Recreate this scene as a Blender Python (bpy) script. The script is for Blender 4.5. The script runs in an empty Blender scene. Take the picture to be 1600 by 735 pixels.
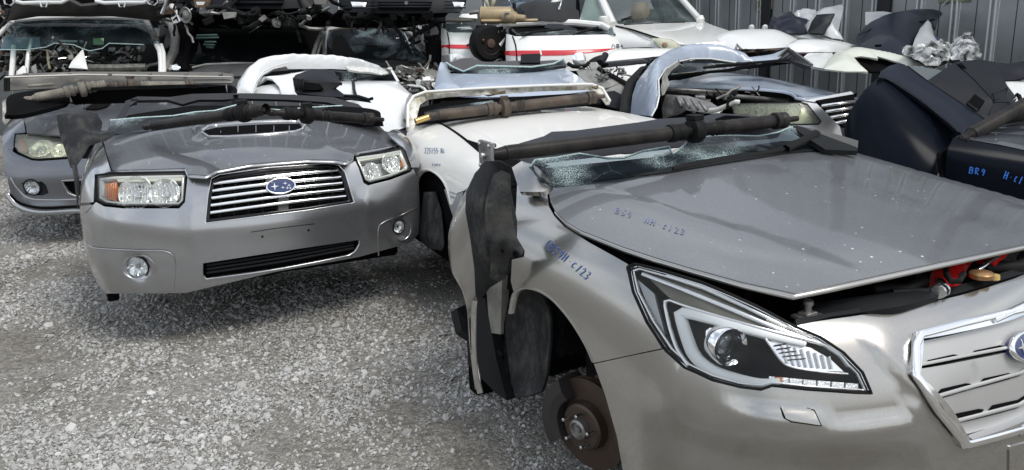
import bpy, bmesh, math, random
import numpy as np
from mathutils import Vector, Matrix
from mathutils.bvhtree import BVHTree
from mathutils.geometry import delaunay_2d_cdt
random.seed(7); rng=np.random.default_rng(7)
sc=bpy.context.scene; C=sc.collection
# ---------------------------------------------------------------- camera, sky, sun, exposure
FPX,PIT,ROL,CH=1270.0,math.radians(14.9),math.radians(-2.1),1.53
cd=bpy.data.cameras.new('camera'); cam=bpy.data.objects.new('camera',cd); C.objects.link(cam); sc.camera=cam
cd.sensor_width=36; cd.lens=FPX*36/1600; cd.clip_start=.05; cd.clip_end=500
cam.matrix_world=Matrix.Translation((0,0,CH))@Matrix.Rotation(math.pi/2-PIT,4,'X')@Matrix.Rotation(ROL,4,'Z')
SUN_EL,SUN_AZ=math.radians(55),math.radians(132)     # azimuth from +Y towards +X
w=bpy.data.worlds.new('World'); sc.world=w; w.use_nodes=True
nt=w.node_tree; bg=nt.nodes['Background']
sky=nt.nodes.new('ShaderNodeTexSky'); sky.sky_type='NISHITA'; sky.sun_disc=False
sky.sun_elevation=SUN_EL; sky.sun_rotation=SUN_AZ; sky.dust_density=3; sky.air_density=1.2
tc=nt.nodes.new('ShaderNodeTexCoord'); mp=nt.nodes.new('ShaderNodeMapping'); mp.inputs['Scale'].default_value=(1.2,1.2,3.5)
nz=nt.nodes.new('ShaderNodeTexNoise'); nz.inputs['Scale'].default_value=1.9; nz.inputs['Detail'].default_value=5; nz.inputs['Roughness'].default_value=.55
rp=nt.nodes.new('ShaderNodeValToRGB'); rp.color_ramp.elements[0].position=.30; rp.color_ramp.elements[0].color=(.35,.35,.35,1)
rp.color_ramp.elements[1].position=.66; rp.color_ramp.elements[1].color=(1,1,1,1)
cl=nt.nodes.new('ShaderNodeValToRGB'); cl.color_ramp.elements[0].position=.38; cl.color_ramp.elements[0].color=(4.6,5.0,5.6,1)
cl.color_ramp.elements[1].position=.7; cl.color_ramp.elements[1].color=(9.5,9.8,10.2,1)
mx=nt.nodes.new('ShaderNodeMix'); mx.data_type='RGBA'
nt.links.new(tc.outputs['Generated'],mp.inputs[0]); nt.links.new(mp.outputs[0],nz.inputs['Vector'])
nt.links.new(nz.outputs['Fac'],rp.inputs[0]); nt.links.new(nz.outputs['Fac'],cl.inputs[0])
nt.links.new(rp.outputs[0],mx.inputs[0]); nt.links.new(sky.outputs[0],mx.inputs[6]); nt.links.new(cl.outputs[0],mx.inputs[7])
nt.links.new(mx.outputs[2],bg.inputs[0]); bg.inputs[1].default_value=.1
sl=bpy.data.lights.new('sun','SUN'); sl.energy=1.35; sl.angle=math.radians(22); sl.color=(1,.97,.92)
so=bpy.data.objects.new('sun',sl); C.objects.link(so)
sd=Vector((math.sin(SUN_AZ)*math.cos(SUN_EL),math.cos(SUN_AZ)*math.cos(SUN_EL),math.sin(SUN_EL)))
so.rotation_euler=sd.to_track_quat('Z','Y').to_euler()
sc.view_settings.view_transform='Standard'; sc.view_settings.look='None'; sc.view_settings.exposure=.68; sc.view_settings.gamma=1
# ---------------------------------------------------------------- pixel rays
cp_,sp_=math.cos(PIT),math.sin(PIT); cr_,sr_=math.cos(-ROL),math.sin(-ROL)
def ray(px,py):
    x,y=px-800,py-367.5; x,y=cr_*x-sr_*y,sr_*x+cr_*y
    return np.array([x,FPX*cp_-y*sp_,-FPX*sp_-y*cp_])/FPX
CAM=np.array([0,0,CH])
class Frame:
    def __init__(s,x=0,y=0,yaw=0,z=0): s.t=np.array([x,y,z]); c,n=math.cos(yaw),math.sin(yaw); s.R=np.array([[c,n,0],[-n,c,0],[0,0,1]]); s.yaw=yaw
    def o(s): return s.R@(CAM-s.t)
    def d(s,px,py): return s.R@ray(px,py)
    def P(s,p):
        if len(p)==3 : return np.array(p,float)
        px,py,a,v=p; d=s.d(px,py); o=s.o()
        i='xyz'.index(a); return o+(v-o[i])/d[i]*d
WF=Frame()
# ---------------------------------------------------------------- spline surfaces
def sweights(t,K):
    # natural cubic spline cardinal weights, uniform knots 0..K-1
    A=np.zeros((K,K)); B=np.zeros((K,K)); A[0,0]=A[-1,-1]=1
    for i in range(1,K-1): A[i,i-1:i+2]=[1,4,1]; B[i,i-1:i+2]=[6,-12,6]
    M=np.linalg.solve(A,B); t=np.asarray(t,float); i=np.clip(np.floor(t).astype(int),0,K-2); a=t-i; b=1-a
    I=np.eye(K); W=b[:,None]*I[i]+a[:,None]*I[i+1]+(((b**3-b)/6)[:,None]*M[i]+((a**3-a)/6)[:,None]*M[i+1])
    return W
class Surf:
    def __init__(s,frame,rows,res=9,mods=()):
        s.f=frame; s.net=np.array([[frame.P(p) for p in r] for r in rows]); s.nv,s.nu=s.net.shape[:2]; s.mods=[]
        s.flip=1; s.U=(s.nu-1)*res+1; s.V=(s.nv-1)*res+1; s.res=res
        gu,gv=np.meshgrid(np.linspace(0,s.nu-1,s.U),np.linspace(0,s.nv-1,s.V)); s._guv=np.stack([gu.ravel(),gv.ravel()],1)
        s.build()
        c=s._guv[len(s._guv)//2][None]; p,n=s.at(c)
        mid=s.net.reshape(-1,3).mean(0); P,N=s.at(s._guv); dots=((frame.o()-P)*N).sum(1)
        if np.median(dots)<0: s.flip=-1
        du=np.linalg.norm(np.diff(s.net,axis=1),axis=2).mean(); dv=np.linalg.norm(np.diff(s.net,axis=0),axis=2).mean(); s.sc=np.array([du,dv])
        for m in mods: s.mod(**m)
    def raw(s,uv):
        u=np.clip(uv[:,0],0,s.nu-1);v=np.clip(uv[:,1],0,s.nv-1)
        return np.einsum('nu,nv,vud->nd',sweights(u,s.nu),sweights(v,s.nv),s.net)
    def basen(s,uv):
        e=.02; a=s.raw(uv+[e,0])-s.raw(uv-[e,0]); b=s.raw(uv+[0,e])-s.raw(uv-[0,e]); n=np.cross(a,b); return n/(np.linalg.norm(n,axis=1)[:,None]+1e-12)*s.flip
    def disp(s,uv,p):
        d=np.zeros(len(uv))
        for m in s.mods: d+=m(uv,p)
        return d
    def pos(s,uv):
        p=s.raw(uv)
        if s.mods: p=p+s.basen(uv)*s.disp(uv,p)[:,None]
        return p
    def at(s,uv,off=0):
        uv=np.asarray(uv,float); e=.02 if not s.mods else .008
        p=s.pos(uv); a=s.pos(uv+[e,0])-s.pos(uv-[e,0]); b=s.pos(uv+[0,e])-s.pos(uv-[0,e])
        n=np.cross(a,b); n/=np.linalg.norm(n,axis=1)[:,None]+1e-12; n*=s.flip
        return p+n*off,n
    def build(s):
        P=s.pos(s._guv); U=s.U; q=[]
        for j in range(s.V-1):
            for i in range(U-1):
                a=j*U+i; q+=[(a,a+1,a+U+1),(a,a+U+1,a+U)]
        s.tri=q; s.bp=P; s.bvh=BVHTree.FromPolygons([Vector(p) for p in P],q)
    def hit(s,px,py):
        d=s.f.d(px,py); o=s.f.o(); h=s.bvh.ray_cast(Vector(o),Vector(d))
        if h[0] is None:
            # nearest point of the surface to the ray
            v=s.bp-o; dn=d/np.linalg.norm(d); k=np.linalg.norm(v-(v@dn)[:,None]*dn,axis=1).argmin(); return s._guv[k]
        a,b,c=s.tri[h[2]]; A,B,Cc=s.bp[a],s.bp[b],s.bp[c]; p=np.array(h[0])
        M=np.stack([B-A,Cc-A],1); x=np.linalg.lstsq(M,p-A,rcond=None)[0]
        return s._guv[a]+x[0]*(s._guv[b]-s._guv[a])+x[1]*(s._guv[c]-s._guv[a])
    def hits(s,pts): return np.array([s.hit(*p) for p in pts])
    def mod(s,line,h,w,kind='ridge',px=True,side=1):
        """ridge: raised line; step: raised on one side of the line (px polyline)"""
        L=s.raw(s.hits(dens(line,6,False,True,80))) if px else np.array(line,float)
        seg=np.linalg.norm(np.diff(L,axis=0),axis=1); cum=np.concatenate([[0],np.cumsum(seg)]); tot=cum[-1]
        def f(uv,p):
            best=np.full(len(p),1e9); sg=np.ones(len(p)); arc=np.zeros(len(p)); nn=s.basen(uv) if kind=='step' else None
            for i,(a,b) in enumerate(zip(L[:-1],L[1:])):
                ab=b-a; t=np.clip(((p-a)@ab)/(ab@ab+1e-12),0,1); q=a+t[:,None]*ab; dd=np.linalg.norm(p-q,axis=1)
                m=dd<best; best[m]=dd[m]; arc[m]=cum[i]+t[m]*seg[i]
                if kind=='step':
                    cr=(np.cross(np.broadcast_to(ab,p.shape),p-a)*nn).sum(1); sg[m]=np.sign(cr[m])
            e=np.clip(np.minimum(arc,tot-arc)/min(.14,tot*.3),0,1); e=e*e*(3-2*e)
            if kind=='ridge': return h*np.exp(-(best/w)**2)*e
            x=np.clip(sg*side*best/w,-1,1); st=.5+.5*x*(1.5-.5*x*x)
            return h*st*np.exp(-(best/(w*5))**2)*e
        s.mods.append(f)
        return s
def dens(pts,step,closed=True,smooth=False,corner=48):
    P=[np.array(p,float) for p in pts]; n=len(P); out=[]
    def ang(i):
        a=P[i]-P[(i-1)%n]; b=P[(i+1)%n]-P[i]; c=a@b/(np.linalg.norm(a)*np.linalg.norm(b)+1e-12); return math.degrees(math.acos(max(-1,min(1,c))))
    cor=[(not smooth) or ang(i)>corner for i in range(n)]
    if not closed: cor[0]=cor[-1]=True
    for i in range(n if closed else n-1):
        p1,p2=P[i],P[(i+1)%n]; k=max(1,int(np.linalg.norm(p2-p1)/step))
        p0=P[(i-1)%n] if not cor[i] else p1-(p2-p1); p3=P[(i+2)%n] if not cor[(i+1)%n] else p2+(p2-p1)
        for j in range(k):
            t=j/k
            if smooth: out.append(.5*((2*p1)+(-p0+p2)*t+(2*p0-5*p1+4*p2-p3)*t*t+(-p0+3*p1-3*p2+p3)*t**3))
            else: out.append(p1+(p2-p1)*t)
    if not closed: out.append(P[-1])
    return out
# ---------------------------------------------------------------- mesh building
def link(name,me,mat,parent=None):
    o=bpy.data.objects.new(name,me); C.objects.link(o)
    for m in (mat if isinstance(mat,(list,tuple)) else [mat]): me.materials.append(m)
    if parent: o.parent=parent
    return o
def mesh_np(name,V,F,N=None,smooth=True):
    me=bpy.data.meshes.new(name); me.from_pydata([tuple(v) for v in V],[],[tuple(int(i) for i in f) for f in F]); me.update()
    me.polygons.foreach_set('use_smooth',[smooth]*len(me.polygons))
    if N is not None: me.normals_split_custom_set_from_vertices([tuple(n) for n in N])
    return me
def wmat(o):
    m=o.matrix_basis.copy()
    return wmat(o.parent)@o.matrix_parent_inverse@m if o.parent else m
def PX(o,par):
    """parent a part whose mesh is in world coordinates"""
    o.parent=par; o.matrix_parent_inverse=wmat(par).inverted(); return o
def thing(name,frame,label,cat,group=None):
    o=bpy.data.objects.new(name,None); C.objects.link(o); o.empty_display_size=.2
    if frame is not None: o.location=frame.t; o.rotation_euler=(0,0,frame.yaw)
    o['label']=label; o['category']=cat
    if group: o['group']=group
    return o
def tag(o,label,cat,group=None,kind=None):
    if label: o['label']=label
    if cat: o['category']=cat
    if group: o['group']=group
    if kind: o['kind']=kind
    return o
def inside(P,poly):
    x,y=P[:,0],P[:,1]; r=np.zeros(len(P),bool); n=len(poly)
    for i in range(n):
        x1,y1=poly[i];x2,y2=poly[(i+1)%n]
        if y1==y2: continue
        c=((y1>y)!=(y2>y))&(x<(x2-x1)*(y-y1)/(y2-y1)+x1); r^=c
    return r
def fill(loops,step):
    """constrained triangulation of loops (outer + holes) in 2D; returns pts, tris, boundary index loops"""
    pts=[];edges=[];idx=[]
    for L in loops:
        b=len(pts); n=len(L); pts+=[Vector(p) for p in L]; edges+=[(b+i,b+(i+1)%n) for i in range(n)]; idx.append(range(b,b+n))
    lo=np.min(loops[0],0);hi=np.max(loops[0],0); nx=max(2,int((hi[0]-lo[0])/step));ny=max(2,int((hi[1]-lo[1])/step))
    if nx*ny>14000: k=math.sqrt(nx*ny/14000); nx=int(nx/k);ny=int(ny/k)
    gx,gy=np.meshgrid(np.linspace(lo[0],hi[0],nx+1),np.linspace(lo[1],hi[1],ny+1)); G=np.stack([gx.ravel(),gy.ravel()],1)
    m=inside(G,loops[0])
    for h in loops[1:]: m&=~inside(G,h)
    G=G[m]
    if len(G):
        B=np.concatenate([np.array(l) for l in loops]); keep=[]
        for k in range(0,len(G),500):
            g=G[k:k+500]; keep.append((np.linalg.norm(g[:,None]-B[None],axis=2).min(1)>step*.35))
        G=G[np.concatenate(keep)]
    pts+=[Vector(p) for p in G]
    r=delaunay_2d_cdt(pts,edges,[],0,1e-7)
    V=np.array([tuple(p) for p in r[0]]); T=np.array(r[2]) if r[2] else np.zeros((0,3),int)
    orig={}
    for k,o in enumerate(r[3]):
        for q in o: orig[q]=k
    if len(T):
        c=V[T].mean(1); m=inside(c,loops[0])
        for h in loops[1:]: m&=~inside(c,h)
        T=T[m]
    return V,T,[[orig.get(i,i) for i in l] for l in idx]
def shell(name,V3,N,T,bl,thick,mat,parent,flipwind=False):
    V=list(V3);NN=list(N);F=[tuple(t) for t in T]
    if thick>0:
        V3=np.array(V3)
        for l in bl:
            n=len(l); P=V3[l]; tn=np.roll(P,-1,0)-np.roll(P,1,0); out=np.cross(tn,N[l]); out/=np.linalg.norm(out,axis=1)[:,None]+1e-9
            # orient outwards: away from loop's triangles handled by winding sign
            a=len(V)
            V+=list(P);V+=list(P-N[l]*thick)
            NN+=list(out*1.0);NN+=list(out)
            for i in range(n):
                j=(i+1)%n; F.append((a+i,a+j,a+n+j,a+n+i))
    V=np.array(V);NN=np.array(NN);FF=[]
    for f in F:
        n=np.cross(V[f[1]]-V[f[0]],V[f[2]]-V[f[0]]); FF.append(f if n@NN[f[0]]>=0 else f[::-1])
    me=mesh_np(name,V,FF,NN); return link(name,me,mat,parent)
def signed_area(L):
    L=np.array(L); x,y=L[:,0],L[:,1]; return .5*np.sum(x*np.roll(y,-1)-y*np.roll(x,-1))
def panel(name,S,outline,mat,parent,holes=(),off=0,thick=.006,step=.03,uv=False,smooth=True,pstep=7,xmirror=False,edge=True):
    """piece of a curved surface, its outline traced and dropped onto the surface"""
    loops=[]
    for k,L in enumerate([outline]+list(holes)):
        if uv: Q=np.array(dens(L,.12 if edge else .3,True,False))
        else: Q=S.hits(dens(L,pstep,True,smooth))
        Q=Q*S.sc
        # drop duplicates
        R=[Q[0]]
        for q in Q[1:]:
            if np.linalg.norm(q-R[-1])>.0015: R.append(q)
        if np.linalg.norm(R[0]-R[-1])<.0015: R.pop()
        if (signed_area(R)>0)!=(k==0): R=R[::-1]
        loops.append(np.array(R))
    V,T,bl=fill(loops,step); uvv=V/S.sc; P,N=S.at(uvv,off)
    if xmirror: P=P*[-1,1,1];N=N*[-1,1,1]
    return shell(name,P,N,T,[list(l) for l in bl],thick,mat,parent)
def full(S,m=0): return [(m,m),(S.nu-1-m,m),(S.nu-1-m,S.nv-1-m),(m,S.nv-1-m)]
def ribbon(name,S,pts,width,mat,parent,off=.003,thick=.004,smooth=True,closed=False,pstep=6,xmirror=False,taper=None):
    """strip lying on a surface along a traced line"""
    Q=S.hits(dens(pts,pstep,closed,smooth)); P,N=S.at(Q,off); n=len(P)
    tn=(np.roll(P,-1,0)-np.roll(P,1,0)) if closed else np.gradient(P,axis=0)
    sd_=np.cross(N,tn); sd_/=np.linalg.norm(sd_,axis=1)[:,None]+1e-9
    wv=np.full(n,width/2) if taper is None else width/2*np.interp(np.linspace(0,1,n),np.linspace(0,1,len(taper)),taper)
    prof=[(-1,-thick,-1,0),(-1,-.0*thick,-.6,.8),(-.55,.25*thick,-.2,1),(.55,.25*thick,.2,1),(1,0,.6,.8),(1,-thick,1,0)]
    V=[];NN=[]
    for a,b,c,d in prof: V.append(P+sd_*(wv*a)[:,None]+N*b); NN.append(sd_*c+N*d)
    V=np.array(V).transpose(1,0,2).reshape(-1,3);NN=np.array(NN).transpose(1,0,2).reshape(-1,3);NN/=np.linalg.norm(NN,axis=1)[:,None]
    k=len(prof);F=[]
    for i in range(n if closed else n-1):
        for j in range(k-1): a=i*k+j;b=((i+1)%n)*k+j; F.append((a,b,b+1,a+1))
    if not closed: F+=[tuple(range(k)),tuple(range((n-1)*k,n*k))]
    if xmirror: V=V*[-1,1,1];NN=NN*[-1,1,1]
    FF=[]
    for f in F:
        c=np.cross(V[f[1]]-V[f[0]],V[f[2]]-V[f[0]]); FF.append(f if c@NN[f[1]]>=0 else f[::-1])
    return link(name,mesh_np(name,V,FF,NN),mat,parent)
class MB:
    def __init__(s): s.v=[];s.f=[];s.sm=[]
    def add(s,V,F,smooth=False):
        b=len(s.v); s.v+=[tuple(v) for v in V]; s.f+=[tuple(b+i for i in f) for f in F]; s.sm+=[smooth]*len(F); return s
    def box(s,c,d,rot=None,bev=.12):
        c=np.array(c,float);d=np.array(d,float)/2; bm=bmesh.new(); bmesh.ops.create_cube(bm,size=2)
        bmesh.ops.scale(bm,vec=Vector(d),verts=bm.verts)
        if bev>0: bmesh.ops.bevel(bm,geom=bm.edges,offset=min(d)*2*bev,segments=1,affect='EDGES')
        M=np.array(rot) if rot is not None else np.eye(3); bm.verts.ensure_lookup_table()
        V=[M@np.array(v.co)+c for v in bm.verts]; F=[[v.index for v in f.verts] for f in bm.faces]; bm.free(); return s.add(V,F)
    def rings(s,R,cap=True,closed=False,smooth=True):
        n=len(R[0]); V=[p for r in R for p in r]; F=[]
        for i in range(len(R)-1):
            for j in range(n): a=i*n+j;b=i*n+(j+1)%n; F.append((a,b,b+n,a+n))
        if cap: F+=[tuple(range(n))[::-1],tuple(range((len(R)-1)*n,len(R)*n))]
        return s.add(V,F,smooth)
    def tube(s,path,r,n=12,cap=True,smooth=True):
        P=np.array(path,float); r=np.broadcast_to(r,len(P)); T=np.gradient(P,axis=0); T/=np.linalg.norm(T,axis=1)[:,None]+1e-9
        up=np.array([0,0,1.]) if abs(T[0][2])<.9 else np.array([1.,0,0]); R=[]
        for p,t,q in zip(P,T,r):
            a=np.cross(t,up); a/=np.linalg.norm(a)+1e-9; b=np.cross(a,t); R.append([p+q*(math.cos(x)*a+math.sin(x)*b) for x in np.arange(n)*2*math.pi/n])
        return s.rings(R,cap,smooth=smooth)
    def lathe(s,c,axis,prof,n=24,smooth=True,cap=True):
        """prof: (distance along axis, radius)"""
        c=np.array(c,float);t=np.array(axis,float);t/=np.linalg.norm(t); up=np.array([0,0,1.]) if abs(t[2])<.9 else np.array([1.,0,0])
        a=np.cross(t,up);a/=np.linalg.norm(a);b=np.cross(a,t)
        return s.rings([[c+t*h+max(r,1e-4)*(math.cos(x)*a+math.sin(x)*b) for x in np.arange(n)*2*math.pi/n] for h,r in prof],cap,smooth=smooth)
    def poly(s,pts,thick,nrm=None):
        """flat polygon with thickness"""
        P=np.array(pts,float); 
        if nrm is None: nrm=np.cross(P[1]-P[0],P[2]-P[0]); 
        nrm=np.array(nrm,float); nrm/=np.linalg.norm(nrm); n=len(P); F=[tuple(range(n)),tuple(range(n,2*n))[::-1]]+[(i,(i+1)%n,n+(i+1)%n,n+i) for i in range(n)]
        return s.add(list(P)+list(P-nrm*thick),F)
    def build(s,name,mat,parent=None,auto=35):
        me=bpy.data.meshes.new(name); me.from_pydata(s.v,[],s.f); me.update()
        bm=bmesh.new(); bm.from_mesh(me); bmesh.ops.recalc_face_normals(bm,faces=bm.faces)
        for e in bm.edges:
            if len(e.link_faces)==2 and e.calc_face_angle(0)>math.radians(auto): e.smooth=False
        bm.to_mesh(me); bm.free(); me.polygons.foreach_set('use_smooth',s.sm if len(s.sm)==len(me.polygons) else [True]*len(me.polygons))
        return link(name,me,mat,parent)
def sheet(name,frame,pts,mat,parent,bulge=0,thick=.004,step=.03,noise=0,nscale=6,holes=(),smooth=True,bdir=None,pstep=.03,crumple=0):
    """free-form sheet: boundary points in 3D, inside filled smoothly and bulged"""
    from mathutils import noise as mn
    P=[frame.P(p) for p in pts]; P=np.array(dens(P,pstep,True,smooth)); c=P.mean(0)
    u,sv,vt=np.linalg.svd(P-c); A=vt[:2]; nrm=vt[2]; 
    if nrm@(frame.o()-c)<0: nrm=-nrm
    L=(P-c)@A.T
    R=[0]
    for i in range(1,len(L)):
        if np.linalg.norm(L[i]-L[R[-1]])>.002: R.append(i)
    P=P[R];L=L[R]
    if signed_area(L)<0: P=P[::-1];L=L[::-1]
    loops=[L]; HB=[]
    for h in holes:
        H=np.array(dens([frame.P(p) for p in h],pstep,True,smooth)); l=(H-c)@A.T
        if signed_area(l)>0: H=H[::-1];l=l[::-1]
        loops.append(l);HB.append(H)
    V,T,bl=fill(loops,step); B=np.concatenate([P]+HB); BL=np.concatenate(loops)
    d2=((V[:,None]-BL[None])**2).sum(2)+1e-9; W=1/d2**1.5; W/=W.sum(1)[:,None]; H=W@((B-c)@nrm)
    dm=np.sqrt(((V[:,None]-L[None])**2).sum(2).min(1)); mxd=dm.max()+1e-9
    H=H+bulge*(1-(1-dm/mxd)**2)
    if noise:
        H=H+np.array([noise*mn.noise(Vector((p[0]*nscale,p[1]*nscale,1.7))) for p in V])*np.clip(dm/mxd*2,.25,1)
    Q=c+V@A+H[:,None]*nrm
    for k,l in enumerate(bl[0]): 
        if k<len(P): Q[l]=P[k]
    # normals from triangles
    N=np.zeros_like(Q); n=np.cross(Q[T[:,1]]-Q[T[:,0]],Q[T[:,2]]-Q[T[:,0]]); s_=np.sign(n@nrm); n*=s_[:,None]
    for k in range(3): np.add.at(N,T[:,k],n)
    N/=np.linalg.norm(N,axis=1)[:,None]+1e-12
    return shell(name,Q,N,T,[list(l) for l in bl],thick,mat,parent)
def plane_surf(frame,pts4,nu=4,nv=4,bulge=0):
    """surface through four corners (TL,TR,BR,BL)"""
    a,b,c,d=[frame.P(p) for p in pts4]; n=np.cross(b-a,d-a); n/=np.linalg.norm(n); n*=(1 if n@(frame.o()-a)>0 else -1)
    return Surf(frame,[[ (a*(1-i/(nu-1))+b*i/(nu-1))*(1-j/(nv-1))+(d*(1-i/(nu-1))+c*i/(nu-1))*j/(nv-1)+n*bulge*math.sin(math.pi*i/(nu-1))*math.sin(math.pi*j/(nv-1)) for i in range(nu)] for j in range(nv)])
# ---------------------------------------------------------------- materials
def M(name,col,rough=.5,metal=0,coat=0,bump=0,bscale=60,var=0,vscale=4,col2=None,spec=.5,dust=0,dustcol=(.32,.31,.29),specks=0,speckscale=45,flake=0,alpha=1,trans=0,emis=None,scr=0):
    m=bpy.data.materials.new(name); m.use_nodes=True; n=m.node_tree; b=n.nodes['Principled BSDF']; L=n.links.new
    b.inputs['Roughness'].default_value=rough; b.inputs['Metallic'].default_value=metal; b.inputs['Coat Weight'].default_value=coat; b.inputs['Coat Roughness'].default_value=.06
    b.inputs['Specular IOR Level'].default_value=spec; b.inputs['Transmission Weight'].default_value=trans
    tc=n.nodes.new('ShaderNodeTexCoord'); src=tc.outputs['Object']
    def noise(s,d=4,r=.6,off=0):
        q=n.nodes.new('ShaderNodeTexNoise'); q.inputs['Scale'].default_value=s; q.inputs['Detail'].default_value=d; q.inputs['Roughness'].default_value=r
        if off:
            mm=n.nodes.new('ShaderNodeMapping'); mm.inputs['Location'].default_value=(off,off*.7,-off); L(src,mm.inputs[0]); L(mm.outputs[0],q.inputs['Vector'])
        else: L(src,q.inputs['Vector'])
        return q.outputs['Fac']
    def ramp(f,a,b_,lo=0,hi=1):
        r=n.nodes.new('ShaderNodeMapRange'); r.inputs[1].default_value=a;r.inputs[2].default_value=b_;r.inputs[3].default_value=lo;r.inputs[4].default_value=hi; r.interpolation_type='SMOOTHSTEP' if False else 'LINEAR'; L(f,r.inputs[0]); return r.outputs[0]
    def mix(f,c1,c2):
        x=n.nodes.new('ShaderNodeMix'); x.data_type='RGBA'
        if isinstance(f,(int,float)): x.inputs[0].default_value=f
        else: L(f,x.inputs[0])
        for k,c in ((6,c1),(7,c2)):
            if isinstance(c,tuple): x.inputs[k].default_value=(*c[:3],1)
            else: L(c,x.inputs[k])
        return x.outputs[2]
    cur=tuple(col); rr=None
    if var: cur=mix(ramp(noise(vscale),.35,.68),cur,tuple(col2) if col2 else tuple(c*(1-var) for c in col))
    mt=None
    if dust:
        f=ramp(noise(3.1,7,.68,3.3),.36,.75,0.15*dust,dust); cur=mix(f,cur,dustcol)
        rr=n.nodes.new('ShaderNodeMath'); rr.operation='MULTIPLY_ADD'; L(f,rr.inputs[0]); rr.inputs[1].default_value=.55; rr.inputs[2].default_value=rough
        if coat:
            c=n.nodes.new('ShaderNodeMath'); c.operation='MULTIPLY_ADD'; L(f,c.inputs[0]); c.inputs[1].default_value=.15; c.inputs[2].default_value=.03; L(c.outputs[0],b.inputs['Coat Roughness'])
    if specks:
        v=n.nodes.new('ShaderNodeTexVoronoi'); v.inputs['Scale'].default_value=speckscale; L(src,v.inputs['Vector'])
        lt=n.nodes.new('ShaderNodeMath'); lt.operation='LESS_THAN'; L(v.outputs['Distance'],lt.inputs[0]); 
        sp=n.nodes.new('ShaderNodeSeparateColor'); L(v.outputs['Color'],sp.inputs[0]); mr=ramp(sp.outputs[0],1-specks,1,.02,.17); L(mr,lt.inputs[1])
        v3=n.nodes.new('ShaderNodeTexVoronoi'); v3.inputs['Scale'].default_value=speckscale*3.3; L(src,v3.inputs['Vector']); s3=n.nodes.new('ShaderNodeSeparateColor'); L(v3.outputs['Color'],s3.inputs[0]); l3=n.nodes.new('ShaderNodeMath'); l3.operation='LESS_THAN'; L(v3.outputs['Distance'],l3.inputs[0]); L(ramp(s3.outputs[1],.86,1,0,.3),l3.inputs[1]); cur=mix(ramp(l3.outputs[0],0,1,0,.35),cur,(.5,.5,.48))
        msk=ramp(noise(2.3,3,.6,9.1),.40,.5); mu=n.nodes.new('ShaderNodeMath'); mu.operation='MULTIPLY'; L(lt.outputs[0],mu.inputs[0]); L(msk,mu.inputs[1])
        cur=mix(mu.outputs[0],cur,(.62,.62,.6)); b.inputs['Metallic'].default_value=metal
        if metal:
            mm=n.nodes.new('ShaderNodeMath'); mm.operation='MULTIPLY_ADD'; L(mu.outputs[0],mm.inputs[0]); mm.inputs[1].default_value=-metal; mm.inputs[2].default_value=metal; L(mm.outputs[0],b.inputs['Metallic'])
    if flake:
        v=n.nodes.new('ShaderNodeTexVoronoi'); v.inputs['Scale'].default_value=700; L(src,v.inputs['Vector']); sp=n.nodes.new('ShaderNodeSeparateColor'); L(v.outputs['Color'],sp.inputs[0])
        g=ramp(sp.outputs[1],0,1,1-flake,1+flake); x=n.nodes.new('ShaderNodeVectorMath'); x.operation='SCALE'
        if isinstance(cur,tuple): x.inputs[0].default_value=cur
        else: L(cur,x.inputs[0])
        L(g,x.inputs[3]); cur=x.outputs[0]
    if scr:
        q=n.nodes.new('ShaderNodeTexNoise'); q.inputs['Scale'].default_value=9; q.inputs['Detail'].default_value=8; q.inputs['Roughness'].default_value=.75
        mm=n.nodes.new('ShaderNodeMapping'); mm.inputs['Scale'].default_value=(1,1,.35); mm.inputs['Rotation'].default_value=(.3,.5,.2); L(src,mm.inputs[0]); L(mm.outputs[0],q.inputs['Vector'])
        cur=mix(ramp(q.outputs['Fac'],.5,.72,0,scr),cur,dustcol)
    if isinstance(cur,tuple): b.inputs['Base Color'].default_value=(*cur,1)
    else: L(cur,b.inputs['Base Color'])
    if rr: L(rr.outputs[0],b.inputs['Roughness'])
    if bump:
        bp=n.nodes.new('ShaderNodeBump'); bp.inputs['Strength'].default_value=bump; bp.inputs['Distance'].default_value=.004; L(noise(bscale,6,.65,1.3),bp.inputs['Height']); L(bp.outputs[0],b.inputs['Normal'])
    if emis: b.inputs['Emission Color'].default_value=(*emis[:3],1); b.inputs['Emission Strength'].default_value=emis[3]
    b.inputs['Alpha'].default_value=alpha
    return m
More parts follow.
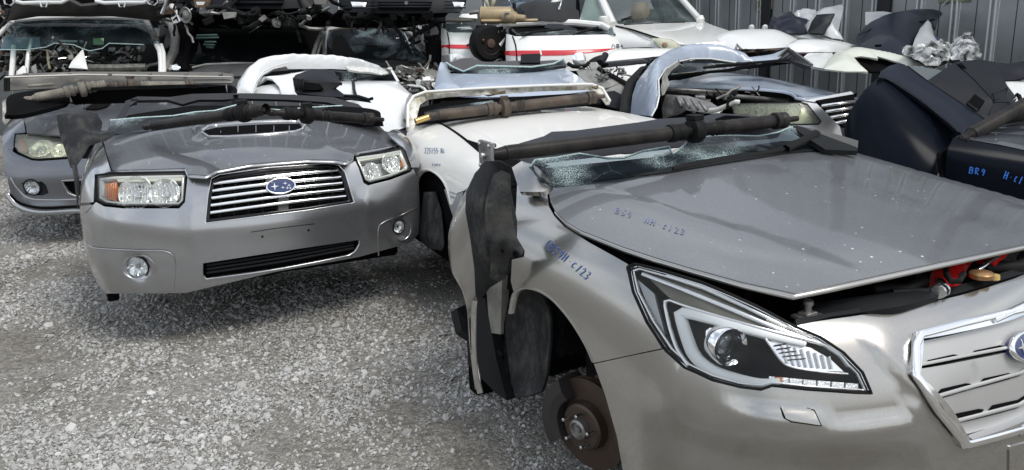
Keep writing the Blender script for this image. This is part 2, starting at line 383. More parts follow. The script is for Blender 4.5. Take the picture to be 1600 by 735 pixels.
def clear(name,tint=(1,1,1),rough=.02,dust=0,dscale=5,dustcol=(.6,.62,.55),fres=1.45,cracks=0,base=0):
    """thin clear plastic or glass: see-through with fresnel gloss, optional haze or cracks"""
    m=bpy.data.materials.new(name); m.use_nodes=True; n=m.node_tree; L=n.links.new; n.nodes.remove(n.nodes['Principled BSDF']); out=n.nodes['Material Output']
    t=n.nodes.new('ShaderNodeBsdfTransparent'); t.inputs[0].default_value=(*tint,1); g=n.nodes.new('ShaderNodeBsdfGlossy'); g.inputs['Roughness'].default_value=rough; g.inputs['Color'].default_value=(1,1,1,1)
    fr=n.nodes.new('ShaderNodeFresnel'); fr.inputs[0].default_value=fres; x=n.nodes.new('ShaderNodeMixShader'); L(fr.outputs[0],x.inputs[0]); L(t.outputs[0],x.inputs[1]); L(g.outputs[0],x.inputs[2]); cur=x.outputs[0]
    tc=n.nodes.new('ShaderNodeTexCoord')
    if dust:
        d=n.nodes.new('ShaderNodeBsdfDiffuse'); d.inputs[0].default_value=(*dustcol,1); q=n.nodes.new('ShaderNodeTexNoise'); q.inputs['Scale'].default_value=dscale; q.inputs['Detail'].default_value=6; L(tc.outputs['Object'],q.inputs['Vector'])
        r=n.nodes.new('ShaderNodeMapRange'); r.inputs[1].default_value=.3; r.inputs[2].default_value=.75; r.inputs[3].default_value=base; r.inputs[4].default_value=dust; L(q.outputs['Fac'],r.inputs[0])
        y=n.nodes.new('ShaderNodeMixShader'); L(r.outputs[0],y.inputs[0]); L(cur,y.inputs[1]); L(d.outputs[0],y.inputs[2]); cur=y.outputs[0]
    if cracks:
        d=n.nodes.new('ShaderNodeBsdfPrincipled'); d.inputs['Base Color'].default_value=(.42,.53,.54,1); d.inputs['Roughness'].default_value=.3
        nzz=n.nodes.new('ShaderNodeTexNoise'); nzz.inputs['Scale'].default_value=4; nzz.inputs['Detail'].default_value=3; L(tc.outputs['Object'],nzz.inputs['Vector'])
        nd=n.nodes.new('ShaderNodeTexNoise'); nd.inputs['Scale'].default_value=14; nd.inputs['Detail'].default_value=5; L(tc.outputs['Object'],nd.inputs['Vector'])
        va=n.nodes.new('ShaderNodeVectorMath'); va.operation='MULTIPLY_ADD'; L(nd.outputs['Color'],va.inputs[0]); va.inputs[1].default_value=(.05,.05,.05); L(tc.outputs['Object'],va.inputs[2])
        v=n.nodes.new('ShaderNodeTexVoronoi'); v.feature='DISTANCE_TO_EDGE'; v.inputs['Scale'].default_value=150; L(va.outputs[0],v.inputs['Vector'])
        v2=n.nodes.new('ShaderNodeTexVoronoi'); v2.feature='DISTANCE_TO_EDGE'; v2.inputs['Scale'].default_value=5; L(va.outputs[0],v2.inputs['Vector'])
        mk=n.nodes.new('ShaderNodeMapRange'); mk.inputs[1].default_value=.48; mk.inputs[2].default_value=.72; mk.inputs[3].default_value=.0; mk.inputs[4].default_value=.16*cracks; L(nzz.outputs['Fac'],mk.inputs[0])
        lt=n.nodes.new('ShaderNodeMath'); lt.operation='LESS_THAN'; L(v.outputs['Distance'],lt.inputs[0]); L(mk.outputs[0],lt.inputs[1])
        l2=n.nodes.new('ShaderNodeMath'); l2.operation='LESS_THAN'; L(v2.outputs['Distance'],l2.inputs[0]); l2.inputs[1].default_value=.0022
        mxx=n.nodes.new('ShaderNodeMath'); mxx.operation='MAXIMUM'; L(lt.outputs[0],mxx.inputs[0]); L(l2.outputs[0],mxx.inputs[1])
        mu=n.nodes.new('ShaderNodeMath'); mu.operation='MULTIPLY'; L(mxx.outputs[0],mu.inputs[0]); mo=n.nodes.new('ShaderNodeMapRange'); mo.inputs[1].default_value=.45; mo.inputs[2].default_value=.68; mo.inputs[3].default_value=.12; mo.inputs[4].default_value=.75; L(nzz.outputs['Fac'],mo.inputs[0]); L(mo.outputs[0],mu.inputs[1])
        y=n.nodes.new('ShaderNodeMixShader'); L(mu.outputs[0],y.inputs[0]); L(cur,y.inputs[1]); L(d.outputs[0],y.inputs[2]); cur=y.outputs[0]
    L(cur,out.inputs[0]); return m
silver_beige=M('champagne_paint',(.39,.381,.36),.22,.86,.9,dust=.05,flake=.07,dustcol=(.36,.34,.31))
silver_hood=M('dusty_shaded_champagne_paint',(.20,.203,.21),.36,.75,.65,dust=.32,flake=.15,specks=.4,speckscale=42,dustcol=(.20,.21,.23))  # dusty; base also darkened and blued for the dim sky the bonnet reflects
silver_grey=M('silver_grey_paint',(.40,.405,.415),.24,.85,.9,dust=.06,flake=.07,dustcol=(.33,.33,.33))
silver_grey_top=M('dusty_shaded_silver_grey_paint',(.14,.142,.152),.34,.8,.7,dust=.3,flake=.15,specks=.4,speckscale=34,dustcol=(.18,.18,.18))  # dust plus a darkened base: the bonnet's dull sky reflection put into colour
dark_grey=M('dark_grey_paint',(.16,.17,.19),.3,.75,.8,dust=.2,flake=.2,dustcol=(.2,.2,.2))
steel_blue=M('pale_blue_paint',(.33,.385,.47),.35,0,.6,dust=.15,flake=.05,dustcol=(.45,.48,.52))
white_paint=M('white_paint',(.74,.745,.72),.35,0,.8,dust=.15,dustcol=(.5,.48,.42))
old_white=M('aged_white_paint',(.80,.79,.75),.4,0,.5,dust=.3,dustcol=(.6,.58,.52),var=.05,specks=.06)
navy=M('navy_paint',(.004,.0055,.010),.2,0,0,spec=.05,dust=.05,dustcol=(.05,.06,.08))
black_pl=M('black_plastic',(.010,.011,.012),.5,0,0,spec=.10,bump=.25,bscale=140,dust=.12,dustcol=(.08,.08,.08))
dark_pl=M('dark_slate_plastic',(.014,.015,.020),.5,0,0,spec=.14,bump=.15,bscale=160,dust=.1,dustcol=(.07,.07,.08))
scuff_pl=M('scuffed_black_plastic',(.011,.012,.014),.42,0,0,spec=.2,bump=.5,bscale=70,dust=.08,dustcol=(.13,.125,.12),scr=.6)
void=M('cavity_shade_black',(.005,.005,.0055),.9,spec=.05)  # near-black: shade of gaps and hollows put into colour, also hidden parts
rubber=M('rubber',(.010,.010,.010),.6,spec=.12)
gloss_black=M('gloss_black',(.004,.004,.005),.10,0,.15,spec=.3)
chrome=M('chrome',(.88,.88,.88),.10,1)
dull_chrome=M('dull_chrome',(.6,.6,.6),.22,1,bump=.1)
steel=M('bare_steel',(.3,.29,.28),.45,.8,var=.5,vscale=20,bump=.3)
rust=M('rusty_iron',(.13,.075,.05),.6,.5,var=.5,vscale=14,col2=(.06,.045,.04),bump=.5,bscale=90)
rust_disc=M('rusty_disc_face',(.075,.05,.037),.5,.5,var=.4,vscale=22,col2=(.055,.04,.033),bump=.3,bscale=60)
shaft_dark=M('oily_dark_shaft',(.008,.008,.009),.42,.0,spec=.16,bump=.35,bscale=50,var=.5,vscale=7,col2=(.03,.026,.022),scr=.35,dustcol=(.07,.062,.056))
shaft_brown=M('rusty_brown_shaft',(.10,.075,.055),.65,.3,bump=.5,bscale=45,var=.5,vscale=8,col2=(.04,.034,.03),scr=.3,dustcol=(.2,.17,.13))
shaft_tan=M('dried_mud_shaft',(.24,.225,.18),.7,.1,bump=.5,bscale=45,var=.4,vscale=9,col2=(.10,.09,.075))
slat_grey=M('satin_grey_slat',(.46,.46,.45),.40,.5,dust=.2,dustcol=(.4,.4,.39))
glass_dark=clear('cracked_screen_glass',(.42,.5,.54),.03,dust=.05,dustcol=(.14,.19,.23),cracks=1,base=.0,fres=1.15)
glass_plain=clear('screen_glass',(.5,.58,.56),.03,dust=.05,dustcol=(.25,.32,.32),base=.0,fres=1.3)
lens_clear=clear('clear_lens',(.97,.98,.98),.02,dust=.03,dustcol=(.7,.72,.68),base=.0,fres=1.25)
lens_hazy=clear('hazy_lens',(.95,.96,.94),.04,dust=.06,dustcol=(.62,.64,.56),base=.0,fres=1.3)
lens_yellow=clear('yellowed_lens',(.9,.92,.76),.12,dust=.42,dustcol=(.85,.86,.76),base=.14,fres=1.3)
amber=M('amber_lens',(.55,.16,.03),.2,0,.8,spec=.6)
white_guide=M('white_light_guide',(.72,.74,.74),.25,0,.8)
red_pl=M('red_plastic',(.75,.02,.02),.2,0,.8,bump=.6,bscale=18)
blue_badge=M('badge_blue',(.01,.03,.12),.15,.2,1)
marker_blue=M('blue_marker',(.09,.15,.36),.5)
marker_dull=M('faded_marker',(.16,.19,.27),.5)
# ---------------------------------------------------------------- marker handwriting (strokes in a unit box, y down)
GL={'B':[[(0,0),(0,1)],[(0,0),(.6,.1),(.6,.4),(.05,.48),(.7,.6),(.65,.95),(0,1)]],'S':[[(.7,.08),(.3,0),(.05,.2),(.3,.45),(.65,.65),(.5,.95),(0,.95)]],
'5':[[(.7,0),(.15,0),(.1,.42),(.5,.4),(.7,.65),(.5,.95),(0,.95)]],'9':[[(.65,.3),(.4,.5),(.1,.3),(.3,.02),(.65,.15),(.6,.6),(.4,1)]],'H':[[(0,0),(0,1)],[(.65,0),(.6,1)],[(0,.5),(.65,.48)]],
'.':[[(.3,.55),(.42,.52)]],'C':[[(.6,.3),(.35,.22),(.1,.55),(.2,.9),(.6,.85)]],'/':[[(.5,0),(.25,1)]],'1':[[(.3,0),(.28,1)]],'2':[[(.05,.2),(.35,0),(.6,.25),(.1,1),(.75,.95)]],'3':[[(.1,.05),(.5,.02),(.55,.3),(.25,.45),(.65,.65),(.45,1),(0,.92)]],
'R':[[(0,0),(0,1)],[(0,.02),(.6,.12),(.5,.42),(0,.5),(.7,1)]],'J':[[(.1,0),(.7,0)],[(.45,0),(.45,.8),(.25,1),(0,.8)]],'Z':[[(0,0),(.65,0),(.05,1),(.7,1)]],'N':[[(0,1),(0,0),(.6,1),(.6,0)]],'(':[[(.5,0),(.2,.4),(.45,1)]],
'u':[[(0,.4),(.1,.9),(.4,.9),(.5,.4)],[(.5,.4),(.55,1)]],'e':[[(0,.7),(.5,.6),(.3,.4),(.05,.7),(.3,1),(.6,.9)]],'n':[[(0,.4),(.05,1)],[(.05,.6),(.35,.4),(.5,1)]],'o':[[(.3,.4),(.05,.7),(.3,1),(.55,.7),(.3,.4)]],' ':[]}
def writing(S,text,x,y,dx,dy,size,mat,parent,width=.0035,skew=0,off=.0022):
    """hand lettering on surface S, from pixel (x,y), advancing (dx,dy) per letter"""
    mb=MB(); L=math.hypot(dx,dy); ux,uy=dx/L,dy/L; vx,vy=-uy,ux
    for k,ch in enumerate(text):
        for st in GL[ch]:
            pts=[(x+dx*k+ux*a*L*.8+vx*b*size+ux*skew*(1-b)*size+random.uniform(-.35,.35), y+dy*k+uy*a*L*.8+vy*b*size+uy*skew*(1-b)*size+random.uniform(-.2,.2)) for a,b in st]
            Q=S.hits(dens(pts,2.5,False,True)); P,N=S.at(Q,off); tn=np.gradient(P,axis=0); sd_=np.cross(N,tn); sd_/=np.linalg.norm(sd_,axis=1)[:,None]+1e-9
            A=P+sd_*width/2;B=P-sd_*width/2; A2=A-N*off*.6;B2=B-N*off*.6; n=len(P)
            V=np.concatenate([A,B,A2,B2]); F=[]
            for i in range(n-1): F+=[(i,i+1,n+i+1,n+i),(i,i+1,2*n+i+1,2*n+i),(n+i,n+i+1,3*n+i+1,3*n+i)]
            mb.add(V,F)
    o=mb.build('marker_writing',mat,parent); o['kind']='stuff'; return o
def emblem(S,cx,cy,rx,ry,parent,ang=0,offs=.006):
    """oval badge with one large and five small stars; centre and radii in pixels"""
    ca,sa=math.cos(ang),math.sin(ang)
    def el(k,n=36): return [(cx+ca*rx*k*math.cos(t)-sa*ry*k*math.sin(t),cy+sa*rx*k*math.cos(t)+ca*ry*k*math.sin(t)) for t in np.arange(n)*2*math.pi/n]
    b=panel('emblem',S,el(.97),blue_badge,parent,off=offs+.004,thick=.02,step=.02,pstep=2.5)
    ribbon('emblem_ring',S,el(.96,48),max(.006,.0011*rx*.16),chrome,b,off=offs+.009,thick=.012,closed=True,pstep=2.5)
    stars=[(-.42,-.02,.30,.52),(.30,-.28,.17,.22),(.55,.02,.15,.2),(.12,.22,.15,.2),(.42,.32,.14,.2),(.62,.38,.12,.17)]
    for a,d,sx,sy in stars:
        pts=[]
        for k in range(8):
            t=k*math.pi/4; r=1 if k%2==0 else .22; x_=a+sx*r*math.cos(t); y_=d+sy*r*math.sin(t)
            pts.append((cx+ca*rx*x_-sa*ry*y_,cy+sa*rx*x_+ca*ry*y_))
        panel('star',S,pts,chrome,b,off=offs+.0075,thick=.004,step=.05,smooth=False,pstep=3)
    return b
def shaft(name,frame,a,b,r,mat,label,joint=.55,flange=0,tanmat=None,fl2=0,boots=True,group=None,thing_=True,sag=0):
    """two-piece propeller shaft: front tube, centre bearing, rear tube, yokes"""
    a=frame.P(a);b=frame.P(b); t=thing(name,frame,label,'drive shaft',group); d=b-a; Ln=np.linalg.norm(d); d/=Ln
    side=np.cross(d,[0,0,1.]);side/=np.linalg.norm(side); up=np.cross(side,d)
    def at(k,s=0): return a+d*Ln*k+up*(-sag*math.sin(math.pi*k))
    mb=MB(); mb.lathe(a+d*.06,d,[(0,r*.6),(.01,r*.95),(.03,r),(Ln*joint-.16,r),(Ln*joint-.15,r*.7),(Ln*joint-.1,r*.7)],20); mb.build('shaft_tube',mat,t)
    mb=MB(); p=a+d*(Ln*joint-.12); mb.lathe(p,d,[(0,r*.7),(.005,r*1.25),(.03,r*1.3),(.04,r*1.05),(.05,r*1.2),(.07,r*1.25),(.075,r*.8),(.1,r*.8),(.105,r*1.7),(.115,r*1.8),(.14,r*1.8),(.15,r*1.6),(.155,r*.9),(.2,r*.9)],24); mb.box(p+d*.125+up*r*1.9,(.05,.05,.02)); mb.build('centre_bearing',rubber if mat is shaft_dark else mat,t)
    mb=MB(); p=a+d*(Ln*joint+.07); l=Ln*(1-joint)-.07
    prof=[(0,r*.75),(.02,r*1.1),(.03,r*.85),(.04,r*1.1),(.05,r*.85),(.06,r*1.1),(.08,r*.95),(.1,r),(l-.12,r),(l-.1,r*.8)]
    mb.lathe(p,d,prof,20); mb.build('rear_tube',tanmat or mat,t)
    mb=MB(); q=b-d*.11; mb.lathe(q,d,[(0,r*.9),(.004,r*1.28),(.02,r*1.3),(.03,r*1.05),(.04,r*1.25),(.06,r*1.25),(.07,r*.7),(.075,r*.45),(.13,r*.42)],20); mb.build('end_yoke',mat,t)
    mb=MB()
    if flange:
        mb.lathe(a-d*.005,d,[(0,r*.9),(.012,r*.95),(.014,r*.6),(.05,r*.75),(.07,r*.9)],20)
        R=np.stack([side,d,up],1)
        fl=MB(); fl.box(a,(flange,.014,flange),R,bev=.2); fl.build('flange',steel,t)
        for i,j in ((-1,-1),(-1,1),(1,-1),(1,1)): MB().lathe(a-d*.012+side*flange*.38*i+up*flange*.38*j,d,[(0,.005),(.002,.0075),(.03,.0075)],6).build('flange_bolt',dull_chrome,t)
        bt=MB(); bt.lathe(a-d*.02,d,[(0,r*.3),(.002,r*.42),(.02,r*.5)],16); bt.build('yoke_cap',dull_chrome,t)
    else:
        mb.lathe(a-d*.01,d,[(0,r*.5),(.01,r*.7),(.03,r*.65),(.05,r*.5),(.075,r*.8)],14); mb.lathe(a+d*.01-side*r*.9,side,[(0,r*.35),(r*1.8,r*.35)],10)
    mb.build('yoke',mat,t); return t

def px2m(S,px,py,r):
    p,_=S.at(S.hits([(px,py)])); return r*np.linalg.norm(p[0]-S.f.o())/FPX
def lamp_bowl(S,px,py,r,parent,depth=.05,off=-.012,ax=None,flutes=0,name='reflector_bowl',bulb=True,mat=None):
    """chrome bowl reflector with bulb shield and vertical flutes"""
    mat=mat or bowl_m; p,n=S.at(S.hits([(px,py)]),off); p,n=p[0],n[0]; ax=n if ax is None else np.array(ax,float); ax=ax/np.linalg.norm(ax); R=px2m(S,px,py,r)
    o=MB().lathe(p,ax,[(-depth-.004,R*.3),(-.004,R*1.02),(0,R*1.03),(.003,R),(-.006,R*.95),(-depth*.45,R*.72),(-depth*.8,R*.42),(-depth,R*.15)],30)
    rd=random.Random(int(px*7+py)); nv=len(o.v)//8
    for i in range(4*nv,8*nv):
        v=np.array(o.v[i]); o.v[i]=tuple(v+ax*rd.uniform(-.10,.10)*depth)
    o.sm=[False]*len(o.sm); o=o.build(name,mat,parent)
    if bulb:
        MB().lathe(p-ax*depth,ax,[(0,R*.10),(depth*.5,R*.12),(depth*.55,R*.24),(depth*.62,R*.26),(depth*.75,R*.2),(depth*.78,R*.05)],18).build('bulb_shield',dull_chrome,o)
    up=np.array([0,0,1.]);sx=np.cross(ax,up);sx/=np.linalg.norm(sx);uy=np.cross(sx,ax)
    for k in range(flutes):
        a=(k+.5)/flutes*2-1; h=math.sqrt(max(0,1-a*a))*.9
        MB().tube([p+sx*R*a*.9+uy*R*h*.95-ax*(.012+.5*depth*(1-a*a)*0),p+sx*R*a*.9+uy*R*h*.25-ax*(.012+depth*.4*(1-a*a)),p+sx*R*a*.9-uy*R*h*.45-ax*(.016+depth*.3*(1-a*a)),p+sx*R*a*.9-uy*R*h*.95-ax*.012],.0022,5).build('reflector_flute',mat,o)
    return o
def fog_lamp(S,px,py,r,parent,rec=None):
    if rec:
        cx,cy,rx,ry=rec; el=[(cx+rx*math.cos(t),cy+ry*math.sin(t)) for t in np.arange(20)*2*math.pi/20]
        ribbon('lamp_recess_rim',S,el,.006,parent.data.materials[0],parent,off=.001,thick=.02,closed=True)
    o=lamp_bowl(S,px,py,r,parent,depth=.035,off=.0,flutes=0,name='fog_lamp',mat=facet_g); R=px2m(S,px,py,r)
    p,n=S.at(S.hits([(px,py)]),.002); p,n=p[0],n[0]
    MB().lathe(p,n,[(-.004,R*.99),(.002,R*.96),(.006,R*.7),(.008,R*.3)],24).build('lens',lens_clear,o)
    MB().lathe(p,n,[(-.02,R*1.18),(.001,R*1.18),(.004,R*1.08),(.001,R*1.0),(-.02,R*1.0)],24,cap=False).build('lamp_ring',black_pl,o)
    return o
facet_g=M('faceted_reflector',(.95,.96,.97),.12,.7)
bowl_m=M('bowl_chrome',(.95,.96,.97),.10,.75)

def S(name,pts,mat,parent=None,y=None,fr=WF,ax='y',**kw):
    """sheet from (px,py) or (px,py,depth) points"""
    kw.setdefault('smooth',False)
    o=sheet(name,fr,[(p[0],p[1],ax,p[2] if len(p)>2 else y) for p in pts],mat,None,**kw)
    return PX(o,parent) if parent else o
def T(name,pts,r,mat,parent=None,y=None,fr=WF,ax='y',n=10):
    o=MB().tube([fr.P((p[0],p[1],ax,p[2] if len(p)>2 else y)) for p in pts],r,n).build(name,mat)
    return PX(o,parent) if parent else o
def clutter(name,x0,y0,x1,y1,d0,d1,n,mats,parent,size=(.02,.09),fr=WF,seed=1):
    """many small mechanical pieces: hoses, brackets, pots"""
    rd=random.Random(seed); mbs=[MB() for _ in mats]
    for k in range(n):
        m=mbs[rd.randrange(len(mats))]; q=fr.P((rd.uniform(x0,x1),rd.uniform(y0,y1),'y',rd.uniform(d0,d1))); s=rd.uniform(*size); t=rd.random()
        if t<.4:
            a=q; pts=[a]; v=np.array([rd.uniform(-1,1),rd.uniform(-.6,.6),rd.uniform(-.6,.6)])
            for i in range(5): v=v+np.array([rd.uniform(-.5,.5) for _ in range(3)]); v/=np.linalg.norm(v); pts.append(pts[-1]+v*s*.7)
            m.tube(pts,s*.16,7)
        elif t<.75:
            e=Matrix.Rotation(rd.uniform(0,3),3,'Z')@Matrix.Rotation(rd.uniform(-.6,.6),3,'X'); m.box(q,(s*rd.uniform(.5,1.6),s*rd.uniform(.5,1.2),s*rd.uniform(.3,.9)),e)
        else: m.lathe(q,(rd.uniform(-1,1),rd.uniform(-1,.2),rd.uniform(-.3,1)),[(0,s*.35),(s*.1,s*.45),(s*.3,s*.45),(s*.32,s*.25),(s*.5,s*.22)],14)
    r=None
    for m,mt in zip(mbs,mats):
        if m.v: r=PX(m.build(name,mt),parent); r['kind']='stuff'
# ---------------------------------------------------------------- the ground
def ground_mat():
    m=bpy.data.materials.new('gravel_ground'); m.use_nodes=True; n=m.node_tree; b=n.nodes['Principled BSDF']; L=n.links.new
    tc=n.nodes.new('ShaderNodeTexCoord'); v=n.nodes.new('ShaderNodeTexVoronoi'); v.inputs['Scale'].default_value=62; L(tc.outputs['Object'],v.inputs['Vector'])
    v2=n.nodes.new('ShaderNodeTexVoronoi'); v2.feature='DISTANCE_TO_EDGE'; v2.inputs['Scale'].default_value=62; L(tc.outputs['Object'],v2.inputs['Vector'])
    q=n.nodes.new('ShaderNodeTexNoise'); q.inputs['Scale'].default_value=1.1; q.inputs['Detail'].default_value=7; q.inputs['Roughness'].default_value=.65; L(tc.outputs['Object'],q.inputs['Vector'])
    r=n.nodes.new('ShaderNodeValToRGB'); r.color_ramp.elements[0].position=.33; r.color_ramp.elements[0].color=(.15,.135,.108,1); r.color_ramp.elements[1].position=.62; r.color_ramp.elements[1].color=(.26,.25,.23,1); L(q.outputs['Fac'],r.inputs[0])
    sp=n.nodes.new('ShaderNodeSeparateColor'); L(v.outputs['Color'],sp.inputs[0]); mr=n.nodes.new('ShaderNodeMapRange'); mr.inputs[3].default_value=.7; mr.inputs[4].default_value=1.5; L(sp.outputs[0],mr.inputs[0])
    x=n.nodes.new('ShaderNodeVectorMath'); x.operation='SCALE'; L(r.outputs[0],x.inputs[0]); L(mr.outputs[0],x.inputs[3]); L(x.outputs[0],b.inputs['Base Color'])
    b.inputs['Roughness'].default_value=.9
    e=n.nodes.new('ShaderNodeMapRange'); e.inputs[2].default_value=.25; L(v2.outputs['Distance'],e.inputs[0]); q2=n.nodes.new('ShaderNodeTexNoise'); q2.inputs['Scale'].default_value=180; q2.inputs['Detail'].default_value=4; L(tc.outputs['Object'],q2.inputs['Vector'])
    ad=n.nodes.new('ShaderNodeMath'); ad.operation='ADD'; L(e.outputs[0],ad.inputs[0]); L(q2.outputs['Fac'],ad.inputs[1])
    bp=n.nodes.new('ShaderNodeBump'); bp.inputs['Strength'].default_value=.9; bp.inputs['Distance'].default_value=.006; L(ad.outputs[0],bp.inputs['Height']); L(bp.outputs[0],b.inputs['Normal'])
    return m
def stone_mat():
    m=bpy.data.materials.new('crushed_stone'); m.use_nodes=True; n=m.node_tree; b=n.nodes['Principled BSDF']; L=n.links.new
    g=n.nodes.new('ShaderNodeNewGeometry'); r=n.nodes.new('ShaderNodeValToRGB'); cr=r.color_ramp; cr.elements[0].color=(.22,.215,.195,1); cr.elements[1].color=(.52,.515,.50,1)
    e=cr.elements.new(.35); e.color=(.34,.335,.32,1); e=cr.elements.new(.8); e.color=(.44,.435,.42,1); L(g.outputs['Random Per Island'],r.inputs[0])
    tc=n.nodes.new('ShaderNodeTexCoord'); q=n.nodes.new('ShaderNodeTexNoise'); q.inputs['Scale'].default_value=1.1; q.inputs['Detail'].default_value=6; L(tc.outputs['Object'],q.inputs['Vector'])
    mr=n.nodes.new('ShaderNodeMapRange'); mr.inputs[1].default_value=.35; mr.inputs[2].default_value=.65; mr.inputs[3].default_value=.8; mr.inputs[4].default_value=1.12; L(q.outputs['Fac'],mr.inputs[0])
    x=n.nodes.new('ShaderNodeVectorMath'); x.operation='SCALE'; L(r.outputs[0],x.inputs[0]); L(mr.outputs[0],x.inputs[3]); L(x.outputs[0],b.inputs['Base Color']); b.inputs['Roughness'].default_value=.85
    return m
from mathutils import noise as mno
def gh(x,y): return .012*mno.noise(Vector((x*.9,y*.9,0)))+.006*mno.noise(Vector((x*3.1,y*3.1,5)))-.004
gx=np.concatenate([np.linspace(-200,-9,8)[:-1],np.linspace(-9,9,121),np.linspace(9,200,8)[1:]]); gy=np.concatenate([np.linspace(-200,-1,6)[:-1],np.linspace(-1,13,95),np.linspace(13,200,8)[1:]])
V=[(x,y,gh(x,y) if abs(x)<9 and -1<y<13 else -.004) for y in gy for x in gx]; nx=len(gx); F=[(j*nx+i,j*nx+i+1,(j+1)*nx+i+1,(j+1)*nx+i) for j in range(len(gy)-1) for i in range(nx-1)]
o=link('ground',mesh_np('ground',V,F),ground_mat()); o['kind']='structure'
def stones(n):
    t=(1+5**.5)/2; ico=np.array([(-1,t,0),(1,t,0),(-1,-t,0),(1,-t,0),(0,-1,t),(0,1,t),(0,-1,-t),(0,1,-t),(t,0,-1),(t,0,1),(-t,0,-1),(-t,0,1)])/math.sqrt(1+t*t)
    fi=np.array([(0,11,5),(0,5,1),(0,1,7),(0,7,10),(0,10,11),(1,5,9),(5,11,4),(11,10,2),(10,7,6),(7,1,8),(3,9,4),(3,4,2),(3,2,6),(3,6,8),(3,8,9),(4,9,5),(2,4,11),(6,2,10),(8,6,7),(9,8,1)])
    # denser near the camera
    k=n*5; px=rng.uniform(-60,1250,k); yy=2.15+7.2*rng.random(k)**1.55; xx=(px-800)/FPX*yy*1.04; 
    d=np.array([mno.noise(Vector((a*1.3,b*1.3,3)))+.5*mno.noise(Vector((a*3.7,b*3.7,8))) for a,b in zip(xx,yy)])
    pr_=np.clip((.66+1.5*d),.05,1)
    for (px_,py_,rr,asp) in ((455,700,.13,1.7),(30,560,.22,1.5),(300,525,.16,2.2),(600,432,.25,2.2),(650,640,.14,1.4),(150,640,.15,1.8),(90,420,.3,1.8)):
        c=WF.P((px_,py_,'z',0)); q=np.hypot((xx-c[0])/asp,yy-c[1])/rr+.55*d; pr_=pr_*(1-.8*np.exp(-np.clip(q,0,9)**3))
    keep=(rng.random(k)<pr_)&(xx<1.5); xx=xx[keep][:n];yy=yy[keep][:n]; n=len(xx)
    r=np.clip(rng.lognormal(math.log(.0049),.42,n),.0028,.019)*np.clip(.6+yy*.14,.95,1.6)
    z=np.array([gh(a,b) for a,b in zip(xx,yy)])
    s=np.stack([r*rng.uniform(.75,1.5,n),r*rng.uniform(.75,1.3,n),r*rng.uniform(.5,.85,n)],1)
    q=rng.normal(size=(n,4)); q/=np.linalg.norm(q,axis=1)[:,None]; w_,x_,y_,z_=q.T
    tilt=rng.normal(0,.35,(n,2)); th=rng.uniform(0,2*np.pi,n); c,s_=np.cos(th),np.sin(th)
    base=ico[None]*(1+rng.uniform(-.28,.22,(n,12,1)))*s[:,None,:]
    X=base[...,0]*c[:,None]-base[...,1]*s_[:,None];Y=base[...,0]*s_[:,None]+base[...,1]*c[:,None];Z=base[...,2]+X*tilt[:,:1]+Y*tilt[:,1:]
    Vv=np.stack([X+xx[:,None],Y+yy[:,None],Z+(z+s[:,2]*.25)[:,None]],2).reshape(-1,3).astype(np.float32)
    Ff=(fi[None]+np.arange(n)[:,None,None]*12).reshape(-1).astype(np.int32); nf=n*20
    me=bpy.data.meshes.new('gravel'); me.vertices.add(len(Vv)); me.vertices.foreach_set('co',Vv.ravel()); me.loops.add(len(Ff)); me.loops.foreach_set('vertex_index',Ff)
    me.polygons.add(nf); me.polygons.foreach_set('loop_start',np.arange(nf,dtype=np.int32)*3); me.update(calc_edges=True)
    me.polygons.foreach_set('use_smooth',[False]*nf)
    return me
o=link('gravel',stones(92000),stone_mat()); tag(o,'loose grey crushed stone covering the yard ground','gravel',kind='stuff')
# ---------------------------------------------------------------- nose-cut car bodies
def nose_surf(fr,W=.92,top=.90,side=None,front=None,cols=None,zs_s=None,zs_f=None,round_=1,res=5,yscale=1,mods=()):
    """wrap-round skin of a car front: side - corner - front - corner - side"""
    cols=cols or [(-.978,2.3),(-.995,1.8),(-1,1.3),(-1,.95),(-.99,.65),(-.951,.42),(-.86,.25),(-.707,.135),(-.456,.05),(-.217,.012),(0,0)]
    B=[(a*W,b*yscale) for a,b in cols]; B=B+[(-a,b) for a,b in B[-2::-1]]; B=np.array(B); n=len(B)
    T=np.gradient(B,axis=0); T/=np.linalg.norm(T,axis=1)[:,None]; Nn=np.stack([T[:,1],-T[:,0]],1)  # outward
    if Nn[n//2][1]>0: Nn=-Nn
    zs_s=zs_s or [.10,.22,.38,.54,.68,.79,.87,.93,.97,1.0]; zs_f=zs_f or [.10,.22,.38,.52,.64,.73,.80,.84,.865,.885]
    ds=side or [.06,.03,.01,0,.005,.02,.05,.095,.15,.24]; df=front or [.10,.02,0,.0,.02,.06,.12,.22,.34,.50]
    rows=[]
    for i in range(len(zs_s)):
        r=[]
        for j in range(n):
            k=min(j,n-1-j); t=np.clip((k-3)/5,0,1); t=t*t*(3-2*t)
            d=ds[i]*(1-t)+df[i]*t; z=zs_s[i]*(1-t)+zs_f[i]*t
            r.append((B[j][0]-Nn[j][0]*d,B[j][1]-Nn[j][1]*d,z))
        rows.append(r)
    return Surf(fr,rows,res=res,mods=mods)
def hood_surf(fr,zc,ys,drop,xs,res=7,mods=(),front=0):
    rows=[]
    for y,z in zip(ys,zc): rows.append([(x,y+front*(x/xs[-1])**2,z-d) for x,d in zip(xs,drop)])
    return Surf(fr,rows,res=res,mods=mods)
